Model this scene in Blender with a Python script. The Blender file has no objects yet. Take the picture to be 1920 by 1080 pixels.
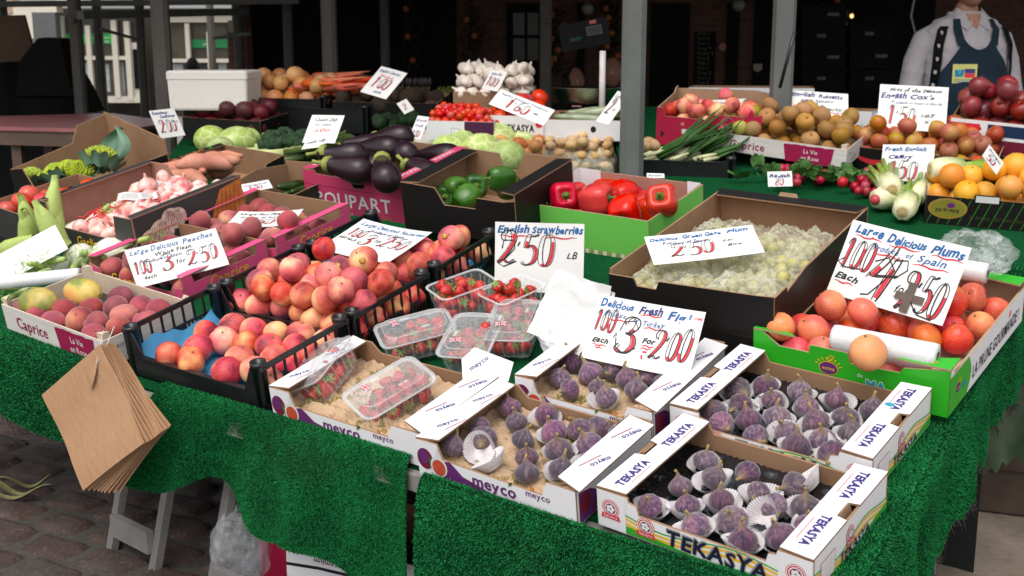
import bpy, bmesh, math, random
from mathutils import Vector, Matrix, noise
random.seed(7)
R = math.radians
SC = bpy.context.scene
# ---------------------------------------------------------------- camera
CAMZ = 1.33
PITCH = R(11.752)
FPX = 2220.75                      # focal length in pixels of the 1920 wide photo
cam_data = bpy.data.cameras.new("camera")
cam = bpy.data.objects.new("camera", cam_data)
SC.collection.objects.link(cam)
cam.location = (0, 0, CAMZ)
cam.rotation_euler = (R(90) - PITCH, 0, 0)
cam_data.sensor_width = 36.0
cam_data.lens = FPX / 1920 * 36
cam_data.clip_start = 0.05
cam_data.clip_end = 300
cam_data.dof.use_dof = True
cam_data.dof.focus_distance = 2.6
cam_data.dof.aperture_fstop = 8.0
SC.camera = cam
# ---------------------------------------------------------------- sky, sun, exposure (overcast daylight)
world = bpy.data.worlds.new("World")
SC.world = world
world.use_nodes = True
wn = world.node_tree.nodes
wl = world.node_tree.links
sky = wn.new("ShaderNodeTexSky")
sky.sky_type = 'NISHITA'
sky.sun_disc = False
sky.sun_elevation = R(58)
sky.sun_rotation = R(200)
sky.air_density = 1.0
sky.dust_density = 3.0
hs = wn.new("ShaderNodeHueSaturation")
hs.inputs['Saturation'].default_value = 0.30
wl.new(sky.outputs['Color'], hs.inputs['Color'])
wl.new(hs.outputs['Color'], wn['Background'].inputs['Color'])
wn['Background'].inputs['Strength'].default_value = 0.15
sun_data = bpy.data.lights.new("sun", 'SUN')
sun_data.energy = 1.0
sun_data.angle = R(50)
sun_data.color = (1.0, 0.95, 0.88)
sun = bpy.data.objects.new("sun", sun_data)
SC.collection.objects.link(sun)
sun.rotation_euler = Vector((0.30, 0.55, -1.0)).to_track_quat('-Z', 'Y').to_euler()
SC.view_settings.view_transform = 'Standard'
SC.view_settings.look = 'None'
SC.view_settings.exposure = 0.60
SC.view_settings.gamma = 1.0
SC.cycles.use_denoising = True
SC.cycles.max_bounces = 8
SC.cycles.transparent_max_bounces = 24
SC.render.film_transparent = False
# ---------------------------------------------------------------- places: the sloping stall, rays to known heights
TABLE_U = Vector((0.8388, -0.5426, -0.0446)).normalized()
TABLE_V = Vector((0.5393, 0.8170, 0.2039)).normalized()
TABLE_N = TABLE_U.cross(TABLE_V).normalized()
TABLE_V = TABLE_N.cross(TABLE_U)
TABLE_O = Vector((0, 2.0, 0.4236))
EYE = Vector((0, 0, CAMZ))

def T(x, y, l=0.0):
    return TABLE_O + TABLE_U * x + TABLE_V * y + TABLE_N * l

def ray(px, py):
    x = (px - 960) / FPX
    y = -(py - 540) / FPX
    return Vector((x, math.cos(PITCH) + y * math.sin(PITCH), -math.sin(PITCH) + y * math.cos(PITCH)))

def on_table(px, py, l=0.0):        # where the sight line meets the stall top (raised by l)
    d = ray(px, py)
    return EYE + d * ((TABLE_O + TABLE_N * l - EYE).dot(TABLE_N) / d.dot(TABLE_N))

def at_z(px, py, z):
    d = ray(px, py)
    return EYE + d * ((z - CAMZ) / d.z)

def at_y(px, py, y):
    d = ray(px, py)
    return EYE + d * (y / d.y)

def on_tier(px, py, tier, l=0.0):   # tier = (z0, y0, slope): z = z0 + slope*(y-y0)
    z0, y0, k = tier
    d = ray(px, py)
    t = (z0 + l - k * y0 - CAMZ) / (d.z - k * d.y)
    return EYE + d * t
TIER_M = (0.66, 4.0, 0.10)
TIER_R = (0.66, 4.05, 0.18)

def mat_frame(o, u, v, n):
    return Matrix(((u.x, v.x, n.x, o.x), (u.y, v.y, n.y, o.y), (u.z, v.z, n.z, o.z), (0, 0, 0, 1)))

def table_frame(x, y, l, yaw):
    a = R(yaw)
    return mat_frame(T(x, y, l), TABLE_U * math.cos(a) + TABLE_V * math.sin(a), -TABLE_U * math.sin(a) + TABLE_V * math.cos(a), TABLE_N)

def tier_frame(p, yaw, tier):
    n = Vector((0, -tier[2], 1)).normalized()
    a = R(yaw)
    u = Vector((math.cos(a), math.sin(a), 0))
    u = (u - n * u.dot(n)).normalized()
    return mat_frame(p, u, n.cross(u), n)

def flat_frame(p, yaw=0.0):
    return Matrix.Translation(p) @ Matrix.Rotation(R(yaw), 4, 'Z')

# ---------------------------------------------------------------- materials
def srgb(r, g, b):
    f = lambda c: (c / 255 / 12.92) if c / 255 <= 0.04045 else ((c / 255 + 0.055) / 1.055) ** 2.4
    return (f(r), f(g), f(b))

class NT:
    def __init__(s, name):
        s.m = bpy.data.materials.new(name)
        s.m.use_nodes = True
        s.n = s.m.node_tree.nodes
        s.l = s.m.node_tree.links
        s.b = s.n['Principled BSDF']
    def new(s, t, **kw):
        x = s.n.new(t)
        for k, v in kw.items():
            if k.startswith('i_'):
                x.inputs[k[2:]].default_value = v
            else:
                setattr(x, k, v)
        return x
    def link(s, a, b):
        s.l.new(a, b)
    def coord(s, scale=(1, 1, 1), rand=False, gen=False):
        c = s.new('ShaderNodeTexCoord')
        mp = s.new('ShaderNodeMapping')
        mp.inputs['Scale'].default_value = scale
        s.link(c.outputs['Generated' if gen else 'Object'], mp.inputs['Vector'])
        if rand:
            oi = s.new('ShaderNodeObjectInfo')
            mu = s.new('ShaderNodeMath', operation='MULTIPLY')
            mu.inputs[1].default_value = 37.0
            s.link(oi.outputs['Random'], mu.inputs[0])
            cb = s.new('ShaderNodeCombineXYZ')
            for k in range(3):
                s.link(mu.outputs[0], cb.inputs[k])
            s.link(cb.outputs[0], mp.inputs['Location'])
        return mp.outputs['Vector']
    def noise(s, vec, scale, detail=3, rough=0.55):
        t = s.new('ShaderNodeTexNoise')
        t.inputs['Scale'].default_value = scale
        t.inputs['Detail'].default_value = detail
        t.inputs['Roughness'].default_value = rough
        s.link(vec, t.inputs['Vector'])
        return t.outputs['Fac']
    def ramp(s, fac, stops):
        r = s.new('ShaderNodeValToRGB')
        e = r.color_ramp.elements
        while len(e) > 1:
            e.remove(e[-1])
        for i, (p, c) in enumerate(stops):
            x = e[0] if i == 0 else e.new(p)
            x.position = p
            x.color = (c[0], c[1], c[2], 1)
        s.link(fac, r.inputs['Fac'])
        return r.outputs['Color']
    def mix(s, fac, a, b, mode='MIX'):
        x = s.new('ShaderNodeMix', data_type='RGBA', blend_type=mode)
        for sock, v in ((x.inputs[0], fac), (x.inputs[6], a), (x.inputs[7], b)):
            if isinstance(v, (int, float)):
                sock.default_value = v
            elif isinstance(v, tuple):
                sock.default_value = (v[0], v[1], v[2], 1)
            else:
                s.link(v, sock)
        return x.outputs[2]
    def bump(s, h, strength=0.3, dist=0.002):
        b = s.new('ShaderNodeBump')
        b.inputs['Strength'].default_value = strength
        b.inputs['Distance'].default_value = dist
        s.link(h, b.inputs['Height'])
        s.link(b.outputs['Normal'], s.b.inputs['Normal'])
    def hue_rand(s, col, val=0.25, sat=0.0, hue=0.0):
        oi = s.new('ShaderNodeObjectInfo')
        h = s.new('ShaderNodeHueSaturation')
        def rng(a, sock, mult):
            m1 = s.new('ShaderNodeMath', operation='MULTIPLY')
            m1.inputs[1].default_value = mult
            s.link(oi.outputs['Random'], m1.inputs[0])
            fr = s.new('ShaderNodeMath', operation='FRACT')
            s.link(m1.outputs[0], fr.inputs[0])
            mr = s.new('ShaderNodeMapRange')
            mr.inputs['To Min'].default_value = a[0]
            mr.inputs['To Max'].default_value = a[1]
            s.link(fr.outputs[0], mr.inputs['Value'])
            s.link(mr.outputs[0], sock)
        if val: rng((1 - val, 1 + val), h.inputs['Value'], 7.13)
        if sat: rng((1 - sat, 1 + sat), h.inputs['Saturation'], 13.7)
        if hue: rng((0.5 - hue, 0.5 + hue), h.inputs['Hue'], 23.1)
        s.link(col, h.inputs['Color'])
        return h.outputs['Color']
    def out(s, col=None, rough=0.6, spec=0.5, **kw):
        if col is not None:
            if isinstance(col, tuple):
                s.b.inputs['Base Color'].default_value = (*col, 1)
            else:
                s.link(col, s.b.inputs['Base Color'])
        s.b.inputs['Roughness'].default_value = rough
        s.b.inputs['Specular IOR Level'].default_value = spec
        for k, v in kw.items():
            s.b.inputs[k.replace('_', ' ')].default_value = v
        return s.m

def plain(name, col, rough=0.6, var=0.12, scale=18, bump=0.0, bscale=60, rand=0.0, spec=0.4, **kw):
    t = NT(name)
    v = t.coord(rand=rand > 0)
    f = t.noise(v, scale, 4)
    c = t.ramp(f, [(0.25, tuple(x * (1 - var) for x in col)), (0.75, tuple(min(1, x * (1 + var)) for x in col))])
    if rand: c = t.hue_rand(c, rand, rand * .5)
    if bump: t.bump(t.noise(v, bscale, 3), bump)
    return t.out(c, rough, spec, **kw)

def skin(name, stops, scale=9, rough=0.45, val=0.15, sat=0.1, hue=0.01, fleck=None, bump=0.05, fuzz=0.0, bsc=120):
    t = NT(name)
    v = t.coord(rand=True)
    f = t.noise(v, scale, 3, 0.5)
    c = t.ramp(f, stops)
    if fleck:
        vo = t.new('ShaderNodeTexVoronoi')
        vo.inputs['Scale'].default_value = fleck[1]
        t.link(v, vo.inputs['Vector'])
        k = t.ramp(vo.outputs['Distance'], [(0.10, (1, 1, 1)), (0.22, (0, 0, 0))])
        c = t.mix(k, c, fleck[0])
    c = t.hue_rand(c, val, sat, hue)
    if bump: t.bump(t.noise(v, bsc, 2), bump)
    m = t.out(c, rough, 0.4)
    if fuzz:
        t.b.inputs['Sheen Weight'].default_value = fuzz
        t.b.inputs['Sheen Roughness'].default_value = 0.4
    return m

def clear(name, tint=(0.95, 0.97, 0.97), alpha=0.25, rough=0.12, milky=0.0, wrinkle=0.0, wsc=30, frost=0.0, fsc=25):
    """thin clear plastic: mostly see-through, with its own gloss, a little white haze and moisture flecks"""
    t = NT(name)
    t.b.inputs['Base Color'].default_value = (*tint, 1)
    t.b.inputs['Roughness'].default_value = rough
    v = t.coord()
    if wrinkle:
        t.bump(t.noise(v, wsc, 5, 0.65), wrinkle, 0.01)
    if frost:
        f = t.noise(v, fsc, 5, 0.7)
        mr = t.new('ShaderNodeMapRange')
        mr.inputs['From Min'].default_value = 0.38
        mr.inputs['From Max'].default_value = 0.66
        mr.inputs['To Min'].default_value = alpha
        mr.inputs['To Max'].default_value = min(1, alpha + frost)
        t.link(f, mr.inputs['Value'])
        t.link(mr.outputs[0], t.b.inputs['Alpha'])
    else:
        t.b.inputs['Alpha'].default_value = alpha
    t.b.inputs['Specular IOR Level'].default_value = 0.8
    return t.m

MT = {}
def board(name, col, var=0.10):
    t = NT(name)
    v = t.coord()
    f = t.noise(v, 14, 4, 0.6)
    f2 = t.noise(t.coord((3, 3, 160)), 4, 2)
    c = t.ramp(f, [(0.3, tuple(x * (1 - var) for x in col)), (0.7, tuple(x * (1 + var) for x in col))])
    t.bump(f2, 0.12, 0.001)
    return t.out(c, 0.75, 0.2)

MT['card_in'] = board('corrugated_cardboard', (0.30, 0.175, 0.10))
MT['card_pale'] = board('pale_cardboard', (0.40, 0.26, 0.16))
MT['card_pink'] = board('rosy_cardboard', (0.40, 0.20, 0.15))
MT['white_print'] = plain('white_printed_card', (0.76, 0.75, 0.76), 0.5, 0.05, 11, 0.04, 30)
MT['black_print'] = plain('black_printed_card', (0.009, 0.008, 0.0075), 0.5, 0.25, 12, spec=0.22)
MT['dark_grey_print'] = plain('charcoal_printed_card', (0.035, 0.036, 0.034), 0.5, 0.3, 8)
MT['pink_print'] = plain('pink_printed_card', srgb(196, 62, 102), 0.45, 0.08, 5)
MT['hot_pink'] = plain('hot_pink_card', srgb(226, 80, 130), 0.45, 0.08, 5)
MT['magenta_print'] = plain('magenta_red_card', srgb(178, 26, 66), 0.5, 0.1, 5)
MT['lime_print'] = plain('lime_green_card', srgb(112, 196, 84), 0.45, 0.06, 5)
MT['green_print'] = plain('bright_green_card', srgb(44, 168, 32), 0.45, 0.06, 5)
MT['dkgreen_print'] = plain('dark_green_card', srgb(30, 42, 22), 0.5, 0.2, 5)
MT['purple_print'] = plain('purple_ink', srgb(98, 40, 104), 0.5, 0.1)
MT['dk_purple'] = plain('deep_purple_card', srgb(72, 22, 64), 0.5, 0.1)
MT['wood'] = None
t = NT('pale_poplar_wood')
f = t.noise(t.coord((2, 30, 30)), 3, 5, 0.6)
t.bump(f, 0.15, 0.001)
MT['wood'] = t.out(t.ramp(f, [(0.25, (0.52, 0.41, 0.29)), (0.75, (0.68, 0.57, 0.44))]), 0.7, 0.2)
t = NT('whitewashed_poplar')
f = t.noise(t.coord((2, 30, 30)), 3, 5, 0.6)
t.bump(f, 0.15, 0.001)
MT['wood_white'] = t.out(t.ramp(f, [(0.25, (0.56, 0.52, 0.48)), (0.75, (0.70, 0.67, 0.63))]), 0.7, 0.2)
MT['black_plastic'] = plain('black_crate_plastic', (0.012, 0.012, 0.013), 0.32, 0.3, 30, 0.05, 90, spec=0.5)
MT['tray_plastic'] = plain('black_tray_plastic', (0.012, 0.013, 0.015), 0.15, 0.3, 30, spec=0.7)
MT['blue_film'] = plain('blue_liner_plastic', srgb(58, 136, 178), 0.25, 0.15, 20, 0.5, 40, spec=0.6)
MT['ink_black'] = plain('black_marker_ink', (0.012, 0.012, 0.014), 0.5, 0.2)
MT['ink_red'] = plain('red_marker_ink', srgb(205, 45, 58), 0.5, 0.15, 40)
MT['ink_blue'] = plain('blue_marker_ink', srgb(20, 92, 150), 0.5, 0.25, 40)
MT['ink_navy'] = plain('navy_marker_ink', srgb(38, 44, 110), 0.5, 0.2, 40)
MT['ink_violet'] = plain('violet_print_ink', srgb(58, 40, 118), 0.5, 0.1)
MT['ink_maroon'] = plain('maroon_print_ink', srgb(112, 22, 48), 0.5, 0.1)
MT['ink_crimson'] = plain('crimson_print_ink', srgb(150, 20, 70), 0.5, 0.1)
MT['ink_white'] = plain('white_print_ink', (0.75, 0.74, 0.72), 0.5, 0.05)
MT['ink_grey'] = plain('grey_print_ink', (0.25, 0.25, 0.25), 0.5, 0.1)
MT['ink_yellow'] = plain('yellow_print_ink', srgb(228, 178, 40), 0.5, 0.1)
MT['ink_green'] = plain('green_print_ink', srgb(60, 160, 50), 0.5, 0.1)
MT['ink_olive'] = plain('olive_print_ink', srgb(128, 124, 40), 0.5, 0.1)
MT['ink_teal'] = plain('teal_print_ink', srgb(36, 150, 170), 0.5, 0.1)
MT['ink_orange'] = plain('orange_print_ink', srgb(214, 120, 50), 0.5, 0.1)
MT['ink_tan'] = plain('tan_print_ink', srgb(190, 150, 110), 0.6, 0.2, 60)
MT['ink_gold'] = plain('gold_print_ink', srgb(170, 126, 60), 0.5, 0.1)
MT['sign_card'] = plain('white_sign_card', (0.77, 0.755, 0.725), 0.55, 0.06, 9, 0.05, 20)
MT['paper_white'] = plain('white_paper', (0.62, 0.615, 0.60), 0.7, 0.06, 14, 0.35, 22)
MT['paper_cup'] = plain('fluted_white_paper', (0.64, 0.60, 0.605), 0.7, 0.14, 45, rand=0.06)
t = NT('brown_kraft_paper')
v = t.coord()
f = t.noise(t.coord((40, 4, 40)), 6, 4)
t.bump(t.noise(v, 24, 4), 0.2, 0.004)
MT['kraft'] = t.out(t.ramp(f, [(0.3, (0.36, 0.20, 0.105)), (0.7, (0.45, 0.262, 0.145))]), 0.7, 0.25)
MT['wrap'] = plain('printed_wrapping_paper', (0.52, 0.36, 0.22), 0.7, 0.12, 30, 0.3, 40)
MT['steel_post'] = plain('dull_galvanised_paint', (0.115, 0.122, 0.115), 0.6, 0.22, 7, 0.1, 40)
MT['brown_post'] = plain('brownish_post_paint', (0.095, 0.082, 0.068), 0.65, 0.22, 7, 0.1, 40)
MT['aluminium'] = plain('worn_aluminium', (0.30, 0.29, 0.28), 0.42, 0.22, 12, 0.05, 60, Metallic=0.55)
MT['stem'] = plain('dry_stem', (0.16, 0.15, 0.06), 0.7, 0.3, 60)
MT['leaf'] = plain('fresh_leaf', (0.05, 0.13, 0.025), 0.5, 0.4, 25, 0.2, 40)
MT['string'] = plain('white_string', (0.65, 0.62, 0.56), 0.8)
# ---------------------------------------------------------------- mesh building
class MB:
    def __init__(s):
        s.v = []; s.f = []; s.mi = []; s.sm = []
    def add(s, vs, fs, m=0, smooth=False, X=None):
        o = len(s.v)
        s.v += [tuple(X @ Vector(p)) for p in vs] if X else [tuple(p) for p in vs]
        for f in fs:
            s.f.append(tuple(o + i for i in f)); s.mi.append(m); s.sm.append(smooth)
    def box(s, lo, hi, m=0, X=None):
        x0, y0, z0 = lo; x1, y1, z1 = hi
        s.add([(x0, y0, z0), (x1, y0, z0), (x1, y1, z0), (x0, y1, z0), (x0, y0, z1), (x1, y0, z1), (x1, y1, z1), (x0, y1, z1)],
              [(0, 3, 2, 1), (4, 5, 6, 7), (0, 1, 5, 4), (1, 2, 6, 5), (2, 3, 7, 6), (3, 0, 4, 7)], m, False, X)
    def poly(s, pts, t, m=0, m_in=None, X=None):
        """outline pts (x,y) in the z=0 plane, thickness t towards -z; front material m, back and edges m_in"""
        n = len(pts); mi = m if m_in is None else m_in
        vs = [(x, y, 0) for x, y in pts] + [(x, y, -t) for x, y in pts]
        s.add(vs, [tuple(range(n))], m, False, X)
        s.add(vs, [tuple(range(2 * n - 1, n - 1, -1))], mi, False, X)
        s.add(vs, [(i, i + n, (i + 1) % n + n, (i + 1) % n) for i in range(n)], mi, False, X)
    def tube(s, pts, r, seg=8, m=0, cap=True, smooth=True, X=None, squash=1.0):
        pts = [Vector(p) for p in pts]
        rs = r if isinstance(r, (list, tuple)) else [r] * len(pts)
        vs = []; fs = []
        up = None
        for i, p in enumerate(pts):
            d = (pts[min(i + 1, len(pts) - 1)] - pts[max(i - 1, 0)]).normalized()
            if up is None:
                up = d.cross(Vector((0.31, 0.2, 0.93))).normalized()
            a = (up - d * up.dot(d)).normalized(); b = d.cross(a); up = a
            for k in range(seg):
                an = 2 * math.pi * k / seg
                vs.append(p + (a * math.cos(an) + b * math.sin(an) * squash) * rs[i])
        for i in range(len(pts) - 1):
            for k in range(seg):
                fs.append((i * seg + k, i * seg + (k + 1) % seg, (i + 1) * seg + (k + 1) % seg, (i + 1) * seg + k))
        if cap:
            fs.append(tuple(range(seg - 1, -1, -1)))
            fs.append(tuple(range((len(pts) - 1) * seg, len(pts) * seg)))
        s.add(vs, fs, m, smooth, X)
    def lathe(s, prof, seg=20, m=0, fn=None, X=None, smooth=True):
        """prof list of (r,z) bottom to top; fn(r,ang,z)->r"""
        vs = []; fs = []
        n = len(prof)
        for (r, z) in prof:
            for k in range(seg):
                a = 2 * math.pi * k / seg
                q = fn(r, a, z) if fn else r
                if isinstance(q, tuple): q, zz = q
                else: zz = z
                vs.append((q * math.cos(a), q * math.sin(a), zz))
        for i in range(n - 1):
            for k in range(seg):
                fs.append((i * seg + k, i * seg + (k + 1) % seg, (i + 1) * seg + (k + 1) % seg, (i + 1) * seg + k))
        if prof[0][0] > 1e-5: fs.append(tuple(range(seg - 1, -1, -1)))
        if prof[-1][0] > 1e-5: fs.append(tuple(range((n - 1) * seg, n * seg)))
        s.add(vs, fs, m, smooth, X)
    def grid(s, fn, nu, nv, m=0, smooth=True, X=None, t=0.0):
        vs = [fn(i / nu, j / nv) for j in range(nv + 1) for i in range(nu + 1)]
        fs = [(j * (nu + 1) + i, j * (nu + 1) + i + 1, (j + 1) * (nu + 1) + i + 1, (j + 1) * (nu + 1) + i) for j in range(nv) for i in range(nu)]
        s.add(vs, fs, m, smooth, X)
    def mesh(s, name, mats):
        me = bpy.data.meshes.new(name)
        me.from_pydata(s.v, [], s.f)
        for m in mats:
            me.materials.append(MT[m] if isinstance(m, str) else m)
        me.polygons.foreach_set('material_index', s.mi)
        me.polygons.foreach_set('use_smooth', s.sm)
        me.update()
        return me

COL = SC.collection
def link(name, me, X=None, parent=None):
    o = bpy.data.objects.new(name, me)
    COL.objects.link(o)
    if parent is not None: o.parent = parent
    if X is not None: o.matrix_local = X
    return o
def tag(o, label=None, cat=None, group=None, kind=None):
    if label: o['label'] = label
    if cat: o['category'] = cat
    if group: o['group'] = group
    if kind: o['kind'] = kind
    return o
def root(name, X, label, cat, group=None):
    o = bpy.data.objects.new(name, None)
    o.empty_display_size = 0.02
    COL.objects.link(o)
    o.matrix_world = X
    return tag(o, label, cat, group)
def part(mb, name, mats, parent, X=None, label=None):
    o = link(name, mb.mesh(name, mats), X, parent)
    if label: o['label'] = label
    return o
def single(mb, name, mats, X, label, cat, group=None):
    return tag(link(name, mb.mesh(name, mats), X), label, cat, group)
def clone_tree(o, X, parent=None, label=None, group=None):
    c = o.copy(); COL.objects.link(c)
    if parent is None: c.matrix_world = X
    else:
        c.parent = parent
    if label: c['label'] = label
    if group: c['group'] = group
    for ch in list(o.children): clone_tree(ch, None, c)
    return c
def RX(a): return Matrix.Rotation(R(a), 4, 'X')
def RY(a): return Matrix.Rotation(R(a), 4, 'Y')
def RZ(a): return Matrix.Rotation(R(a), 4, 'Z')
def TR(x, y, z): return Matrix.Translation((x, y, z))
def SCL(x, y=None, z=None):
    y = x if y is None else y; z = x if z is None else z
    return Matrix.Diagonal((x, y, z, 1))

# ---------------------------------------------------------------- lettering
_gl = {}
def glyph(ch, off=0.0):
    k = (ch, round(off, 4))
    if k not in _gl:
        cu = bpy.data.curves.new('lettering', 'FONT')
        cu.body = ch; cu.size = 1.0; cu.resolution_u = 2; cu.offset = off; cu.fill_mode = 'FRONT'
        ob = bpy.data.objects.new('lettering', cu)
        COL.objects.link(ob)
        dg = bpy.context.evaluated_depsgraph_get()
        me = bpy.data.meshes.new_from_object(ob.evaluated_get(dg))
        vs = [tuple(v.co) for v in me.vertices]; fs = [tuple(p.vertices) for p in me.polygons]
        bpy.data.objects.remove(ob); bpy.data.meshes.remove(me)
        w = max([v[0] for v in vs], default=0.3)
        _gl[k] = (vs, fs, w)
    return _gl[k]
_tw = {}
def advance(ch):
    if ch == ' ': return 0.28
    if ch not in _tw:
        vs, fs, w = glyph(ch)
        _tw[ch] = w + 0.07
    return _tw[ch]
def text_w(s, size, sx=1.0): return sum(advance(c) for c in s) * size * sx
def write(mb, s, x, y, size, m=0, z=0.0008, sx=1.0, shear=0.0, jit=0.0, off=0.0, align='l', rot=0.0, rnd=None, fit=None):
    rnd = rnd or random.Random(hash(len(s)) + 5)
    if fit:
        sx = fit / max(1e-6, text_w(s, size, 1.0))
    w = text_w(s, size, sx)
    cx = 0.0 if align == 'l' else (-w / 2 if align == 'c' else -w)
    ca, sa = math.cos(rot), math.sin(rot)
    for c in s:
        if c != ' ':
            vs, fs, _ = glyph(c, off)
            js = 1 + rnd.uniform(-jit, jit); jr = rnd.uniform(-jit, jit) * 0.5; jy = rnd.uniform(-jit, jit) * 0.25 * size
            out = []
            for (a, b, _z) in vs:
                a2 = (a + b * shear) * size * sx; b2 = b * size * js
                a3 = a2 * math.cos(jr) - b2 * math.sin(jr); b3 = a2 * math.sin(jr) + b2 * math.cos(jr) + jy
                X_, Y_ = cx + a3, b3
                out.append((x + X_ * ca - Y_ * sa, y + X_ * sa + Y_ * ca, z))
            mb.add(out, fs, m)
        cx += advance(c) * size * sx
def stroke(mb, pts, w, m=0, z=0.0008):
    """a flat pen stroke along pts (x,y), width w or list"""
    n = len(pts); vs = []
    ws = w if isinstance(w, (list, tuple)) else [w] * n
    for i in range(n):
        a = Vector(pts[max(i - 1, 0)]); b = Vector(pts[min(i + 1, n - 1)])
        d = (b - a)
        d = d.normalized() if d.length > 1e-9 else Vector((1, 0))
        nx, ny = -d.y, d.x
        x, y = pts[i]
        vs += [(x + nx * ws[i] / 2, y + ny * ws[i] / 2, z), (x - nx * ws[i] / 2, y - ny * ws[i] / 2, z)]
    mb.add(vs, [(2 * i + 1, 2 * i + 3, 2 * i + 2, 2 * i) for i in range(n - 1)], m)
def disc(mb, x, y, rx, ry, m=0, z=0.0008, seg=24, r0=0.0):
    if r0 <= 0:
        mb.add([(x + rx * math.cos(2 * math.pi * k / seg), y + ry * math.sin(2 * math.pi * k / seg), z) for k in range(seg)], [tuple(range(seg))], m)
    else:
        vs = []
        for q in (1, r0):
            vs += [(x + q * rx * math.cos(2 * math.pi * k / seg), y + q * ry * math.sin(2 * math.pi * k / seg), z) for k in range(seg)]
        mb.add(vs, [(k, (k + 1) % seg, seg + (k + 1) % seg, seg + k) for k in range(seg)], m)
def rect(mb, x0, y0, x1, y1, m=0, z=0.0006):
    mb.add([(x0, y0, z), (x1, y0, z), (x1, y1, z), (x0, y1, z)], [(0, 1, 2, 3)], m)
INKS = ['ink_blue', 'ink_black', 'ink_red', 'ink_navy']      # handwriting slots 0..3
DIGITS = {'0': [[(.30, 1), (.12, .86), (.06, .5), (.12, .14), (.30, 0), (.48, .14), (.54, .5), (.48, .86), (.30, 1)]],
          '1': [[(.12, .80), (.30, 1.0), (.30, .5), (.30, 0)]],
          '2': [[(.20, .70), (.10, .74), (.07, .88), (.22, 1), (.44, .94), (.50, .72), (.36, .42), (.12, .12), (.0, .0), (.18, .08), (.40, .0), (.62, .10)]],
          '3': [[(.12, .78), (.06, .90), (.24, 1), (.44, .92), (.46, .74), (.30, .56), (.20, .54), (.44, .48), (.56, .26), (.44, .04), (.20, 0), (.04, .10), (.10, .22)]],
          '4': [[(.30, 1.0), (.16, .66), (.0, .36), (.30, .38), (.66, .44)], [(.50, .80), (.42, .40), (.34, -.12)]],
          '5': [[(.58, 1.02), (.38, .96), (.20, .98), (.13, .60), (.34, .64), (.54, .44), (.48, .12), (.22, 0), (.02, .10)]],
          '6': [[(.50, .98), (.26, .84), (.08, .42), (.16, .08), (.36, .0), (.52, .20), (.42, .44), (.22, .42), (.10, .26)]],
          '8': [[(.30, .54), (.10, .70), (.14, .94), (.34, 1), (.48, .86), (.40, .64), (.14, .40), (.06, .18), (.24, 0), (.46, .08), (.50, .30), (.30, .54)]]}
def smooth_path(P, k=6):
    out = []
    for i in range(len(P) - 1):
        p0, p1, p2, p3 = P[max(i - 1, 0)], P[i], P[i + 1], P[min(i + 2, len(P) - 1)]
        for q in range(k):
            t_ = q / k
            out.append(tuple(0.5 * (2 * p1[c] + (p2[c] - p0[c]) * t_ + (2 * p0[c] - 5 * p1[c] + 4 * p2[c] - p3[c]) * t_ * t_ + (3 * p1[c] - p0[c] - 3 * p2[c] + p3[c]) * t_ ** 3) for c in (0, 1)))
    return out + [P[-1]]
def price(mb, s, x, y, size, rnd, sx=0.8, z=0.0006, fit=None):
    """pen-drawn hollow figures: two thin black outlines, thick on the downstrokes, part filled in red"""
    adv = sum({'.': .22}.get(c, .66) for c in s)
    kx = (fit / adv) if fit else size * sx
    size *= 1.0; cx = 0.0; kx = min(kx, size * 1.1)
    for c in s:
        if c == '.':
            px, py = x + cx * kx + .02 * size, y + .62 * size
            stroke(mb, [(px, py), (px + .10 * kx, py + .14 * size)], .05 * size, 1, z + .0006)
        js, jy = rnd.uniform(.93, 1.10), rnd.uniform(-.05, .05)
        for P in DIGITS.get(c, []):
            pts = [(x + (cx + a + (b - .5) * .16) * kx, y + (b * js + jy) * size) for a, b in smooth_path(P)]
            n = len(pts); hw = []; nr = []
            for i in range(n):
                a, b = Vector(pts[max(i - 1, 0)]), Vector(pts[min(i + 1, n - 1)]); d = (b - a)
                d = d.normalized() if d.length > 1e-9 else Vector((1, 0))
                nr.append((-d.y, d.x)); hw.append((.012 + .088 * abs(d.y) ** 1.5) * kx * (.35 + .65 * math.sin(math.pi * min(1, (i + .4) / n * 1.0)) ** .5))
            i0, i1 = int(n * rnd.uniform(.30, .45)), int(n * rnd.uniform(.78, .95))
            if c in '14': i0, i1 = int(n * .35), n - 1
            stroke(mb, pts[i0:i1], [1.3 * h for h in hw[i0:i1]], 2, z + .0002)
            for sg in (1, -1):
                stroke(mb, [(p[0] + sg * m[0] * h, p[1] + sg * m[1] * h) for p, m, h in zip(pts, nr, hw)], (.034 if sg > 0 else .022) * size, 1, z + .0005)
        cx += {'.': .22}.get(c, .66)
def solve_lin(A, b):
    n = len(b); M = [A[i][:] + [b[i]] for i in range(n)]
    for i in range(n):
        p = max(range(i, n), key=lambda r_: abs(M[r_][i])); M[i], M[p] = M[p], M[i]
        for r_ in range(n):
            if r_ != i and M[i][i]:
                f = M[r_][i] / M[i][i]
                for c in range(i, n + 1): M[r_][c] -= f * M[i][c]
    return [M[i][n] / M[i][i] if M[i][i] else 0 for i in range(n)]
def to_px(P):
    d = P - EYE; zc = d.y * math.cos(PITCH) - d.z * math.sin(PITCH); yc = d.y * math.sin(PITCH) + d.z * math.cos(PITCH)
    return 960 + FPX * d.x / zc, 540 - FPX * yc / zc
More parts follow.
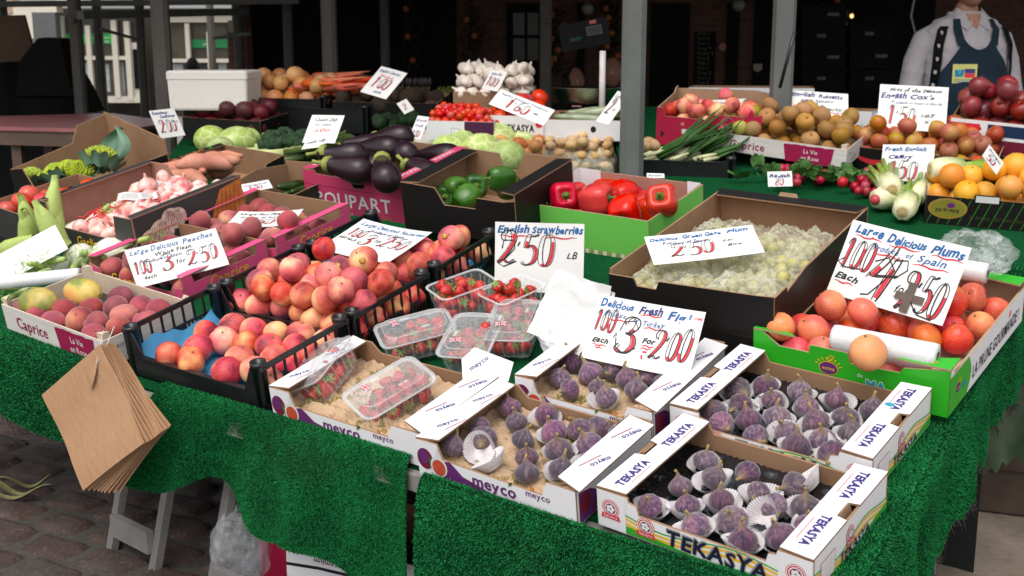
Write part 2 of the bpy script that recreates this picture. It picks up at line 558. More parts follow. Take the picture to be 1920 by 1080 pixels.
def card_fit(pts, depth, h, lean=25, wp=None):
    """rigid pose of a card h tall seen at pts (tl,tr,br,bl), about depth metres ahead"""
    tl, tr, br, bl = pts
    w0 = wp or ((math.dist(bl, br) + math.dist(tl, tr)) / 2 * depth / FPX)
    P0 = at_y(*bl, depth)
    ez = math.atan2(-(br[1] - bl[1]), br[0] - bl[0])
    q = [P0.x, P0.y, P0.z, R(90 - lean), 0.0, ez, w0]
    def pose(q): return Matrix.Translation(q[:3]) @ Matrix.Rotation(q[4], 4, 'Z') @ Matrix.Rotation(q[3], 4, 'X') @ Matrix.Rotation(q[5], 4, 'Z')
    def res(q):
        M = pose(q); r_ = []
        for (x, y), t_ in (((0, h), tl), ((q[6], h), tr), ((q[6], 0), br), ((0, 0), bl)):
            a, b = to_px(M @ Vector((x, y, 0))); r_ += [a - t_[0], b - t_[1]]
        return r_ + [(q[1] - depth) * 120, (q[6] - w0) / w0 * 6, (q[3] - R(90 - lean)) * 6, q[4] * 3]
    lam = 1e-2; r_ = res(q); c = sum(x * x for x in r_)
    for _ in range(60):
        J = []
        for j in range(7):
            q2 = q[:]; q2[j] += 1e-5; J.append([(b - a) / 1e-5 for a, b in zip(r_, res(q2))])
        A = [[sum(x * y for x, y in zip(J[i], J[j])) * (1 + lam if i == j else 1) for j in range(7)] for i in range(7)]
        d = solve_lin(A, [-sum(x * y for x, y in zip(J[i], r_)) for i in range(7)])
        q2 = [a + b for a, b in zip(q, d)]; r2 = res(q2); c2 = sum(x * x for x in r2)
        if c2 < c: q, r_, c, lam = q2, r2, c2, lam / 4
        else: lam *= 5
        if lam > 1e8: break
    return pose(q), q[6]
LOOSE = []
def clear_card(X, w, h):
    """produce lying where a card now rests is pushed back behind the card"""
    inv = X.inverted()
    for o, r_ in LOOSE:
        p = inv @ o.matrix_world.translation
        if -r_ * .9 < p.x < w + r_ * .9 and -r_ * .3 < p.y < h + r_ * .9 and -r_ < p.z < r_ * 1.6:
            q = X @ Vector((p.x, p.y, -r_ - .002)); M = o.matrix_world.copy(); M.translation = q; o.matrix_world = M
def card_pose(BL, BR, tl, tr, h):
    """a rigid card standing on BL-BR, its top edge on the sight lines of tl and tr, leaning away"""
    tops = []
    for B, p in ((BL, tl), (BR, tr)):
        d = ray(*p).normalized(); w = EYE - B
        b = w.dot(d); c = w.dot(w) - h * h
        disc_ = b * b - c
        t_ = -b + (math.sqrt(disc_) if disc_ > 0 else 0.0)
        tops.append(EYE + d * t_)
    u = (BR - BL).normalized()
    y = ((tops[0] - BL) + (tops[1] - BR)) / 2
    y = (y - u * y.dot(u)).normalized()
    return mat_frame(BL, u, y, u.cross(y)), (BR - BL).length
def sign(label, lines, X, w, h, bend=0.0, group='handwritten price cards', seed=1, extra=None, name='price_card'):
    """lines: (kind, text, x, y, size, ink, fit) in fractions of the card; kind 'w' words, 'p' price, 'u' underline"""
    rnd = random.Random(seed)
    def bf(x, y, z):
        return z + bend * ((x / w - 0.5) ** 2 + 0.35 * (y / h) ** 2)
    mb = MB()
    N = 8
    mb.grid(lambda a, b: (a * w, b * h, bf(a * w, b * h, 0)), N, N)
    mb.grid(lambda a, b: (a * w, (1 - b) * h, bf(a * w, (1 - b) * h, -0.0007)), N, N)
    o = single(mb, name, ['sign_card'], X, label, 'price sign', group)
    ink = MB()
    for ln in lines:
        k, tx, x, y, sz = ln[:5]; ik = ln[5] if len(ln) > 5 else 0; ft = ln[6] if len(ln) > 6 else None
        if k == 'w':
            write(ink, tx, x * w, y * h, sz * h, ik, 0.0010, 0.85, 0.30, 0.20, 0.012, rnd=rnd, fit=ft * w if ft else None)
        elif k == 'b':
            write(ink, tx, x * w, y * h, sz * h, ik, 0.0010, 0.85, 0.28, 0.18, 0.034, rnd=rnd, fit=ft * w if ft else None)
        elif k == 'p':
            price(ink, tx, x * w, y * h, sz * h, rnd, fit=ft * w if ft else None)
        elif k == 'u':      # tx = end x
            n = 6
            stroke(ink, [((x + (tx - x) * i / n) * w, (y + 0.012 * math.sin(i * 1.7 + x * 9)) * h) for i in range(n + 1)], [(0.006 + 0.016 * math.sin(3.1 * i / n)) * h for i in range(n + 1)], ik, 0.0009)
        elif k == 's':      # swash: list of points
            stroke(ink, [(p[0] * w, p[1] * h) for p in tx], sz * h, ik, 0.0009)
    if extra: extra(ink, w, h)
    ink.v = [(x, y, bf(x, y, z)) for x, y, z in ink.v]
    part(ink, 'handwriting', INKS + ['sign_card'], o)
    return o

# ---------------------------------------------------------------- produce meshes
def ball_profile(n, rz=1.0):
    return [(math.sin(math.pi * i / n), -math.cos(math.pi * i / n) * rz) for i in range(n + 1)]
def stone_fruit(r, seed, cleft=0.10, squash=0.94, dimple=0.16):
    rnd = random.Random(seed)
    ph = rnd.uniform(0, 6.28); ex = rnd.uniform(-0.075, 0.075); tw = rnd.uniform(.02, .07)
    def fn(q, a, z):
        s = 1 + ex * math.cos(2 * a) + 0.02 * math.sin(3 * a + ph + 2 * z) + tw * z * math.cos(a + ph)
        da = abs((a + math.pi) % (2 * math.pi) - math.pi)
        s -= cleft * math.exp(-(da / 0.26) ** 2) * min(1, q * 1.4) * 0.6
        zz = z
        if z > 0: zz = z - dimple * math.exp(-(q / 0.28) ** 2) * (1.0 + 0.0)
        return (q * s * r, zz * r * squash)
    mb = MB()
    mb.lathe(ball_profile(14), 24, 0, fn)
    mb.tube([(0, 0, r * (squash - dimple) - 0.002), (0.001, 0, r * (squash - dimple) + 0.004)], 0.0022, 6, 1)
    return mb
def apple(r, seed):
    rnd = random.Random(seed); ph = rnd.uniform(0, 6)
    def fn(q, a, z):
        s = 1 + 0.03 * math.sin(5 * a + ph) * (0.4 - z * 0.3) + 0.03 * math.cos(2 * a + ph)
        zz = z - 0.30 * math.exp(-(q / 0.26) ** 2) * (1 if z > 0 else -0.7)
        return (q * s * r * (1 + 0.06 * z), zz * r * 0.92)
    mb = MB(); mb.lathe(ball_profile(14), 22, 0, fn)
    mb.tube([(0, 0, r * 0.58), (0.002, 0.001, r * 0.8), (0.006, 0.002, r * 1.02)], 0.0016, 6, 1)
    return mb
def plain_ball(r, seed, rz=1.0, lump=0.04, n=10, seg=16, stem=True):
    rnd = random.Random(seed); ph = [rnd.uniform(0, 6) for _ in range(3)]
    def fn(q, a, z):
        return (q * r * (1 + lump * math.sin(2 * a + ph[0]) + lump * 0.6 * math.sin(3 * a + 2 * z + ph[1])), z * r * rz)
    mb = MB(); mb.lathe(ball_profile(n), seg, 0, fn)
    if stem: mb.tube([(0, 0, r * rz * .96), (0.001, 0, r * rz * 1.03)], r * 0.08, 6, 1)
    return mb
def garlic_mesh(r, seed):
    rnd = random.Random(seed); ph = rnd.uniform(0, 6); nl = rnd.choice([7, 8, 9])
    mb = MB()
    mb.lathe([(.25 * r, -.62 * r), (.7 * r, -.58 * r), (1.0 * r, -.25 * r), (1.04 * r, .05 * r), (.86 * r, .40 * r), (.50 * r, .68 * r), (.24 * r, .92 * r), (.14 * r, 1.25 * r), (.12 * r, 1.5 * r)], 26, 0,
             lambda q, a, z: (q * (1 + .085 * abs(math.sin(nl * .5 * a + ph)) * (1 if z < .6 * r else 0)), z))
    return mb
def fig(r, seed):
    rnd = random.Random(seed); ph = rnd.uniform(0, 6); tw = rnd.uniform(-.3, .3)
    H = r * rnd.uniform(.82, 1.0)
    prof = []
    pts = [(0, -0.88), (.3, -0.86), (.62, -0.72), (.86, -0.45), (.98, -0.12), (.99, .12), (.90, .38), (.70, .64), (.46, .86), (.27, 1.04), (.17, 1.2), (.13, 1.34), (.12, 1.45)]
    def fn(q, a, z):
        rib = 0.030 * math.sin(11 * a + ph + z * 40 * tw) * min(1, q / r) + 0.03 * math.sin(2 * a + ph)
        return (q * (1 + rib), z)
    mb = MB()
    mb.lathe([(a * r, b * H) for a, b in pts], 28, 0, fn)
    lx, ly = rnd.uniform(-.25, .25) * r, rnd.uniform(-.25, .25) * r
    mb.tube([(0, 0, 1.40 * H), (lx * .4, ly * .4, 1.55 * H), (lx, ly, 1.72 * H)], [r * .12, r * .10, r * .13], 7, 1)
    return mb
def cupcase(r, h, seed):
    rnd = random.Random(seed)
    n = 132; vs = []; fs = []
    rows = [(0.52, 0.0), (0.55, 0.02), (0.80, 0.5), (1.02, 1.0)]
    wob = [rnd.uniform(0.9, 1.1) for _ in range(6)]
    for (q, z) in rows:
        for k in range(n):
            a = 2 * math.pi * k / n
            fl = (0.030 if k % 3 else -0.040) * min(1, z * 3)
            w = 1 + 0.08 * math.sin(2 * a + wob[0] * 9) * z + 0.05 * math.sin(3 * a + wob[1] * 20) * z
            vs.append((r * (q + fl) * w * math.cos(a), r * (q + fl) * w * math.sin(a), h * z * (1 + 0.12 * math.sin(2 * a + wob[2] * 30))))
    for j in range(len(rows) - 1):
        fs += [(j * n + k, j * n + (k + 1) % n, (j + 1) * n + (k + 1) % n, (j + 1) * n + k) for k in range(n)]
    fs.append(tuple(range(n - 1, -1, -1)))
    mb = MB(); mb.add(vs, fs, 0, False)
    return mb
def bell_pepper(r, seed, long=1.25):
    rnd = random.Random(seed); ph = rnd.uniform(0, 6); lob = rnd.choice([3, 4, 4])
    def fn(q, a, z):
        s = 1 + 0.11 * math.cos(lob * a + ph) * (0.6 + 0.4 * abs(z)) + 0.05 * math.cos(a + ph)
        sh = 1.0 + 0.10 * z
        zz = z - (0.38 * math.exp(-(q / 0.34) ** 2) if z > 0 else -0.30 * math.exp(-(q / 0.3) ** 2))
        return (q ** 0.80 * r * s * sh, zz * r * long)
    mb = MB(); mb.lathe(ball_profile(18), 32, 0, fn)
    zt = r * long * 0.66
    mb.lathe([(r * .30, zt), (r * .26, zt + .004), (r * .10, zt + .008), (r * .085, zt + r * .35), (r * .12, zt + r * .55), (0, zt + r * .56)], 10, 1)
    return mb
def aubergine(r, L, seed, bend=0.2):
    rnd = random.Random(seed)
    n = 16; pts = []; rs = []
    for i in range(n + 1):
        t = i / n
        pts.append((t * L, 0, bend * L * (t - 0.5) ** 2))
        q = 0.50 + 0.5 * (1 - math.cos(math.pi * min(1, t / 0.7))) / 2
        if t > 0.72: q *= math.sqrt(max(0.0, 1 - ((t - 0.72) / 0.28) ** 2))
        if t < 0.06: q *= 0.55 + 7.5 * t
        rs.append(max(q * r, 0.002))
    mb = MB(); mb.tube(pts, rs, 20, 0)
    z0 = bend * L * .25
    mb.lathe([(r * .62, -0.030), (r * .55, -0.012), (r * .30, 0.0), (r * .14, 0.012), (r * .13, 0.03), (r * .17, 0.045), (0, 0.046)], 10, 1,
             lambda q, a, z: (q * (1 + (0.16 * math.sin(5 * a) if z < -0.02 else 0)), z), TR(0.004, 0, z0) @ RY(-90 - 10))
    return mb
def tuber(L, r, seed, bend=0.15, knob=0.12):
    rnd = random.Random(seed); n = 14; pts = []; rs = []
    a1, a2 = rnd.uniform(0, 6), rnd.uniform(0, 6)
    for i in range(n + 1):
        t = i / n
        pts.append((t * L, bend * L * math.sin(t * 3 + a1) * 0.5, bend * L * (t - .5) ** 2))
        q = math.sin(math.pi * min(1, max(0.0, t * 0.94 + 0.03))) ** 0.55
        rs.append(max(0.003, r * q * (1 + knob * math.sin(t * 9 + a2))))
    mb = MB(); mb.tube(pts, rs, 14, 0)
    return mb
def carrot(L, r, seed):
    rnd = random.Random(seed); n = 10
    pts = [(t / n * L, 0.02 * L * math.sin(t * .5 + seed), 0) for t in range(n + 1)]
    rs = [max(.0015, r * (1 - (t / n) ** 1.6) * (0.7 if t == 0 else 1)) for t in range(n + 1)]
    mb = MB(); mb.tube(pts, rs, 10, 0); mb.tube([(-.012, 0, 0), (.002, 0, 0)], r * .35, 6, 1)
    return mb
def strawberry_mesh(r, seed, mb=None, X=None):
    mb = mb or MB(); rnd = random.Random(seed)
    pts = [(0, -1.25), (.30, -1.1), (.62, -.7), (.9, -.15), (1.0, .25), (.9, .55), (.55, .75), (0, .70)]
    mb.lathe([(a * r, b * r) for a, b in pts], 12, 0, lambda q, a, z: (q * (1 + .06 * math.sin(3 * a + seed)), z), X)
    for k in range(7):
        a = k / 7 * 6.283 + rnd.uniform(-.2, .2)
        c, s_ = math.cos(a), math.sin(a)
        p = [(0, 0, .74 * r), (.45 * r * c - .2 * r * s_, .45 * r * s_ + .2 * r * c, .86 * r), (1.0 * r * c, 1.0 * r * s_, .70 * r + rnd.uniform(-.2, .35) * r), (.45 * r * c + .2 * r * s_, .45 * r * s_ - .2 * r * c, .86 * r)]
        mb.add(p, [(0, 1, 2, 3)], 1, False, X)
    return mb

# skins
MT['nectarine'] = skin('nectarine_skin', [(0.33, srgb(132, 36, 52)), (0.43, srgb(196, 66, 68)), (0.54, srgb(222, 106, 92)), (0.62, srgb(234, 160, 118)), (0.72, srgb(240, 198, 138))], 13, 0.52, 0.14, 0.10, 0.012, ((0.85, .55, .3), 420))
MT['peach'] = skin('dusky_peach_skin', [(0.30, srgb(112, 44, 56)), (0.5, srgb(160, 74, 80)), (0.62, srgb(186, 98, 92)), (0.75, srgb(214, 160, 120))], 9, 0.75, 0.14, 0.10, 0.01, None, 0.05, 0.35)
MT['plum'] = skin('ripe_plum_skin', [(0.34, srgb(182, 48, 46)), (0.48, srgb(208, 82, 64)), (0.60, srgb(220, 112, 74)), (0.72, srgb(224, 146, 84))], 8, 0.36, 0.12, 0.08, 0.018, ((.85, .5, .25), 300))
MT['mango'] = skin('mango_skin', [(0.40, srgb(128, 136, 60)), (0.5, srgb(196, 172, 84)), (0.62, srgb(206, 150, 84))], 9, 0.4, 0.08)
MT['russet'] = skin('russet_apple_skin', [(0.3, srgb(128, 92, 48)), (0.55, srgb(170, 122, 62)), (0.75, srgb(150, 120, 50))], 8, 0.65, 0.2, 0.12, 0.01, ((.4, .3, .15), 200))
MT['cox'] = skin('cox_apple_skin', [(0.3, srgb(150, 52, 40)), (0.5, srgb(170, 96, 54)), (0.68, srgb(190, 160, 62))], 8, 0.45, 0.18, 0.1, 0.015)
MT['redapple'] = skin('dark_red_apple_skin', [(0.3, srgb(100, 24, 26)), (0.6, srgb(140, 48, 42)), (0.8, srgb(176, 110, 66))], 6, 0.3, 0.15)
MT['greenapple'] = skin('green_apple_skin', [(0.3, srgb(150, 150, 40)), (0.7, srgb(176, 168, 60))], 6, 0.35, 0.15)
MT['orange'] = skin('orange_peel', [(0.3, srgb(222, 146, 48)), (0.7, srgb(232, 172, 74))], 6, 0.4, 0.1, 0.05, 0.012, None, 0.35)
MT['tomato'] = skin('tomato_skin', [(0.3, srgb(190, 30, 24)), (0.7, srgb(222, 60, 40))], 5, 0.2, 0.12)
MT['red_pepper'] = skin('red_pepper_skin', [(0.3, srgb(176, 14, 20)), (0.6, srgb(212, 30, 26)), (0.8, srgb(232, 74, 40))], 6, 0.16, 0.1, 0.05, 0.01, None, 0.0)
MT['green_pepper'] = skin('green_pepper_skin', [(0.3, srgb(36, 74, 24)), (0.6, srgb(64, 108, 36)), (0.8, srgb(112, 150, 56))], 6, 0.2, 0.15, 0.05, 0.01, None, 0.0)
MT['aubergine'] = skin('aubergine_skin', [(0.3, (0.016, 0.006, 0.010)), (0.7, (0.026, 0.012, 0.017))], 6, 0.3, 0.2, 0.05, 0.01, None, 0.0)
MT['calyx'] = plain('green_calyx', srgb(140, 150, 70), 0.6, 0.25, 60)
MT['pepper_stem'] = plain('green_pepper_stem', srgb(86, 110, 40), 0.6, 0.25, 60)
MT['sweet_potato'] = skin('sweet_potato_skin', [(0.3, srgb(176, 108, 84)), (0.7, srgb(206, 142, 112))], 14, 0.7, 0.1, 0.1, 0.01, ((.3, .16, .1), 70), 0.3)
MT['potato'] = skin('potato_skin', [(0.3, srgb(184, 146, 100)), (0.7, srgb(216, 182, 134))], 14, 0.7, 0.12, 0.1, 0.01, ((.3, .2, .1), 80), 0.2)
MT['onion'] = skin('onion_skin', [(0.3, srgb(190, 112, 60)), (0.7, srgb(222, 168, 110))], 6, 0.4, 0.15)
MT['carrot'] = skin('carrot_skin', [(0.3, srgb(206, 84, 44)), (0.7, srgb(232, 112, 66))], 20, 0.5, 0.1)
MT['beetroot'] = skin('beetroot_skin', [(0.3, srgb(58, 14, 22)), (0.7, srgb(104, 30, 40))], 12, 0.5, 0.2)
MT['muddy_root'] = skin('muddy_root_skin', [(0.3, srgb(36, 26, 20)), (0.7, srgb(74, 54, 40))], 16, 0.85, 0.25, 0.1, 0.01, None, 0.5, 0, 60)
MT['garlic'] = skin('garlic_skin', [(0.3, srgb(214, 198, 184)), (0.7, srgb(240, 228, 214))], 20, 0.5, 0.06)
MT['garlic_pink'] = skin('netted_garlic_skin', [(0.36, srgb(214, 120, 116)), (0.5, srgb(236, 182, 172)), (0.66, srgb(244, 220, 210))], 26, 0.45, 0.08)
MT['cabbage'] = None
t = NT('cabbage_leaf')
v = t.coord(rand=True)
vo = t.new('ShaderNodeTexVoronoi', feature='DISTANCE_TO_EDGE'); vo.inputs['Scale'].default_value = 22
t.link(v, vo.inputs['Vector'])
k = t.ramp(vo.outputs['Distance'], [(0.0, srgb(222, 226, 172)), (0.12, srgb(160, 184, 96)), (1.0, srgb(140, 168, 78))])
n_ = t.noise(v, 6, 3)
c = t.mix(n_, k, t.ramp(n_, [(0.3, srgb(198, 208, 128)), (0.7, srgb(130, 160, 70))]))
t.bump(vo.outputs['Distance'], 0.5, 0.01)
MT['cabbage'] = t.out(t.hue_rand(c, 0.12, 0.1), 0.5, 0.4)
MT['fig'] = None
t = NT('fig_skin')
oc = t.new('ShaderNodeTexCoord')
v = t.coord((95, 95, 7), rand=True)
st = t.noise(v, 1.6, 4, 0.6)
bl = t.noise(t.coord((1, 1, 1), rand=True), 34, 3)
base = t.ramp(st, [(0.34, srgb(58, 48, 66)), (0.48, srgb(92, 72, 92)), (0.60, srgb(132, 102, 114)), (0.72, srgb(166, 136, 136))])
base = t.mix(0.32, base, t.ramp(bl, [(0.35, srgb(56, 54, 74)), (0.7, srgb(128, 82, 92))]))
sep = t.new('ShaderNodeSeparateXYZ'); t.link(oc.outputs['Object'], sep.inputs[0])
top = t.new('ShaderNodeMapRange'); top.inputs['From Min'].default_value = 0.020; top.inputs['From Max'].default_value = 0.040
t.link(sep.outputs['Z'], top.inputs['Value'])
base = t.hue_rand(base, 0.35, 0.35, 0.015)
base = t.mix(top.outputs[0], base, srgb(146, 122, 84))
t.bump(st, 0.3, 0.002)
MT['fig'] = t.out(base, 0.72, 0.2)
t.b.inputs['Sheen Weight'].default_value = 0.4
MT['fig_stem'] = plain('fig_stem', srgb(150, 128, 74), 0.7, 0.3, 60)
MT['strawberry'] = None
t = NT('strawberry_skin')
v = t.coord()
vo = t.new('ShaderNodeTexVoronoi'); vo.inputs['Scale'].default_value = 260
t.link(v, vo.inputs['Vector'])
c = t.mix(t.ramp(vo.outputs['Distance'], [(0.12, (1, 1, 1)), (0.24, (0, 0, 0))]), t.ramp(t.noise(v, 40, 2), [(0.3, srgb(168, 20, 28)), (0.7, srgb(206, 44, 44))]), srgb(220, 150, 70))
t.bump(vo.outputs['Distance'], 0.6, 0.002)
MT['strawberry'] = t.out(c, 0.3, 0.5)
MT['berry_leaf'] = plain('strawberry_leaf', srgb(120, 146, 70), 0.6, 0.3, 60)

# variants of every fruit, shared by their copies
PROTO = {}
def proto(kind, fn, n, mats):
    PROTO[kind] = [fn(i).mesh(kind, mats) for i in range(n)]
proto('nectarine', lambda i: stone_fruit(0.0335 + 0.0007 * i, 10 + i, 0.20), 8, ['nectarine', 'stem'])
proto('peach', lambda i: stone_fruit(0.0340 + 0.0006 * i, 30 + i, 0.20, 0.90), 7, ['peach', 'stem'])
proto('plum', lambda i: stone_fruit(0.0312 + 0.0007 * i, 50 + i, 0.15, 1.06, 0.16), 6, ['plum', 'stem'])
proto('fig', lambda i: fig(0.0258 + 0.0009 * (i % 4), 70 + i), 7, ['fig', 'fig_stem'])
proto('paper_cup', lambda i: cupcase(0.0345, 0.024, 80 + i), 5, ['paper_cup'])
proto('russet_apple', lambda i: apple(0.037 + .001 * i, 90 + i), 3, ['russet', 'stem'])
proto('cox_apple', lambda i: apple(0.036 + .001 * i, 95 + i), 3, ['cox', 'stem'])
proto('red_apple', lambda i: apple(0.043 + .002 * i, 100 + i), 3, ['redapple', 'stem'])
proto('green_apple', lambda i: apple(0.039, 104 + i), 1, ['greenapple', 'stem'])
proto('orange', lambda i: plain_ball(0.043 + .002 * i, 110 + i, 0.95, .02, 12, 20), 3, ['orange', 'stem'])
proto('tomato', lambda i: plain_ball(0.036 + .002 * i, 115 + i, 0.86, .03, 10, 18), 3, ['tomato', 'leaf'])
proto('cherry_tomato', lambda i: plain_ball(0.018, 120 + i, 1.0, .02, 8, 12), 2, ['tomato', 'leaf'])
proto('red_pepper', lambda i: bell_pepper(0.043 + .002 * i, 130 + i), 4, ['red_pepper', 'pepper_stem'])
proto('green_pepper', lambda i: bell_pepper(0.042 + .002 * i, 140 + i), 3, ['green_pepper', 'pepper_stem'])
proto('aubergine', lambda i: aubergine(0.047 + .003 * i, 0.190 + .01 * i, 150 + i), 3, ['aubergine', 'calyx'])
proto('sweet_potato', lambda i: tuber(0.20 + .03 * i, 0.036 + .003 * i, 160 + i), 3, ['sweet_potato'])
proto('potato', lambda i: plain_ball(0.030 + .003 * i, 165 + i, 0.8, .08, 10, 14, False), 3, ['potato'])
proto('onion', lambda i: plain_ball(0.040 + .003 * i, 170 + i, 0.9, .03, 10, 16), 3, ['onion', 'stem'])
proto('carrot', lambda i: carrot(0.20 + .03 * i, 0.018, 175 + i), 3, ['carrot', 'stem'])
proto('beetroot', lambda i: plain_ball(0.040 + .004 * i, 180 + i, 0.95, .05, 10, 16), 3, ['beetroot', 'stem'])
proto('celeriac', lambda i: plain_ball(0.045 + .006 * i, 184 + i, 0.9, .12, 12, 18), 3, ['muddy_root', 'stem'])
proto('garlic_bulb', lambda i: garlic_mesh(0.029 + .002 * i, 190 + i), 3, ['garlic', 'garlic'])
proto('netted_garlic', lambda i: garlic_mesh(0.030 + .002 * i, 195 + i), 3, ['garlic_pink', 'garlic_pink'])
proto('cabbage', lambda i: plain_ball(0.075 + .008 * i, 200 + i, 0.85, .035, 14, 24, False), 3, ['cabbage'])
proto('mango', lambda i: plain_ball(0.042, 210 + i, 1.55, .05, 14, 20), 2, ['mango', 'stem'])

def put(kind, p, label, cat, group=None, spin=None, tilt=25, variant=None, scale=1.0, X=None, rnd=random):
    me = PROTO[kind]
    o = bpy.data.objects.new(kind, me[variant if variant is not None else rnd.randrange(len(me))])
    COL.objects.link(o)
    if X is None:
        X = Matrix.Translation(p) @ RZ(rnd.uniform(0, 360) if spin is None else spin) @ RX(rnd.uniform(-tilt, tilt)) @ RY(rnd.uniform(-tilt, tilt)) @ SCL(scale)
    o.matrix_world = X
    if kind in RAD: LOOSE.append((o, RAD[kind] * scale))
    return tag(o, label, cat, group)
RAD = {'nectarine': .036, 'peach': .036, 'plum': .034, 'fig': .026, 'russet_apple': .038, 'cox_apple': .037}

def relax(P, rad, X, L, W, floor, it=60, pull=0.0015, fixed_xy=False, ceil=None):
    """settle balls in a crate: P world points, X crate frame; keep them apart, inside and above the floor"""
    inv = X.inverted()
    Q = [inv @ Vector(p) for p in P]
    for k in range(it):
        for i in range(len(Q)):
            for j in range(i):
                d = Q[i] - Q[j]; dd = d.length; m = (rad[i] + rad[j]) * 0.97
                if dd < m:
                    if dd < 1e-6: d = Vector((.001, .001, .001)); dd = d.length
                    s = d * ((m - dd) / dd * 0.5)
                    Q[i] += s; Q[j] -= s
        for i, q in enumerate(Q):
            if pull and k < it - 15: q.z -= pull
            q.x = min(max(q.x, rad[i]), L - rad[i]); q.y = min(max(q.y, rad[i]), W - rad[i])
            q.z = max(q.z, floor + rad[i])
    return [X @ q for q in Q]
def heap(X, L, W, floor, r, n, seed, mound=0.05, margin=0.0):
    rnd = random.Random(seed)
    P = []
    for i in range(n):
        x = margin + r + rnd.random() * (L - 2 * r - 2 * margin); y = margin + r + rnd.random() * (W - 2 * r - 2 * margin)
        P.append(X @ Vector((x, y, floor + r + rnd.random() * mound)))
    return relax(P, [r] * n, X, L, W, floor, 70, 0.0012)

# ---------------------------------------------------------------- boxes
def wall_frames(L, W, H):
    """frames whose +z faces outward; local x runs left to right seen from outside, y up"""
    return {'front': mat_frame(Vector((0, 0, 0)), Vector((1, 0, 0)), Vector((0, 0, 1)), Vector((0, -1, 0))),
            'back': mat_frame(Vector((L, W, 0)), Vector((-1, 0, 0)), Vector((0, 0, 1)), Vector((0, 1, 0))),
            'left': mat_frame(Vector((0, W, 0)), Vector((0, -1, 0)), Vector((0, 0, 1)), Vector((-1, 0, 0))),
            'right': mat_frame(Vector((L, 0, 0)), Vector((0, 1, 0)), Vector((0, 0, 1)), Vector((1, 0, 0)))}
def outline(w, H, cut, t=0.0):
    """wall outline; cut = list of (x fraction, height fraction) along the top, left to right"""
    c = cut or [(0, 1), (1, 1)]
    return [(t, 0), (w - t, 0)] + [(min(max(x * w, t), w - t), y * H) for x, y in reversed(c)]
def carton(name, X, L, W, H, label, cat='box', group=None, outer='black_print', inner='card_in', cuts=None, flanges=None, fmat=None, bottom='card_in', t=0.005, floor=0.004, outers=None):
    """an open cardboard box: bottom, four walls (each a panel), optional fold-over top rims"""
    o = root(name, X, label, cat, group)
    cuts = cuts or {}; outers = outers or {}
    F = wall_frames(L, W, H)
    P = {}
    for k in ('front', 'back', 'left', 'right'):
        w = L if k in ('front', 'back') else W
        mb = MB()
        mb.poly(outline(w, H, cuts.get(k), 0.0 if k in ('front', 'back') else t), t, 0, 1)
        P[k] = part(mb, k + '_panel' if False else 'side_panel', [outers.get(k, outer), inner], o, F[k])
    mb = MB(); mb.box((t, t, 0.001), (L - t, W - t, floor))
    part(mb, 'bottom_panel', [bottom], o)
    for side, (fw, drop) in (flanges or {}).items():
        mb = MB()
        if side == 'left': pts = [(0, 0), (fw, 0.012), (fw, W - 0.012), (0, W)]
        elif side == 'right': pts = [(L - fw, 0.012), (L, 0), (L, W), (L - fw, W - 0.012)]
        elif side == 'front': pts = [(0, 0), (L, 0), (L - .012, fw), (.012, fw)]
        else: pts = [(.012, W - fw), (L - .012, W - fw), (L, W), (0, W)]
        mb.poly(pts, 0.004, 0, 1, TR(0, 0, H + 0.0045))
        P['rim_' + side] = part(mb, 'top_rim', [fmat or outer, inner], o)
    return o, P, F
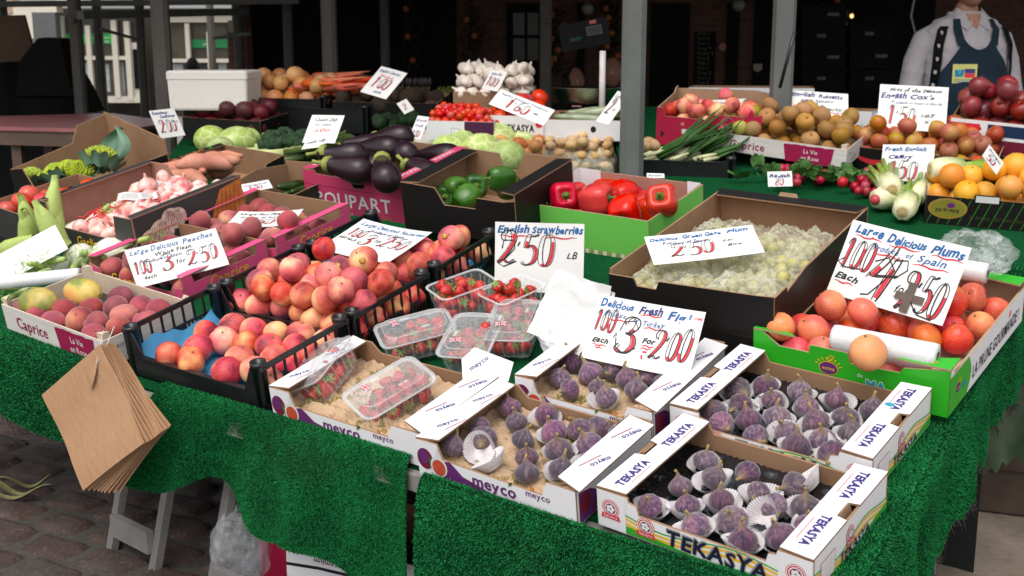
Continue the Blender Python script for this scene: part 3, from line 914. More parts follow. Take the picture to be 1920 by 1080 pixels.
def wood_tray(X, L, W, H, label, group=None, name='wooden_tray', printed=True, post=0.022, up=0.018):
    o = root(name, X, label, 'crate', group)
    F = wall_frames(L, W, H)
    for k in ('front', 'back', 'left', 'right'):
        w = L if k in ('front', 'back') else W
        mb = MB()
        z0 = 0.012
        mb.poly([(0.0, z0), (w * .30, z0), (w * .31, 0.004), (w * .36, 0.004), (w * .37, z0), (w, z0), (w, H), (0, H)] if k in ('front', 'back') else [(0.004, z0), (w - 0.004, z0), (w - .004, H), (.004, H)], 0.004, 0, 1)
        p = part(mb, 'side_board', ['wood_white' if k in ('front', 'right') else 'wood', 'wood'], o, F[k])
        if k == 'front' and printed:
            tx = MB()
            s = H * 0.55
            write(tx, 'Caprice', 0.13 * L, H * .36, s, 0, 0.0012, 0.95, 0, 0, .012)
            # brush-edged plum patch
            rnd = random.Random(4)
            pts = []
            for i in range(15): pts.append((0.56 * L + 0.33 * L * i / 14, H * .10 + rnd.uniform(-.004, .004)))
            for i in range(15): pts.append((0.90 * L - 0.36 * L * i / 14 + rnd.uniform(-.006, .006), H * .92 + rnd.uniform(-.004, .002)))
            tx.add([(a, b, 0.0009) for a, b in pts], [tuple(range(len(pts)))], 1)
            write(tx, 'La Vie', .74 * L, H * .55, H * .30, 2, 0.0014, 0.85, 0, 0, 0.004, 'c')
            write(tx, 'en Rose', .74 * L, H * .24, H * .30, 2, 0.0014, 0.85, 0, 0, 0.004, 'c')
            part(tx, 'printed_name', ['ink_crimson', 'ink_crimson', 'ink_white'], p)
        if k == 'right' and printed:
            tx = MB()
            write(tx, 'FRUIT', 0.10 * W, H * .62, H * .16, 0, 0.0012)
            disc(tx, .30 * W, H * .35, .09 * W, H * .12, 0, 0.001, 24, 0.9)
            write(tx, 'GFCP', .30 * W, H * .31, H * .11, 0, 0.0012, align='c')
            part(tx, 'printed_name', ['ink_maroon'], p)
    for (x, y) in ((0.004, 0.004), (L - 0.004 - post, 0.004), (0.004, W - .004 - post), (L - .004 - post, W - .004 - post)):
        mb = MB(); mb.add([(x, y, 0), (x + post, y, 0), (x, y + post, 0), (x, y, H + up), (x + post, y, H + up), (x, y + post, H + up)] if (x < L / 2 and y < W / 2) else
                          [(x + post, y, 0), (x + post, y + post, 0), (x, y, 0), (x + post, y, H + up), (x + post, y + post, H + up), (x, y, H + up)] if (y < W / 2) else
                          [(x, y + post, 0), (x, y, 0), (x + post, y + post, 0), (x, y + post, H + up), (x, y, H + up), (x + post, y + post, H + up)] if (x < L / 2) else
                          [(x + post, y + post, 0), (x, y + post, 0), (x + post, y, 0), (x + post, y + post, H + up), (x, y + post, H + up), (x + post, y, H + up)],
                          [(0, 2, 1), (3, 4, 5), (0, 1, 4, 3), (1, 2, 5, 4), (2, 0, 3, 5)])
        part(mb, 'corner_post', ['wood'], o)
    mb = MB(); mb.box((.004, .004, .012), (L - .004, W - .004, .016)); part(mb, 'bottom_board', ['wood'], o)
    return o
def bar_wall(mb, w, H, X, z0=0.012, t=0.006, handle=True, dip=0.0):
    """openwork wall of a plastic crate: rails and bars"""
    top = H
    mb.box((0, top - .012, -t), (w, top, 0.002), 0, X)
    mb.box((0, 0, -t), (w, z0 + .012, 0), 0, X)
    mid = H * .46
    mb.box((0.01, mid, -t + .0005), (w - .01, mid + .006, -.0005), 0, X)
    n = max(4, int(w / .036))
    for i in range(n + 1):
        x = .012 + (w - .024) * i / n
        mb.box((x - .003, mid, -t + .001), (x + .003, top - .011, -.001), 0, X)
    n2 = max(6, int(w / .014))
    for i in range(n2 + 1):
        x = .012 + (w - .024) * i / n2
        if abs(x / w - .5) < .12: continue
        mb.box((x - .0022, z0, -t + .0015), (x + .0022, mid + .001, -.0015), 0, X)
    mb.box((w * .38, z0, -t), (w * .62, mid + .003, -0.0002), 0, X)
def plastic_crate(X, L, W, H, label, group=None, front_low=0.45):
    o = root('plastic_crate', X, label, 'crate', group)
    F = wall_frames(L, W, H)
    for k in ('left', 'right'):
        mb = MB(); bar_wall(mb, W, H, None); part(mb, 'side_wall', ['black_plastic'], o, F[k])
    for k in ('front', 'back'):
        mb = MB()
        hl = H * front_low
        # low middle, shoulders rising to the corner posts
        mb.poly([(0, 0), (L, 0), (L, H * .97), (L - .030, H * .97), (L - .060, hl), (.060, hl), (.030, H * .97), (0, H * .97)], 0.006, 0)
        mb.box((.055, hl - .006, -.010), (L - .055, hl + .001, .003))
        part(mb, 'end_wall', ['black_plastic'], o, F[k])
    for (x, y) in ((.016, .014), (L - .016, .014), (.016, W - .014), (L - .016, W - .014)):
        mb = MB()
        mb.lathe([(.016, 0), (.017, H * .95), (.019, H * .955), (.019, H + .008), (.012, H + .008), (.011, H - .01), (0, H - .012)], 14, 0)
        part(mb, 'corner_post', ['black_plastic'], o, TR(x, y, 0))
    mb = MB(); mb.box((.003, .003, .004), (L - .003, W - .003, .010)); part(mb, 'bottom_grid', ['black_plastic'], o)
    return o
def rrect(hx, hy, c, n=3):
    pts = []
    for (sx, sy, a0) in ((1, 1, 0), (-1, 1, 90), (-1, -1, 180), (1, -1, 270)):
        for k in range(n + 1):
            a = R(a0 + 90 * k / n); pts.append((sx * (hx - c) + c * math.cos(a), sy * (hy - c) + c * math.sin(a)))
    return pts
def loft(mb, rings, m=0, cap0=False, cap1=False, smooth=False):
    n = len(rings[0]); vs = [p for r_ in rings for p in r_]; fs = []
    for j in range(len(rings) - 1):
        fs += [(j * n + k, j * n + (k + 1) % n, (j + 1) * n + (k + 1) % n, (j + 1) * n + k) for k in range(n)]
    if cap0: fs.append(tuple(range(n - 1, -1, -1)))
    if cap1: fs.append(tuple(range((len(rings) - 1) * n, len(rings) * n)))
    mb.add(vs, fs, m, smooth)
def ring(hx, hy, c, z): return [(x, y, z) for x, y in rrect(hx, hy, c)]
def flag(tx, s, z):
    """small red white and blue union flag sticker"""
    rect(tx, -s, -s * .6, s, s * .6, 0, z)
    for (x, y) in ((1, 1), (-1, 1), (1, -1), (-1, -1)):
        stroke(tx, [(0, 0), (x * s, y * s * .6)], s * .30, 1, z + .0002); stroke(tx, [(0, 0), (x * s, y * s * .6)], s * .10, 2, z + .0004)
    stroke(tx, [(-s, 0), (s, 0)], s * .40, 1, z + .0006); stroke(tx, [(0, -s * .6), (0, s * .6)], s * .40, 1, z + .0006)
    stroke(tx, [(-s, 0), (s, 0)], s * .22, 2, z + .0008); stroke(tx, [(0, -s * .6), (0, s * .6)], s * .22, 2, z + .0008)
# ================================================================ MARKET SQUARE BEHIND: canopies, posts, buildings
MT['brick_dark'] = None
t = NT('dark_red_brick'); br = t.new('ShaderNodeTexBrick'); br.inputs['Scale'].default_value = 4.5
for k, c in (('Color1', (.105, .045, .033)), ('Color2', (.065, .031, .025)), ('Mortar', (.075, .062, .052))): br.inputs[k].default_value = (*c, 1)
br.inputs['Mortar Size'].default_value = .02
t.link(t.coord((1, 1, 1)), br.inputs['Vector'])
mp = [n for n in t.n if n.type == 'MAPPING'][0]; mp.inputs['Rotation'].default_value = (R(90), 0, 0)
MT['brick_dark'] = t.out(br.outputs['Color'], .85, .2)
MT['black_paint'] = plain('black_paint_and_shade', (.004, .004, .004), .7, .2, spec=.1)
MT['cream_paint'] = plain('cream_joinery_paint', (.50, .46, .38), .6, .06)
MT['pale_render'] = plain('pale_cream_render', (.62, .56, .46), .8, .06)
MT['tarp'] = plain('dark_canopy_sheet', (.02, .022, .018), .8, .2, spec=.1)
t = NT('window_glass'); t.b.inputs['Base Color'].default_value = (.012, .012, .010, 1); MT['glass_dark'] = t.out((.02, .019, .015), .12, .5)
def slab(name, lo, hi, mat, label=None, cat=None, group=None, kind=None, X=None, parent=None):
    mb = MB(); mb.box(lo, hi); o = link(name, mb.mesh(name, [mat]), X, parent); tag(o, label, cat, group, kind); return o
# canopy: a sheet roof on the steel posts, over the back of the stall and the square
cn = root('market_canopy', TR(0, 0, 0), 'dark sheet roof of the market stalls above the back rows', 'canopy')
mb = MB()
mb.grid(lambda a, b: (-3.2 + 9.7 * a, 5.0 + 7.4 * b, 2.45 + .25 * abs(math.sin(b * 6.3)) + .02 * math.sin(a * 40)), 40, 24); part(mb, 'roof_sheet', ['tarp'], cn)
mb = MB(); mb.grid(lambda a, b: (-9 + 5.8 * a, 6.0 + 6.0 * b, 2.45 + .25 * abs(math.sin(b * 6.3))), 20, 20); part(mb, 'roof_sheet', ['tarp'], cn)
for yb in (5.0, 7.0, 9.6, 12.3):
    mb = MB(); mb.box((-3.2, yb - .03, 2.40), (6.5, yb + .03, 2.45)); part(mb, 'beam', ['steel_post'], cn)
def post(px0, px1, py1, w_px, label, extra=None):
    wd = .09 if w_px > 40 else (.085 if w_px > 30 else .078)
    D_ = FPX * wd / w_px
    base = at_y((px0 * .3 + px1 * .7), py1, D_); top = at_y(px0, 0, D_)
    x = (base.x + top.x) / 2
    o = root('steel_post', TR(x, D_, 0) @ RZ(random.uniform(-12, 12)), label, 'post', 'steel posts of the market canopy')
    mb = MB(); h = wd / 2; c = h * .45
    pts = [(h, -h + c), (h, h - c), (h - c, h), (-h + c, h), (-h, h - c), (-h, -h + c), (-h + c, -h), (h - c, -h)]
    loft(mb, [[(x_, y_, z_) for x_, y_ in pts] for z_ in (0, 2.42)], 0, True, True); part(mb, 'shaft', ['steel_post' if D_ < 6 else 'brown_post'], o)
    mb = MB(); mb.box((-wd, -wd, 0), (wd, wd, .012)); part(mb, 'base_plate', ['steel_post'], o)
    if extra == 'bolt':
        mb = MB(); mb.lathe([(.02, 0), (.02, .012), (.012, .014), (.012, .022), (0, .023)], 12); part(mb, 'bolt_plate', ['steel_post'], o, TR(0, -h - .0, at_y(px0, 40, D_).z) @ RX(90))
    return o, x, D_
random.seed(3)
for (a, b, c_, w_, lb, ex) in ((5, 20, 215, 18, 'steel post at the far left frame edge', 'bolt'), (141, 155, 208, 21, 'steel post in front of the shop window, left of the green band', 'bolt'), (184, 192, 190, 15, 'thin steel post before the green shop band', None), (262, 275, 205, 16, 'dark steel post beside the shop door', None),
                               (302, 310, 200, 31, 'thick grey steel post rising behind the blue and red price card', None), (394, 400, 135, 12, 'thinnest distant post seen above the foam box', None), (446, 450, 138, 16, 'steel post at the right end of the shopfront', None), (538, 545, 165, 17, 'steel post above the plastic chair', 'bolt'),
                               (613, 628, 175, 26, 'steel post rising behind the carrots', None), (720, 725, 125, 16, 'steel post directly behind the celeriac card', None), (1023, 1023, 170, 20, 'steel post left of the weighing scale', 'bolt'), (1188, 1185, 290, 43, 'broad grey steel post in the middle right of the stall, nearest one', None), (1470, 1465, 165, 37, 'steel post rising behind the russet apples', None)):
    post(a, b, c_, w_, lb, ex)
random.seed(7)
# horizontal rails at the upper left
for k, (p0, p1, th, lb) in enumerate(((at_y(-20, 8, 9.4), at_y(560, 2, 9.9), .045, 'long horizontal steel rail across the upper left'), (at_y(150, 28, 8.0), at_y(462, 22, 10.2), .055, 'thick horizontal beam with pale top edge at upper left'), (at_y(190, 55, 9), at_y(266, 76, 10), .02, 'thin diagonal brace by the shop door'), (at_y(400, 72, 10.0), at_y(470, 62, 10.1), .025, 'thin brace between the far posts'))):
    d = p1 - p0; mb = MB(); mb.box((0, -th / 2, -th / 2), (d.length, th / 2, th / 2))
    single(mb, 'steel_rail', ['steel_post'], Matrix.Translation(p0) @ d.to_track_quat('X', 'Z').to_matrix().to_4x4(), lb, 'rail', 'steel rails of the market frame')
# ---- shopfront on the left
D0 = 21.0
sf = root('shopfront', TR(0, 0, 0), 'cream framed shopfront with green bands in its dark windows', 'shop')
def P_(px, py, y=D0): return at_y(px, py, y)
def srect(x0, y0, x1, y1, mat, name, depth=.0, th=.08, par=sf):
    a, b = P_(x0, y1), P_(x1, y0); ym = (y0 + y1) / 2; a.x = P_(x0, ym).x; b.x = P_(x1, ym).x
    mb = MB(); mb.box((min(a.x, b.x), D0 - depth - th, a.z), (max(a.x, b.x), D0 - depth, b.z)); return part(mb, name, [mat], par)
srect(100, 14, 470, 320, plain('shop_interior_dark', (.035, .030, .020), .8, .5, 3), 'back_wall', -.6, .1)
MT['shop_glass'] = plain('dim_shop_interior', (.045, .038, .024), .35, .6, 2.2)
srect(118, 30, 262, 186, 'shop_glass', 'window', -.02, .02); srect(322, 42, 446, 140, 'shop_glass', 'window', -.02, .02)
srect(126, 63, 216, 82, plain('shop_green_band', srgb(20, 150, 62), .4), 'green_band', .01, .02); srect(360, 74, 434, 90, plain('shop_green_band_dim', srgb(20, 112, 60), .4), 'green_band', .01, .02)
tx = MB()
for k, (a_, b_) in enumerate(((163, 70), (163, 77), (192, 70), (192, 77), (382, 82))):
    q = P_(a_, b_); tx.v  # small white words on the bands
    w0 = MB(); write(w0, 'prints' if k % 2 else 'photos', 0, 0, .05, 0, 0); tx.add([(q.x + x, D0 - .045, q.z + y - .02) for x, y, z in w0.v], w0.f, 0)
part(tx, 'band_lettering', ['ink_white'], sf)
for (x0, x1, y0, y1) in ((117, 128, 30, 190), (168, 177, 48, 182), (216, 226, 38, 183), (240, 250, 40, 187), (352, 360, 44, 140), (432, 440, 46, 140), (392, 397, 60, 138)): srect(x0, y0, x1, y1, 'cream_paint', 'upright', .03, .1)
for (x0, x1, y0, y1) in ((110, 245, 105, 112), (322, 440, 110, 117), (110, 272, 180, 192), (320, 440, 30, 42)): srect(x0, y0, x1, y1, 'cream_paint', 'crossbar', .025, .09)
dr = srect(249, 80, 274, 190, 'cream_paint', 'door', .02, .06); srect(254, 92, 270, 166, 'black_paint', 'door_glass', .09, .01)
for (x0, y0, x1, y1) in ((130, 115, 143, 172), (160, 118, 165, 140), (192, 120, 206, 172), (226, 115, 234, 178), (324, 120, 344, 140), (410, 118, 425, 132)): srect(x0, y0, x1, y1, plain('poster_paper', (.30, .32, .33), .6, .3, 12), 'poster', .0, .012)
for (x0, y0, x1, y1, m) in ((14, 0, 40, 27, plain('pinkish_render', (.42, .28, .21), .8)), (40, 6, 120, 24, 'pale_render'), (40, 24, 78, 72, 'pale_render'), (78, 24, 120, 100, plain('grey_cladding', (.10, .10, .10), .7)), (120, 0, 290, 12, 'pale_render'), (290, 0, 470, 10, 'pale_render')): srect(x0, y0, x1, y1, m, 'wall', .06, .3)
slab('distant_pavement', (-30, 13, .006), (-2, 40, .010), plain('pale_pavement', (.22, .20, .18), .8), kind='structure')
# ---- dark pub building across the middle and right
DB = 11.5
pub = root('brick_building', TR(0, 0, 0), 'dark brick building in deep shade behind the market stalls', 'building')
def brect(x0, y0, x1, y1, mat, name, depth=.0, th=.06, par=None, ext=False):
    a, b = at_y(x0, y1, DB), at_y(x1, y0, DB); ym = (y0 + y1) / 2; a.x = at_y(x0, ym, DB).x; b.x = at_y(x1, ym, DB).x
    z0 = 0 if ext else a.z
    z1 = 3.6 if y0 <= 0 else b.z
    mb = MB(); mb.box((a.x, DB - depth - th, z0), (b.x, DB - depth, z1)); return part(mb, name, [mat], par or pub)
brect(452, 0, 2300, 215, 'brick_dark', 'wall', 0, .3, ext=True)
for (x0, x1) in ((487, 858), (950, 1012), (1078, 1092), (1212, 1282), (1350, 1372), (1400, 1725)): brect(x0, 8 if x0 not in (487, 1400) else 0, x1, 215, 'black_paint', 'dark_opening', .3, .03, ext=True)  # flat black panels, deep shade of the doorways is put into their colour
t = NT('red_brick_painted_lit'); br = t.new('ShaderNodeTexBrick'); br.inputs['Scale'].default_value = 4.5  # same brick made brighter, open daylight is put into its colour
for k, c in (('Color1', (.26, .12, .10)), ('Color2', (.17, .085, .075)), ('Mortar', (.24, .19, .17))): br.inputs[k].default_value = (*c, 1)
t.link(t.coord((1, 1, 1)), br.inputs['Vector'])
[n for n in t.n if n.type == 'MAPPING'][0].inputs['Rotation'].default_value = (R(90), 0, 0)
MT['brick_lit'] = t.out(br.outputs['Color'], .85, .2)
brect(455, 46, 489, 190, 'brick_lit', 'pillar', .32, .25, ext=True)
brect(455, 40, 472, 62, 'pale_render', 'pillar_capital', .58, .02)
w = brect(955, 18, 1010, 118, 'black_paint', 'window', .34, .03)
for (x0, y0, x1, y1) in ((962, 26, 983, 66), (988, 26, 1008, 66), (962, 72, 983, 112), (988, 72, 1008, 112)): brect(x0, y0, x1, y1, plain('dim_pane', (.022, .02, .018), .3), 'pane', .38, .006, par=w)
cb = brect(1292, 60, 1330, 165, 'black_paint', 'chalkboard', .31, .02)
rnd = random.Random(6)
tx = MB()
for k in range(11):
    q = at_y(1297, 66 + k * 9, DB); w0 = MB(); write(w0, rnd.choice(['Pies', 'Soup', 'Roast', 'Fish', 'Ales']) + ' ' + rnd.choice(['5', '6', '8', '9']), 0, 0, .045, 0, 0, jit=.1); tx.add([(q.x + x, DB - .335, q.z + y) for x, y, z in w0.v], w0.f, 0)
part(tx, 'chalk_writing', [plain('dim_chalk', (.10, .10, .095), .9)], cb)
# hanging greenery with orange flowers on the pub front
def garland(px0, py0, px1, py1, n, label, seed):
    mb = MB(); rnd = random.Random(seed)
    a, b = at_y(px0, py0, DB - .45), at_y(px1, py1, DB - .45)
    for k in range(n):
        p = a.lerp(b, rnd.random()) + Vector((rnd.gauss(0, .05), rnd.gauss(0, .04), rnd.gauss(0, .04))); s = rnd.uniform(.02, .05)
        d = Vector((rnd.uniform(-1, 1), rnd.uniform(-1, 1), rnd.uniform(-1, 1))).normalized(); e = d.cross(Vector((.3, .2, 1))).normalized()
        mb.add([p, p + d * s + e * s * .4, p + d * s * 2, p + d * s - e * s * .4], [(0, 1, 2, 3)])
    o = root('climbing_plant', TR(0, 0, 0), label, 'plant', 'climbing plants on the dark building')
    part(mb, 'foliage', ['shade_leaf'], o)
    mb = MB()
    for k in range(3 if seed < 3 else 6):
        p = a.lerp(b, (k + .5) / (3 if seed < 3 else 6)) + Vector((rnd.gauss(0, .05), -.08, rnd.gauss(0, .03))); mb.lathe([(q * .03, z * .03) for q, z in ball_profile(6)], 8, 0, None, TR(*p))
    fl = part(mb, 'blossom', [plain('orange_blossom', srgb(150, 84, 40), .7)] if 'orange_blossom' not in bpy.data.materials else [bpy.data.materials['orange_blossom']], o); fl['kind'] = 'stuff'
MT['shade_leaf'] = plain('dull_creeper_leaf', (.018, .026, .010), .7, .5, 20)
garland(772, 5, 770, 120, 260, 'creeper hanging left of the black doorway with few blossoms', 1); garland(884, 5, 884, 150, 260, 'creeper hanging right of the black doorway with small blossoms', 2); garland(1040, 20, 1044, 140, 240, 'creeper with orange blossoms just right of the thin steel post', 3); garland(1145, 0, 1148, 110, 300, 'creeper with bright orange blossoms behind the scale display', 4); garland(1560, 5, 1575, 60, 240, 'creeper with blossoms left of the apron man', 5)
for (px, py, lb) in ((1102, 17, 'round wall fitting left of the broad post'), (1385, 10, 'dome camera on the dark wall right of the broad post')):
    mb = MB(); mb.lathe([(q * .055, z * .055) for q, z in ball_profile(8)], 14); mb.tube([(0, .05, .04), (0, .2, .06)], .02, 8)
    single(mb, 'dome_camera', [plain('grey_camera_shell', (.22, .21, .2), .35)] if 'grey_camera_shell' not in bpy.data.materials else [bpy.data.materials['grey_camera_shell']], TR(*at_y(px, py, DB - .55)), lb, 'camera', 'cameras on the dark wall')
MT['lampglow'] = None
t = NT('warm_bulb'); t.b.inputs['Emission Color'].default_value = (1, .55, .2, 1); t.b.inputs['Emission Strength'].default_value = 1.2; MT['lampglow'] = t.out((.8, .5, .2), .4)
for (px, py, lb) in ((1597, 30, 'small glowing warm bulb left of the apron man'), (1566, 36, 'small glowing warm bulb in the creeper')):
    o = root('light_bulb', TR(*at_y(px, py, 9.5)), lb, 'bulb', 'warm bulbs in the dark')
    mb = MB(); mb.lathe([(q * .016, z * .018) for q, z in ball_profile(6)], 10); part(mb, 'glass_bulb', ['lampglow'], o); mb = MB(); mb.tube([(0, 0, .016), (0, 0, .04)], .01, 8); part(mb, 'cap', ['black_plastic'], o)
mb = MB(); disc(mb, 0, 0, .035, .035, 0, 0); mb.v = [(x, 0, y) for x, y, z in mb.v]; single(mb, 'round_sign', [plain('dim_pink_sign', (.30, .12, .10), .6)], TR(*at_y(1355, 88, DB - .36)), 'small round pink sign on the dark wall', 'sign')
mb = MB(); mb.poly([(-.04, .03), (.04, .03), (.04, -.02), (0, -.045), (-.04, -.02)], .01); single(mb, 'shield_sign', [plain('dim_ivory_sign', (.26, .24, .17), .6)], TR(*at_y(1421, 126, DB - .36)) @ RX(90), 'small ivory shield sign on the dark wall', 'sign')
mb = MB(); a = at_y(1715, -5, 6.6); mb.tube([a, at_y(1708, 30, 6.6), at_y(1716, 62, 6.6), at_y(1735, 90, 6.6)], .006, 6); single(mb, 'cable', [plain('grey_cable', (.2, .19, .17), .6)], None, 'thin grey cable hanging left of the apron man', 'cable')
mb = MB(); mb.tube([at_y(1490, 60, 4.62), at_y(1478, 105, 4.62), at_y(1462, 165, 4.62)], .007, 6); single(mb, 'cable', ['black_plastic'], None, 'black cable running down beside the post behind the russets', 'cable')
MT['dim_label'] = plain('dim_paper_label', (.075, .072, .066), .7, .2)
for k, (px, py, lb) in enumerate(((1545, 150, 'black crate stacked in the dark left of the apron man, lowest'), (1545, 110, 'black crate stacked in the dark left of the apron man, second from the bottom'), (1545, 70, 'black crate stacked in the dark left of the apron man, third from the bottom'), (1545, 30, 'black crate stacked in the dark left of the apron man, topmost'), (1635, 150, 'black crate in the dark right stack, lowest one'), (1635, 108, 'black crate in the dark right stack, second from the bottom'), (1635, 66, 'black crate in the dark right stack, topmost one'))):
    q = at_y(px, py, 8.2); o = root('stacked_crate', TR(q.x, 8.2, q.z), lb, 'crate', 'crates stacked in the dark')
    mb = MB(); mb.box((-.15, 0, -.07), (.15, .3, .065)); mb.box((-.155, -.006, .045), (.155, .306, .068)); part(mb, 'body', ['black_paint'], o)
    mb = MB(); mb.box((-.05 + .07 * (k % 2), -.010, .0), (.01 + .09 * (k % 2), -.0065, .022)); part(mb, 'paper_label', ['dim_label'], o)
# dark piles at the left: covered stall, leaning boards
bd = at_y(30, 30, 7.6)
def board_px(pts, y, th, mat, label, name='leaning_board', cat='board', group='boards of the packed stall at left'):
    W_ = [at_y(px, py, y) for px, py in pts]; mb = MB()
    mb.add([(p.x, p.y, p.z) for p in W_] + [(p.x, p.y + th, p.z) for p in W_], [tuple(range(len(pts))), tuple(range(2 * len(pts) - 1, len(pts) - 1, -1))] + [(i, (i + 1) % len(pts), (i + 1) % len(pts) + len(pts), i + len(pts)) for i in range(len(pts))])
    return single(mb, name, [mat], None, label, cat, group)
MT['board_brown'] = plain('brown_board', (.085, .045, .025), .7, .2, 6)
board_px([(-60, 30), (44, 28), (68, 118), (-60, 110)], 8.6, .04, 'board_brown', 'wide brown board leaning at the far left')
board_px([(76, 74), (102, 74), (108, 132), (92, 118)], 8.4, .04, 'board_brown', 'small brown board leaning right of the dark stall')
MT['cover'] = plain('black_cover_sheet', (.006, .006, .006), .8, .3, spec=.15)
mb = MB()
cA, cB = at_y(-80, 122, 8.3), at_y(150, 200, 8.3)
mb.grid(lambda a, b: (cA.x + (cB.x - cA.x) * a, 8.3 + .5 * b, (cA.z + .02 * math.sin(a * 22)) * (1 if a < .82 else 1 - (a - .82) * 1.6) * (1 - .0 * b) if b > .08 else 0), 40, 6)
single(mb, 'covered_stall', ['cover'], None, 'packed up stall under a black cover sheet at far left', 'stall')
board_px([(70, 72), (84, 70), (112, 72), (128, 150), (140, 180), (30, 180), (34, 118)], 8.32, .3, 'cover', 'black folded parasol standing by the covered stall', 'folded_parasol', 'parasol', None)
# red table at left
RT = [at_z(-60, 219, .90), at_z(212, 212, .90), at_z(325, 228, .90), at_z(240, 243, .90), at_z(-60, 236, .90)]
rt = root('red_table', TR(0, 0, 0), 'dull red topped wooden market table at left', 'table')
MT['red_top'] = plain('dull_red_table_top', (.34, .125, .125), .35, .12, 5, .0, 60)
mb = MB(); n = len(RT); mb.add([tuple(p) for p in RT] + [(p.x, p.y, p.z - .02) for p in RT], [tuple(range(n)), tuple(range(2 * n - 1, n - 1, -1))] + [(i, i + n, (i + 1) % n + n, (i + 1) % n) for i in range(n)]); part(mb, 'tabletop', ['red_top'], rt)
MT['table_wood'] = plain('weathered_table_wood', (.11, .07, .05), .7, .25, 8)
for a_, b_ in ((RT[4], RT[3]), (RT[3], RT[2])):
    d = b_ - a_; mb = MB(); mb.box((0, .012, -.095), (d.length, .034, -.021)); part(mb, 'apron_board', ['table_wood'], rt, Matrix.Translation(a_) @ RZ(math.degrees(math.atan2(d.y, d.x))))
for p in (RT[3] + Vector((-.1, .1, 0)), RT[0] + Vector((.5, -.1, 0)), at_z(150, 236, .90) + Vector((0, .1, 0)), at_z(30, 236, .90)):
    mb = MB(); mb.box((-.025, -.025, 0), (.025, .025, .875)); part(mb, 'leg', ['table_wood'], rt, TR(p.x, p.y, 0))
# plastic chair
p = at_y(550, 172, 7.9)
ch = root('plastic_chair', TR(p.x, p.y, 0) @ RZ(180), 'white plastic garden chair with an arched back behind the carrots', 'chair')
MT['chair_white'] = plain('grubby_white_plastic', (.28, .27, .27), .5, .1)
zt = at_y(550, 142, 7.9).z
mb = MB(); mb.tube([(-.125, 0, .40), (-.125, 0, zt - .04), (-.09, 0, zt - .015), (0, 0, zt), (.09, 0, zt - .015), (.125, 0, zt - .04), (.125, 0, .40)], .014, 8); part(mb, 'back_frame', ['chair_white'], ch)
for k in range(3):
    mb = MB(); mb.box((-.08 + .06 * k, -.008, .42), (-.04 + .06 * k, .008, zt - .12)); part(mb, 'back_slat', ['chair_white'], ch)
mb = MB(); mb.box((-.2, 0, .40), (.2, .40, .425)); part(mb, 'seat', ['chair_white'], ch)
for (x, y) in ((-.18, .02), (.18, .02), (-.18, .38), (.18, .38)): mb = MB(); mb.tube([(x, y, .40), (x * 1.1, y, 0)], .017, 8); part(mb, 'leg', ['chair_white'], ch)

# ================================================================ PEOPLE
def skin_fig(verts, edges, radii, mat, name, parent, X=None, sub=2, rootv=0):
    me = bpy.data.meshes.new(name); me.from_pydata(verts, edges, [])
    o = bpy.data.objects.new(name, me); COL.objects.link(o)
    m = o.modifiers.new('skin', 'SKIN'); m.use_smooth_shade = True
    for i, r_ in enumerate(radii): me.skin_vertices[0].data[i].radius = r_ if isinstance(r_, tuple) else (r_, r_)
    me.skin_vertices[0].data[rootv].use_root = True
    s = o.modifiers.new('sub', 'SUBSURF'); s.levels = sub; s.render_levels = sub
    me.materials.append(mat)
    if parent: o.parent = parent
    if X is not None: o.matrix_local = X
    return o
MT['skin_ruddy'] = plain('ruddy_skin', (.36, .17, .11), .55, .12, 30, .05, 90)
MT['skin_ruddy'].node_tree.nodes['Principled BSDF'].inputs['Subsurface Weight'].default_value = .08
MT['hair_grey'] = plain('grey_hair', (.25, .23, .21), .7, .3, 90)
def head_mesh(s=1.0):
    """egg shaped head with brow, nose, lips, chin and ears, facing -Y, chin at z=0"""
    mb = MB()
    def fn(a, b):
        th = a * 2 * math.pi; ph = (b - .5) * math.pi
        x, y, z = math.cos(ph) * math.cos(th), math.cos(ph) * math.sin(th), math.sin(ph)
        w = .074 * (1 - .20 * max(0, -z) ** 1.5); d = .095 * (1 - .12 * max(0, -z))
        px, py, pz = x * w, y * d, .115 + z * .118
        if y < 0:
            f = (-y) ** 4 * math.exp(-(x / .35) ** 2)
            g = lambda zc, sd: math.exp(-((pz - zc) / sd) ** 2)
            nose = math.exp(-(px / .013) ** 2)
            py -= nose * (.022 * g(.085, .014) + .012 * g(.105, .016))
            py -= math.exp(-(px / .03) ** 2) * .006 * g(.052, .010) - .003 * g(.057, .003) * math.exp(-(px / .025) ** 2)
            py -= math.exp(-(px / .03) ** 2) * .008 * g(.016, .014)
            py -= .006 * g(.136, .010) * math.exp(-(px / .05) ** 2)
            for sx in (-1, 1): py += .010 * math.exp(-((px - sx * .031) / .014) ** 2) * g(.120, .011)
        return (px * s, py * s, pz * s)
    mb.grid(fn, 40, 32, 0)
    for sx in (-1, 1):
        mb.grid(lambda a, b: ((sx * (.070 + .012 * math.sin(math.pi * b)) ) * s, (.012 + .018 * math.cos(a * 6.283) * math.sin(math.pi * b) * .9) * s, (.105 + .03 * math.sin(a * 6.283) * math.sin(math.pi * b)) * s), 12, 6, 0)
    for sx in (-1, 1):
        mb.lathe([(q * .0115 * s, z * .0115 * s) for q, z in ball_profile(8)], 10, 1, None, TR(sx * .031 * s, -.076 * s, .119 * s))
        mb.lathe([(q * .005 * s, z * .005 * s) for q, z in ball_profile(6)], 8, 2, None, TR(sx * .031 * s, -.0865 * s, .119 * s))
    return mb
MT['eye_white'] = plain('eye_white', (.6, .58, .55), .3); MT['eye_dark'] = plain('eye_iris', (.03, .02, .015), .2)
MY = 5.9
mc = at_y(1812, 12, MY)              # chin
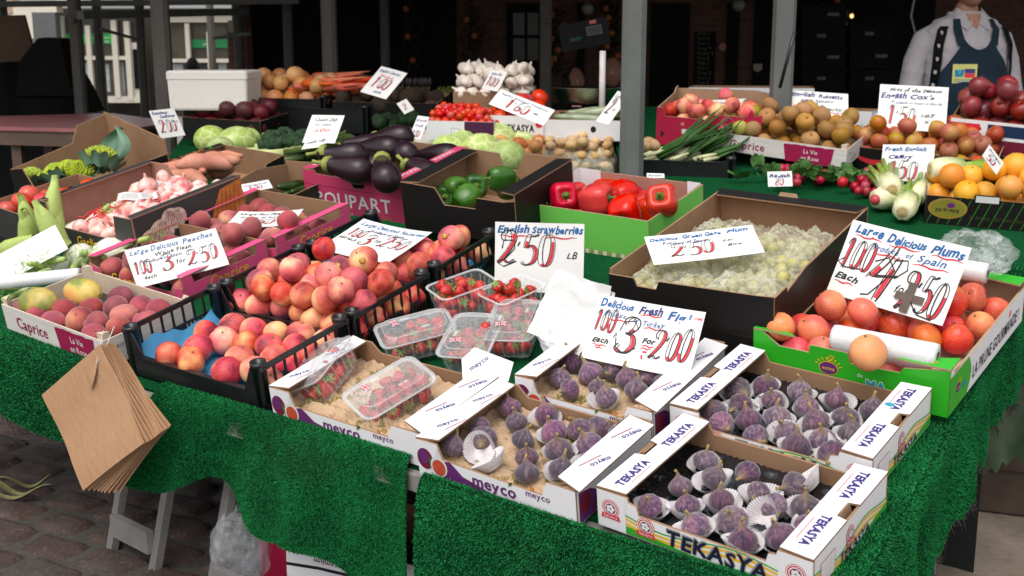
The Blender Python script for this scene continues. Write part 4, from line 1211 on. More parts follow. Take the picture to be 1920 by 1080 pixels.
man = root('person', TR(mc.x, MY, 0) @ RZ(8), 'man in a pale shirt, navy apron and dotted black braces behind the apples', 'person')
zc = mc.z; s0 = zc / 1.50
t = NT('pale_striped_shirt'); v = t.coord(); w1 = t.new('ShaderNodeTexWave'); w1.inputs['Scale'].default_value = 60; w1.bands_direction = 'X'; t.link(v, w1.inputs['Vector'])
t.bump(t.noise(v, 9, 4, .6), .8, .03)
MT['shirt'] = t.out(t.mix(w1.outputs['Fac'], (.36, .33, .345), (.42, .385, .40)), .85, .1)
def torso(th, z):
    """radius of the clothed trunk at angle th (front is -Y) and height above the ground"""
    k = z / s0
    prof = [(0.80, .20, .16), (.95, .205, .17), (1.08, .20, .165), (1.20, .205, .150), (1.30, .215, .135), (1.38, .205, .110), (1.43, .150, .085), (1.46, .085, .070), (1.50, .064, .064)]
    for i in range(len(prof) - 1):
        if k <= prof[i + 1][0] or i == len(prof) - 2:
            f = min(1, max(0, (k - prof[i][0]) / (prof[i + 1][0] - prof[i][0]))); f = f * f * (3 - 2 * f)
            a_ = prof[i][1] + (prof[i + 1][1] - prof[i][1]) * f; b_ = prof[i][2] + (prof[i + 1][2] - prof[i][2]) * f; break
    c, s = math.cos(th), math.sin(th); n = 2.5
    r_ = (abs(c / a_) ** n + abs(s / b_) ** n) ** (-1 / n)
    belly = .035 * math.exp(-((k - 1.05) / .14) ** 2) * max(0, -s) ** 2
    return (r_ + belly + .006 * noise.noise(Vector((c * 3, s * 3, k * 12))) + .004 * noise.noise(Vector((c * 9 + k * 6, s * 9, k * 20)))) * s0
def tpt(th, z, off=0.0): r_ = torso(th, z) + off; return (r_ * math.cos(th), r_ * math.sin(th), z)
# body: one continuous figure (trunk, neck, arms with hands)
bv = [(0, 0, .85), (0, 0, 1.10), (0, .01, 1.36), (0, .0, 1.47), (0, -.01, 1.54), (-.19, .01, 1.36), (-.255, .0, 1.12), (-.25, -.10, .92), (-.245, -.16, .87), (.19, .01, 1.36), (.255, .0, 1.12), (.25, -.10, .92), (.245, -.16, .87), (-.09, 0, .80), (-.10, 0, .45), (-.10, .01, .05), (.09, 0, .80), (.10, 0, .45), (.10, .01, .05)]
be = [(0, 1), (1, 2), (2, 3), (3, 4), (2, 5), (5, 6), (6, 7), (7, 8), (2, 9), (9, 10), (10, 11), (11, 12), (0, 13), (13, 14), (14, 15), (0, 16), (16, 17), (17, 18)]
brd = [.12, .12, .11, .058, .052, .055, .042, .030, .024, .055, .042, .030, .024, .08, .055, .04, .08, .055, .04]
skin_fig([tuple(c * s0 for c in v_) for v_ in bv], be, [r_ * s0 for r_ in brd], MT['skin_ruddy'], 'body', man)
mb = head_mesh(s0 * 1.02); part(mb, 'head', ['skin_ruddy', 'eye_white', 'eye_dark'], man, TR(0, -.035, zc - .004))
mb = MB(); mb.grid(lambda a, b: (.078 * math.cos(math.pi * (a * 1.1 - .05)) * math.cos(b * 1.57) * s0, (.02 + .100 * math.sin(math.pi * (a * 1.1 - .05)) * math.cos(b * 1.57)) * s0, (.11 + .13 * math.sin(b * 1.57)) * s0), 24, 12); part(mb, 'hair', ['hair_grey'], man, TR(0, -.035, zc - .004))
for sx in (-1, 1):       # hands with five separate fingers
    hv = [(0, 0, 0), (0, -.045, -.03)]; he = [(0, 1)]; hr = [.022, .026]
    for k in range(4):
        x0 = (k - 1.5) * .021; L = (.062, .072, .068, .052)[k]; i = len(hv)
        hv += [(x0, -.075, -.05), (x0 * 1.1, -.075 - L * .5, -.05 - L * .35), (x0 * 1.1, -.075 - L * .75, -.05 - L * .85)]; he += [(1, i), (i, i + 1), (i + 1, i + 2)]; hr += [.0095, .0088, .0075]
    i = len(hv); hv += [(-sx * .035, -.035, -.03), (-sx * .052, -.065, -.05), (-sx * .050, -.09, -.07)]; he += [(0, i), (i, i + 1), (i + 1, i + 2)]; hr += [.012, .010, .008]
    skin_fig(hv, he, hr, MT['skin_ruddy'], 'hand', man, TR(sx * .245 * s0, -.17 * s0, .865 * s0))
mb = MB(); Z0, Z1 = .80 * s0, 1.475 * s0
mb.grid(lambda a, b: tpt(a * 6.28318, Z0 + (Z1 - Z0) * b, .004), 110, 90); part(mb, 'shirt', ['shirt'], man)
sv = [(-.155, .01, 1.385), (-.215, .012, 1.34), (-.262, .0, 1.12), (-.262, -.09, .955)]
for sx in (-1, 1):
    mb = MB(); mb.tube([(-sx * x * s0, y * s0, z * s0) for x, y, z in [(-.13, .01, 1.372), (-.195, .012, 1.335), (-.238, .008, 1.24), (-.262, .0, 1.12), (-.264, -.05, 1.03), (-.258, -.10, .945)]], [.058 * s0, .064 * s0, .058 * s0, .055 * s0, .050 * s0, .044 * s0], 18); part(mb, 'sleeve', ['shirt'], man)
# collar wings
for sx in (-1, 1):
    mb = MB()
    pts = [(sx * .062, -.02, 1.492), (sx * .045, -.062, 1.468), (sx * .012, -.090, 1.418), (sx * .055, -.118, 1.385), (sx * .098, -.07, 1.432), (sx * .085, -.01, 1.462)]
    vs = [Vector(p) * s0 for p in pts]; nn = Vector((0, -1, .4)).normalized() * .006
    mb.add([v_ for v_ in vs] + [v_ + nn for v_ in vs], [tuple(range(6)), tuple(range(11, 5, -1))] + [(i, (i + 1) % 6, (i + 1) % 6 + 6, i + 6) for i in range(6)]); part(mb, 'collar', ['shirt'], man)
mb = MB(); mb.grid(lambda a, b: tpt(-math.pi / 2 + (a - .5) * 1.1 * (1 - b), (1.465 - .075 * b) * s0, .0075), 8, 8); part(mb, 'open_neck', ['skin_ruddy'], man)
# apron: bib and straps on the trunk surface
MT['apron'] = plain('navy_apron_cotton', srgb(8, 32, 46), .9, .3, 9, .3, 30)
def bib(a, b):
    z = (.80 + b * .545) * s0
    hw = (1.22 if z < 1.12 * s0 else 1.22 - .74 * min(1, (z / s0 - 1.12) / .22) ** .9)
    th = -math.pi / 2 + (a - .5) * 2 * hw
    zz = z - (.05 * s0 * max(0, 1 - (abs(a - .5) * 2) ** 2) * max(0, (b - .85) / .15))
    return tpt(th, zz, .016)
ap = MB(); ap.grid(bib, 36, 34); apo = part(ap, 'apron', ['apron'], man)
for sx in (-1, 1):
    mb = MB(); mb.grid(lambda a, b: tpt(-math.pi / 2 + sx * (.52 + .30 * a + (b - .5) * .24), (1.315 + a * .125) * s0, .018), 10, 3); part(mb, 'apron_strap', ['apron'], man)
    mb = MB(); pts = []
    def br_(a, b): return tpt(-math.pi / 2 + sx * (1.28 - .10 * math.sin(a * 3.1) + (b - .5) * .20 - .22 * a), (.85 + a * .555) * s0, .020)
    mb.grid(br_, 30, 3); bo = part(mb, 'brace', ['black_paint'], man)
    mb = MB()
    for k in range(9):
        c_ = Vector(br_((k + .5) / 9, .5)); n = Vector((c_.x, c_.y, 0)).normalized(); X = Matrix.Translation(c_ + n * .002) @ n.to_track_quat('Z', 'Y').to_matrix().to_4x4(); q = MB(); disc(q, 0, 0, .010, .010, 0, 0, 12); mb.add(q.v, q.f, 0, False, X)
    part(mb, 'dot_pattern', [plain('brace_dot', (.5, .46, .38), .7)] if 'brace_dot' not in bpy.data.materials else [bpy.data.materials['brace_dot']], bo)
tx = MB(); rect(tx, -.055, -.048, .055, .048, 0, 0); rect(tx, -.045, -.012, -.005, .022, 1, .001); rect(tx, .0, .006, .046, .026, 2, .001); rect(tx, .0, -.016, .046, .005, 3, .001)
stroke(tx, [(-.04, .018), (-.03, -.008), (-.012, .0), (-.006, .022)], .008, 4, .002)
for k in range(2): stroke(tx, [(-.045, -.026 - .009 * k), (.042, -.026 - .009 * k)], .003, 4, .001)
bc = Vector(tpt(-math.pi / 2 - .42, 1.18 * s0, .024)); nb = Vector((-.38, -1, .10)).normalized()
MT['badge_ivory'] = plain('badge_ivory', srgb(196, 190, 110), .6)
ux = Vector((0, 0, 1)).cross(nb).normalized()
part(tx, 'apron_badge', ['badge_ivory', 'ink_teal', 'ink_navy', 'ink_red', 'ink_blue'], apo, mat_frame(bc, ux, nb.cross(ux), nb))
mb = MB(); mb.tube([(0, 0, .02), (0, 0, .82 * s0)], [.15, .17], 20, squash=.8); part(mb, 'trousers', ['black_paint'], man)
# other people: stooping one in pink, seated ones in the dark
def simple_person(X, label, top_mat, hair_mat, seated=True, bald=False, lean=0.0, s=1.0, group=None):
    o = root('person', X, label, 'person', group)
    if seated:
        v_ = [(0, 0, .45), (0, -.02 - lean * .4, .75), (0, -.03 - lean, 1.0), (0, -.04 - lean, 1.09), (0, -.05 - lean, 1.14), (-.18, -.02 - lean, 1.0), (-.23, -.08 - lean, .75), (-.16, -.28 - lean, .72), (.18, -.02 - lean, 1.0), (.23, -.08 - lean, .75), (.16, -.28 - lean, .72), (-.1, -.4, .47), (-.1, -.42, .05), (.1, -.4, .47), (.1, -.42, .05)]
        e_ = [(0, 1), (1, 2), (2, 3), (3, 4), (2, 5), (5, 6), (6, 7), (2, 8), (8, 9), (9, 10), (0, 11), (11, 12), (0, 13), (13, 14)]
        r_ = [.13, .13, .11, .05, .05, .06, .045, .03, .06, .045, .03, .07, .045, .07, .045]
        hz, hy = 1.12, -.05 - lean
    else:
        v_ = [(0, 0, .85), (0, -lean * .4, 1.1), (0, -lean, 1.38), (0, -.02 - lean, 1.46), (0, -.03 - lean, 1.52), (-.19, -lean, 1.36), (-.25, -lean, 1.1), (-.22, -.08 - lean, .9), (.19, -lean, 1.36), (.25, -lean, 1.1), (.22, -.08 - lean, .9), (-.1, 0, .5), (-.1, 0, .03), (.1, 0, .5), (.1, 0, .03)]
        e_ = [(0, 1), (1, 2), (2, 3), (3, 4), (2, 5), (5, 6), (6, 7), (2, 8), (8, 9), (9, 10), (0, 11), (11, 12), (0, 13), (13, 14)]
        r_ = [.13, .13, .12, .055, .05, .065, .05, .035, .065, .05, .035, .085, .055, .085, .055]
        hz, hy = 1.50, -.03 - lean
    v_ = [tuple(c * s for c in p) for p in v_]; r_ = [q * s for q in r_]
    skin_fig(v_, e_, r_, MT[top_mat], 'body', o)
    part(head_mesh(s), 'head', ['skin_ruddy', 'eye_white', 'eye_dark'], o, TR(0, (hy - .02) * s, hz * s))
    if not bald:
        mb = MB(); mb.grid(lambda a, b: (.080 * math.cos(math.pi * (a * 1.3 - .15)) * math.cos(b * 1.57) * s, (.012 + .102 * math.sin(math.pi * (a * 1.3 - .15)) * math.cos(b * 1.57)) * s, (.085 + .16 * math.sin(b * 1.57)) * s), 20, 10); part(mb, 'hair', [hair_mat], o, TR(0, (hy - .02) * s, hz * s))
    return o
MT['pink_cloth'] = plain('pale_pink_cloth', (.55, .34, .28), .85, .08, 8, .3, 20); MT['dark_cloth'] = plain('dark_cloth', (.012, .011, .012), .85, .3)
p = at_y(1684, 160, 6.9); simple_person(TR(p.x + .03, 6.9, -.30) @ RZ(70), 'stooping person in pale pink half hidden behind the apron man', 'pink_cloth', 'hair_grey', False, False, .28)
p = at_y(1141, 150, 9.6); simple_person(TR(p.x, 9.6, at_y(1141, 105, 9.6).z - 1.36) @ RZ(20), 'seated balding man in dark clothes behind the weighing scale', 'dark_cloth', 'hair_grey', True, True, group=None)
p = at_y(966, 150, 9.9); simple_person(TR(p.x, 9.9, at_y(966, 116, 9.9).z - 1.36) @ RZ(-20), 'seated person with pale hair in dark clothes behind the garlic', 'dark_cloth', 'skin_ruddy', True, True)
p = at_y(1066, 150, 10.0); simple_person(TR(p.x, 10.0, at_y(1066, 124, 10.0).z - 1.36) @ RZ(40), 'seated person in dark clothes seen between post and scale', 'dark_cloth', 'dark_cloth', True)
p = at_y(362, 150, 12.5); simple_person(TR(p.x, 12.5, at_y(362, 108, 12.5).z - 1.74) @ RZ(190), 'standing person in a black hood before the shopfront', 'dark_cloth', 'dark_cloth', False)
# ================================================================ GROUND
def gmat():
    t = NT('cobble_stone')
    v = t.coord(); f = t.noise(v, 9, 5, 0.65)
    c = t.mix(0.5, t.ramp(f, [(0.3, (0.030, 0.018, 0.015)), (0.55, (0.075, 0.046, 0.038)), (0.75, (0.13, 0.095, 0.08))]), t.ramp(t.noise(v, 2.6, 2), [(0.38, (.035, .022, .02)), (.5, (.085, .045, .036)), (.62, (.06, .055, .05))]))
    c = t.mix(t.ramp(t.noise(v, 90, 3), [(.6, (0, 0, 0)), (.72, (1, 1, 1))]), c, (.16, .14, .12))
    t.bump(t.noise(v, 48, 6, 0.75), 1.0, 0.012)
    return t.out(c, 0.65, 0.4)
MT['cobble'] = gmat()
MT['grit'] = plain('gritty_joint_sand', (0.060, 0.052, 0.044), 0.9, 0.5, 60, 0.7, 120)
t = NT('stained_concrete')
v = t.coord(); f = t.noise(v, 2.2, 5, 0.7); f2 = t.noise(v, 40, 4)
c = t.mix(0.35, t.ramp(f, [(0.35, (0.06, 0.05, 0.04)), (0.5, (0.20, 0.155, 0.115)), (0.7, (0.25, 0.20, 0.155))]), t.ramp(f2, [(0.3, (0.12, .095, .07)), (.7, (.25, .2, .155))]))
t.bump(f2, 0.3, 0.003)
MT['concrete'] = t.out(c, 0.8, 0.3)
mb = MB(); mb.add([(-60, -8, 0), (60, -8, 0), (60, 120, 0), (-60, 120, 0)], [(0, 1, 2, 3)])
tag(link('ground', mb.mesh('ground', ['grit'])), kind='structure')
mb = MB(); rnd = random.Random(11)
a0 = R(-28)
for j in range(34):
    for i in range(20):
        w, d = 0.205, 0.125
        x = (i - 10) * w + (0.5 * w if j % 2 else 0) + rnd.uniform(-.008, .008); y = j * d - 0.6 + rnd.uniform(-.006, .006)
        X, Y = -1.35 + x * math.cos(a0) - y * math.sin(a0), 2.3 + x * math.sin(a0) + y * math.cos(a0)
        if X > -0.05 or X < -3.6 or Y > 5.5 or Y < 1.9: continue
        hx, hy, hz = w * .475 + rnd.uniform(-.010, .004), d * .465 + rnd.uniform(-.008, .004), 0.013 + rnd.uniform(-.006, .006)
        an = a0 + rnd.uniform(-.05, .05); ca, sa = math.cos(an), math.sin(an)
        ph = rnd.uniform(0, 6)
        def pt(u_, v_):
            ex = 4.0
            q = max(abs(u_), abs(v_))
            k = 1 - 0.12 * (abs(u_ * v_)) ** 1.5
            lx, ly = u_ * hx * k, v_ * hy * k
            z = hz * (1 - q ** 7) + 0.003 * math.sin(u_ * 4 + ph) * math.cos(v_ * 3 + ph) - 0.004 * (q > .98)
            return (X + lx * ca - ly * sa, Y + lx * sa + ly * ca, z)
        mb.grid(lambda a, b: pt(a * 2 - 1, b * 2 - 1), 8, 8)
tag(link('cobbled_pavement', mb.mesh('cobbled_pavement', ['cobble'])), kind='structure')
mb = MB(); mb.add([(0.35, -6, 0.004), (40, -6, 0.004), (40, 60, 0.004), (0.9, 60, 0.004), (0.35, 2.0, 0.004)], [(0, 1, 2, 3, 4)])
tag(link('concrete_pavement', mb.mesh('concrete_pavement', ['concrete'])), kind='structure')
rnd = random.Random(3)
for k, (px, py, L) in enumerate(((8, 917, .16), (45, 905, .15), (30, 925, .2))):
    p = at_z(px, py, 0.03)
    mb = MB(); n = 10; an = rnd.uniform(-.4, .9)
    mb.grid(lambda a, b: ((a - .5) * L, (b - .5) * .028 * math.sin(math.pi * (a * .9 + .05)), .02 * math.sin(a * 6 + k) + .012 * abs(b - .5)), n, 2)
    single(mb, 'fallen_leaf', [plain('wilted_leaf', srgb(120, 118, 76), 0.7, 0.3, 40)] if k == 0 else [bpy.data.materials['wilted_leaf']], flat_frame(p, math.degrees(an)), 'limp yellow green leaf strip lying on the dark cobbles at left', 'leaf', 'leaf litter on the cobbles')

# ================================================================ STALL TABLE, TURF CLOTHS
DOWN = Vector((0, 0, -1))
FRONT = Vector((-TABLE_V.x, -TABLE_V.y, 0)).normalized()
SIDE = Vector((TABLE_U.x, TABLE_U.y, 0)).normalized()
tb = root('trestle_table', TR(0, 0, 0), 'low sloping trestle table with worn metal legs under the fruit trays', 'table')
mb = MB()
mb.box((-2.35, .170, -.035), (.555, 1.36, -.008), 0, mat_frame(TABLE_O, TABLE_U, TABLE_V, TABLE_N))
TOP_ = mb
mb = MB()
mb.box((-1.34, .150, -.055), (.572, .1685, -.014), 0, mat_frame(TABLE_O, TABLE_U, TABLE_V, TABLE_N))
part(mb, 'edge_rail', [plain('weathered_rail', (.26, .245, .225), .45, .35, 18, .1, 60)], tb)
legs = [(at_z(210, 1030, 0), (222, 905)), (at_z(290, 1072, 0), (303, 915)), (at_z(398, 1112, 0), (420, 950))]
def leg(foot, topz, lean, wdt=.036, dep=.02):
    mb = MB(); h = topz
    mb.add([(-wdt / 2, -dep / 2, 0), (wdt / 2, -dep / 2, 0), (wdt / 2, dep / 2, 0), (-wdt / 2, dep / 2, 0)] + [(-wdt / 2 + lean[0], -dep / 2 + lean[1], h), (wdt / 2 + lean[0], -dep / 2 + lean[1], h), (wdt / 2 + lean[0], dep / 2 + lean[1], h), (-wdt / 2 + lean[0], dep / 2 + lean[1], h)],
           [(0, 3, 2, 1), (4, 5, 6, 7), (0, 1, 5, 4), (1, 2, 6, 5), (2, 3, 7, 6), (3, 0, 4, 7)])
    return mb
for k, (ft, tp) in enumerate(legs):
    mb = leg(ft, .47, (.02, .10 if k < 3 else -.1))
    part(mb, 'leg', ['aluminium'], tb, TR(*ft) @ RZ(-52))
a, b = legs[0][0], legs[1][0]
d = (b - a); d.z = 0
mb = MB(); mb.box((.014, -.008, .045), (d.length - .014, .012, .105)); part(mb, 'crossbar', ['aluminium'], tb, TR(*a) @ RZ(math.degrees(math.atan2(d.y, d.x))))
p3 = legs[2][0]
mb = MB(); mb.box((.014, -.008, .03), (.24, .012, .075)); part(mb, 'crossbar', ['aluminium'], tb, TR(*p3) @ RZ(-40))
for (x, y) in ((.45, .3), (.45, 1.2), (-2.2, 1.2), (-2.2, .3)):
    q = T(x, y, -.04); mb = MB(); mb.box((-.02, -.02, 0), (.02, .02, q.z)); part(mb, 'leg', ['aluminium'], tb, TR(q.x, q.y, 0))

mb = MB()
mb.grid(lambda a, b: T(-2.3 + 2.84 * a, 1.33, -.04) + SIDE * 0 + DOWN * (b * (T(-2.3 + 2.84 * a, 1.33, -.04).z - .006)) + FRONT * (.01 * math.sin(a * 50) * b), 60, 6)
single(mb, 'light_block_sheet', [plain('black_light_block_cloth', (.010, .010, .010), .8, .2)], None, 'black cloth added to keep light out under the sloping table', 'cloth')  # added sheet that blocks light from behind, darkening the space under the table
t = NT('green_turf')
v = t.coord()
f = t.noise(v, 420, 2, 0.6); f2 = t.noise(v, 9, 3)
c = t.mix(0.35, t.ramp(f, [(0.38, (0.002, 0.030, 0.008)), (0.5, (0.004, 0.100, 0.024)), (0.62, (0.030, 0.42, 0.115))]), t.ramp(f2, [(0.38, (0.002, .04, .011)), (.62, (.012, .22, .055))]))
f3 = t.noise(v, 3.2, 4, .7)
c = t.mix(t.ramp(f3, [(.54, (0, 0, 0)), (.70, (.38, .38, .38))]), c, (.022, .060, .024))
MT['turf'] = t.out(c, 0.7, 0.12)
MT['turf_base'] = plain('turf_backing_gap_shade', (.002, .030, .009), .9, .3, 20, spec=.05)  # backing darkened to put the shade between blades into its colour
MT['turf_flat'] = plain('flattened_turf', (.004, .060, .018), .9, .5, 160, .6, 240, spec=.05)
part(TOP_, 'tabletop', ['turf_flat'], tb)
MT['turf_back'] = plain('turf_backing_threads', (0.055, 0.050, 0.045), 0.9, 0.3, 60)
def turf(name, label, fn, nu, nv, blades, seed, lenb=0.0060, fringe=None):
    """a cloth of artificial grass: fn(a,b)->point; short blades stand all over it"""
    mb = MB()
    mb.grid(lambda a, b: fn(a, b), nu, nv, 0)
    o = single(mb, name, ['turf_base'], None, label, 'turf cloth', 'green artificial grass cloths over the stall')
    rnd = random.Random(seed); vs = []; fs = []
    e = 0.002
    for k in range(blades):
        a, b = rnd.random(), rnd.random()
        p = fn(a, b); pa = fn(min(a + e, 1), b) - fn(max(a - e, 0), b); pb = fn(a, min(b + e, 1)) - fn(a, max(b - e, 0))
        n = pa.cross(pb).normalized()
        if n.z < 0 and abs(n.z) > .3: n = -n
        if n.dot(EYE - p) < 0: n = -n
        r_ = Vector((rnd.uniform(-1, 1), rnd.uniform(-1, 1), rnd.uniform(-1, 1)))
        d = (n + r_ * 0.95 - Vector((0, 0, .1))).normalized() * lenb * rnd.uniform(.6, 1.3)
        s = d.cross(r_).normalized() * 0.0011
        i = len(vs)
        vs += [p - s, p + s, p + d]; fs.append((i, i + 1, i + 2))
    mb = MB(); mb.add(vs, fs, 0, False)
    q = part(mb, 'pile', ['turf'], o); q['kind'] = 'stuff'
    if fringe:
        mb = MB()
        for k in range(fringe[1]):
            fa, fb = fringe[0](rnd.random())
            p = fn(fa, fb); d = fringe[2](rnd)
            mb.tube([p, p + d * .5 + Vector((rnd.uniform(-.006, .006), rnd.uniform(-.006, .006), rnd.uniform(-.006, .006))), p + d], [.0013, .001, .0005], 3, 0, False)
        part(mb, 'frayed_edge', ['turf_back'], o)
    return o
def edge_fn(x0, x1, yedge, hang, wave, slant=0.0, top=0.018, seed=0, out=.012, z0=0.024):
    def fn(a, b):
        x = x0 + (x1 - x0) * a
        tot = top + hang(a); s = b * tot
        if s < top:
            k = top - s
            dip = max(0.0, .02 - k) / .02
            return T(x, yedge + k, z0) + DOWN * (.004 * dip * dip + .25 * k)
        h = s - top
        wv = wave(a, h) * min(1, h / .12)
        rr = out * (1 - math.exp(-h / .012))
        return T(x, yedge, z0 - .004) + FRONT * (rr + wv) + DOWN * h - SIDE * (slant * h * (1 - a) ** 3)
    return fn
turf('turf_cloth', 'green artificial grass cloth hanging below the black nectarine crates, grey frayed left edge',
     edge_fn(-1.10, -.352, .160, lambda a: .235 + .09 * a + .02 * math.sin(a * 17) - .05 * math.exp(-((a - .28) / .07) ** 2), lambda a, h: .030 * math.sin(a * 12 + .5) + .012 * math.sin(a * 31 + 1) * min(1, h * 6), 0.75),
     60, 24, 110000, 1, fringe=(lambda r_: (0.0, .35 + .65 * r_), 240, lambda rnd: (-SIDE * rnd.uniform(.01, .04) + DOWN * rnd.uniform(0, .02))))
turf('turf_cloth', 'green artificial grass cloth hanging below the wooden tray of dark peaches',
     edge_fn(-2.5, -1.33, .163, lambda a: .21 + .02 * math.sin(a * 9), lambda a, h: .012 * math.sin(a * 11), top=.09),
     50, 16, 45000, 2, fringe=(lambda r_: (r_, 1.0), 200, lambda rnd: DOWN * rnd.uniform(.004, .015)))
# corner cloth: along the front edge, round the corner and up the right side
XE, YE = .578, .108
LF, LS, RC = .862, 1.32, .04
def per(p):
    """point on the table edge and outward direction, p metres from the cloth's left end"""
    if p < LF - RC:
        return T(XE - LF + p, YE, .022 - .014 * min(1, p / .4)), FRONT
    q = p - (LF - RC); arc = RC * math.pi / 2
    if q < arc:
        an = q / RC
        return T(XE - RC + RC * math.sin(an), YE + RC - RC * math.cos(an), .008 - .004 * an / 1.57), (FRONT * math.cos(an) + SIDE * math.sin(an)).normalized()
    return T(XE, YE + RC + q - arc, .004), SIDE
def corner_fn(a, b):
    p = a * (LF + LS); P, out = per(p)
    top = .012 if p < LF - .05 else .07
    hang = (.40 if p < LF else .40 - .21 * min(1, (p - LF) / .75)) + .012 * math.sin(p * 40) + .008 * math.sin(p * 91)
    s = b * (top + hang)
    if s < top:
        k = top - s
        return P - out * k + Vector((0, 0, .05 * k * (1 if p > LF else -.4) * 0))+ TABLE_N * .004 + (Vector((0, 0, 1)) * (-(out.dot(TABLE_N)) * -k) / max(.2, TABLE_N.z))
    h = s - top
    wv = (.014 * math.sin(p * 12 + 1) + .008 * math.sin(p * 29)) * min(1, h / .12)
    return P + out * (.012 * (1 - math.exp(-h / .012)) + wv + .02 * h) + DOWN * h
turf('turf_cloth', 'green artificial grass cloth hanging round the stall corner below the fig trays',
     corner_fn, 130, 26, 180000, 3, fringe=(lambda r_: (.42 + .58 * r_, 1.0), 420, lambda rnd: (DOWN * rnd.uniform(.005, .03) + SIDE * rnd.uniform(-.012, .012))))

# ================================================================ BLACK CRATES OF NECTARINES
G_CR = 'black plastic fruit crates in a row'
XF = table_frame(-1.263, .204, 0, -1.8); plastic_crate(XF, .476, .300, .119, 'front black plastic crate with blue liner, lowest of the three nectarine crates', G_CR)
XM = table_frame(-1.250, .517, 0, -1.7); plastic_crate(XM, .476, .300, .119, 'middle black plastic crate heaped with nectarines behind the front one', G_CR)
XB = table_frame(-1.230, .836, 0, 0.1); plastic_crate(XB, .462, .293, .119, 'back black plastic crate holding the nectarines beside the flat price card', G_CR)
def film_liner(X, L, W, label, h0=.022, up=.05, seed=1):
    mb = MB(); rnd = random.Random(seed)
    def fn(a, b):
        x, y = a * L, b * W
        e = min(x, L - x, y, W - y)
        side = max(0, 1 - min(x, L - x) / .03)
        n = noise.noise(Vector((x * 30, y * 30, seed))) * .005
        cell = .004 * math.cos(x / .065 * 6.28) * math.cos(y / .065 * 6.28)
        return (x, y, h0 + n + cell + side * up * (.75 + .25 * math.sin(y * 25)))
    mb.grid(fn, 48, 32)
    return single(mb, 'crate_liner', ['blue_film'], X @ TR(.009, .009, 0), label, 'liner', 'blue plastic crate liners')
film_liner(XF, .458, .282, 'shiny blue plastic liner sheet in the front nectarine crate', seed=1)
film_liner(XM, .458, .282, 'shiny blue plastic liner sheet under the heaped middle nectarine crate', .022, .03, 2)
film_liner(XB, .444, .275, 'shiny blue plastic liner sheet in the back nectarine crate', .022, .03, 3)
c2 = lambda x, y: (200 + x * .3958, 380 + y * .3958)
N1 = [(285, 725), (395, 745), (480, 615), (605, 590), (445, 690), (568, 660), (705, 605), (660, 668), (810, 620), (765, 690), (630, 745), (585, 805), (725, 765), (850, 720), (820, 812), (905, 770), (985, 690), (895, 640), (935, 710), (960, 755)]
N2 = [(785, 385, 0), (920, 345, 1), (1010, 290, 1), (1105, 320, 1), (1200, 330, 2), (875, 420, 1), (750, 445, 0), (1010, 365, 0), (1090, 390, 1), (985, 435, 0), (725, 495, 0), (860, 495, 0), (965, 485, 0), (1080, 460, 1), (1200, 415, 1), (1190, 470, 1), (800, 535, 1), (915, 555, 1), (1005, 580, 1), (1060, 510, 0), (1160, 520, 0), (1290, 430, 1), (1340, 450, 1), (1250, 490, 0), (1230, 560, 0)]
N3 = [(1490, 265, 0), (1600, 225, 1), (1590, 280, 0), (1690, 240, 0), (1480, 310, 0), (1440, 360, 0), (1300, 330, 0), (1550, 310, 0), (1650, 250, 0), (1390, 290, 0), (1330, 290, 0), (1250, 250, 0), (1180, 270, 0)]
def pile(kind, X, L, W, P, r, label, cat, group, floor, pull=.001, sticker=None, tilt=50):
    Q = relax(P, [r] * len(P), X, L, W, floor, 60, pull)
    rnd = random.Random(len(P)); os_ = []
    for q in Q: os_.append(put(kind, q, label, cat, group, tilt=tilt, rnd=rnd))
    return os_
MT['sticker'] = plain('fruit_sticker', srgb(190, 150, 60), .4, .4, 300)
def stickers(objs, idx, r):
    for i in idx:
        o = objs[i]; p = o.matrix_world.translation
        n = ((EYE - p).normalized() + Vector((random.uniform(-.6, .2), 0, random.uniform(-.1, .5)))).normalized()
        mb = MB(); mb.lathe([(.0085, 0), (.005, .0012), (0, .0015)], 14, 0, smooth=True)
        W_ = Matrix.Translation(p + n * (r * 1.0)) @ n.to_track_quat('Z', 'Y').to_matrix().to_4x4()
        part(mb, 'sticker', ['sticker'], o, o.matrix_world.inverted() @ W_)
o1 = pile('nectarine', XF, .476, .300, [on_table(*c2(x, y), .060) for x, y in N1], .0350, 'red and yellow nectarine lying in the front black plastic crate', 'nectarine', 'nectarines in the front black crate', .024, .0004)
o2 = pile('nectarine', XM, .476, .300, [on_table(*c2(x, y), .070 + .042 * k) for x, y, k in N2] + [XM @ Vector((.05 + .062 * i, .05 + .066 * j, .05)) for i in range(7) for j in range(4)], .0350, 'red and yellow nectarine in the heaped middle black crate', 'nectarine', 'nectarines in the middle black crate', .024, .0004)
o3 = pile('nectarine', XB, .462, .293, [on_table(*c2(x, y), .075 + .04 * k) for x, y, k in N3] + [XB @ Vector((.2 + .06 * i, .06 + .066 * j, .055)) for i in range(4) for j in range(3)], .0350, 'red nectarine in the back black crate beside its price card', 'nectarine', 'nectarines in the back black crate', .024, .0004)
stickers(o2, (1, 4, 3), .036); stickers(o3, (1,), .036)

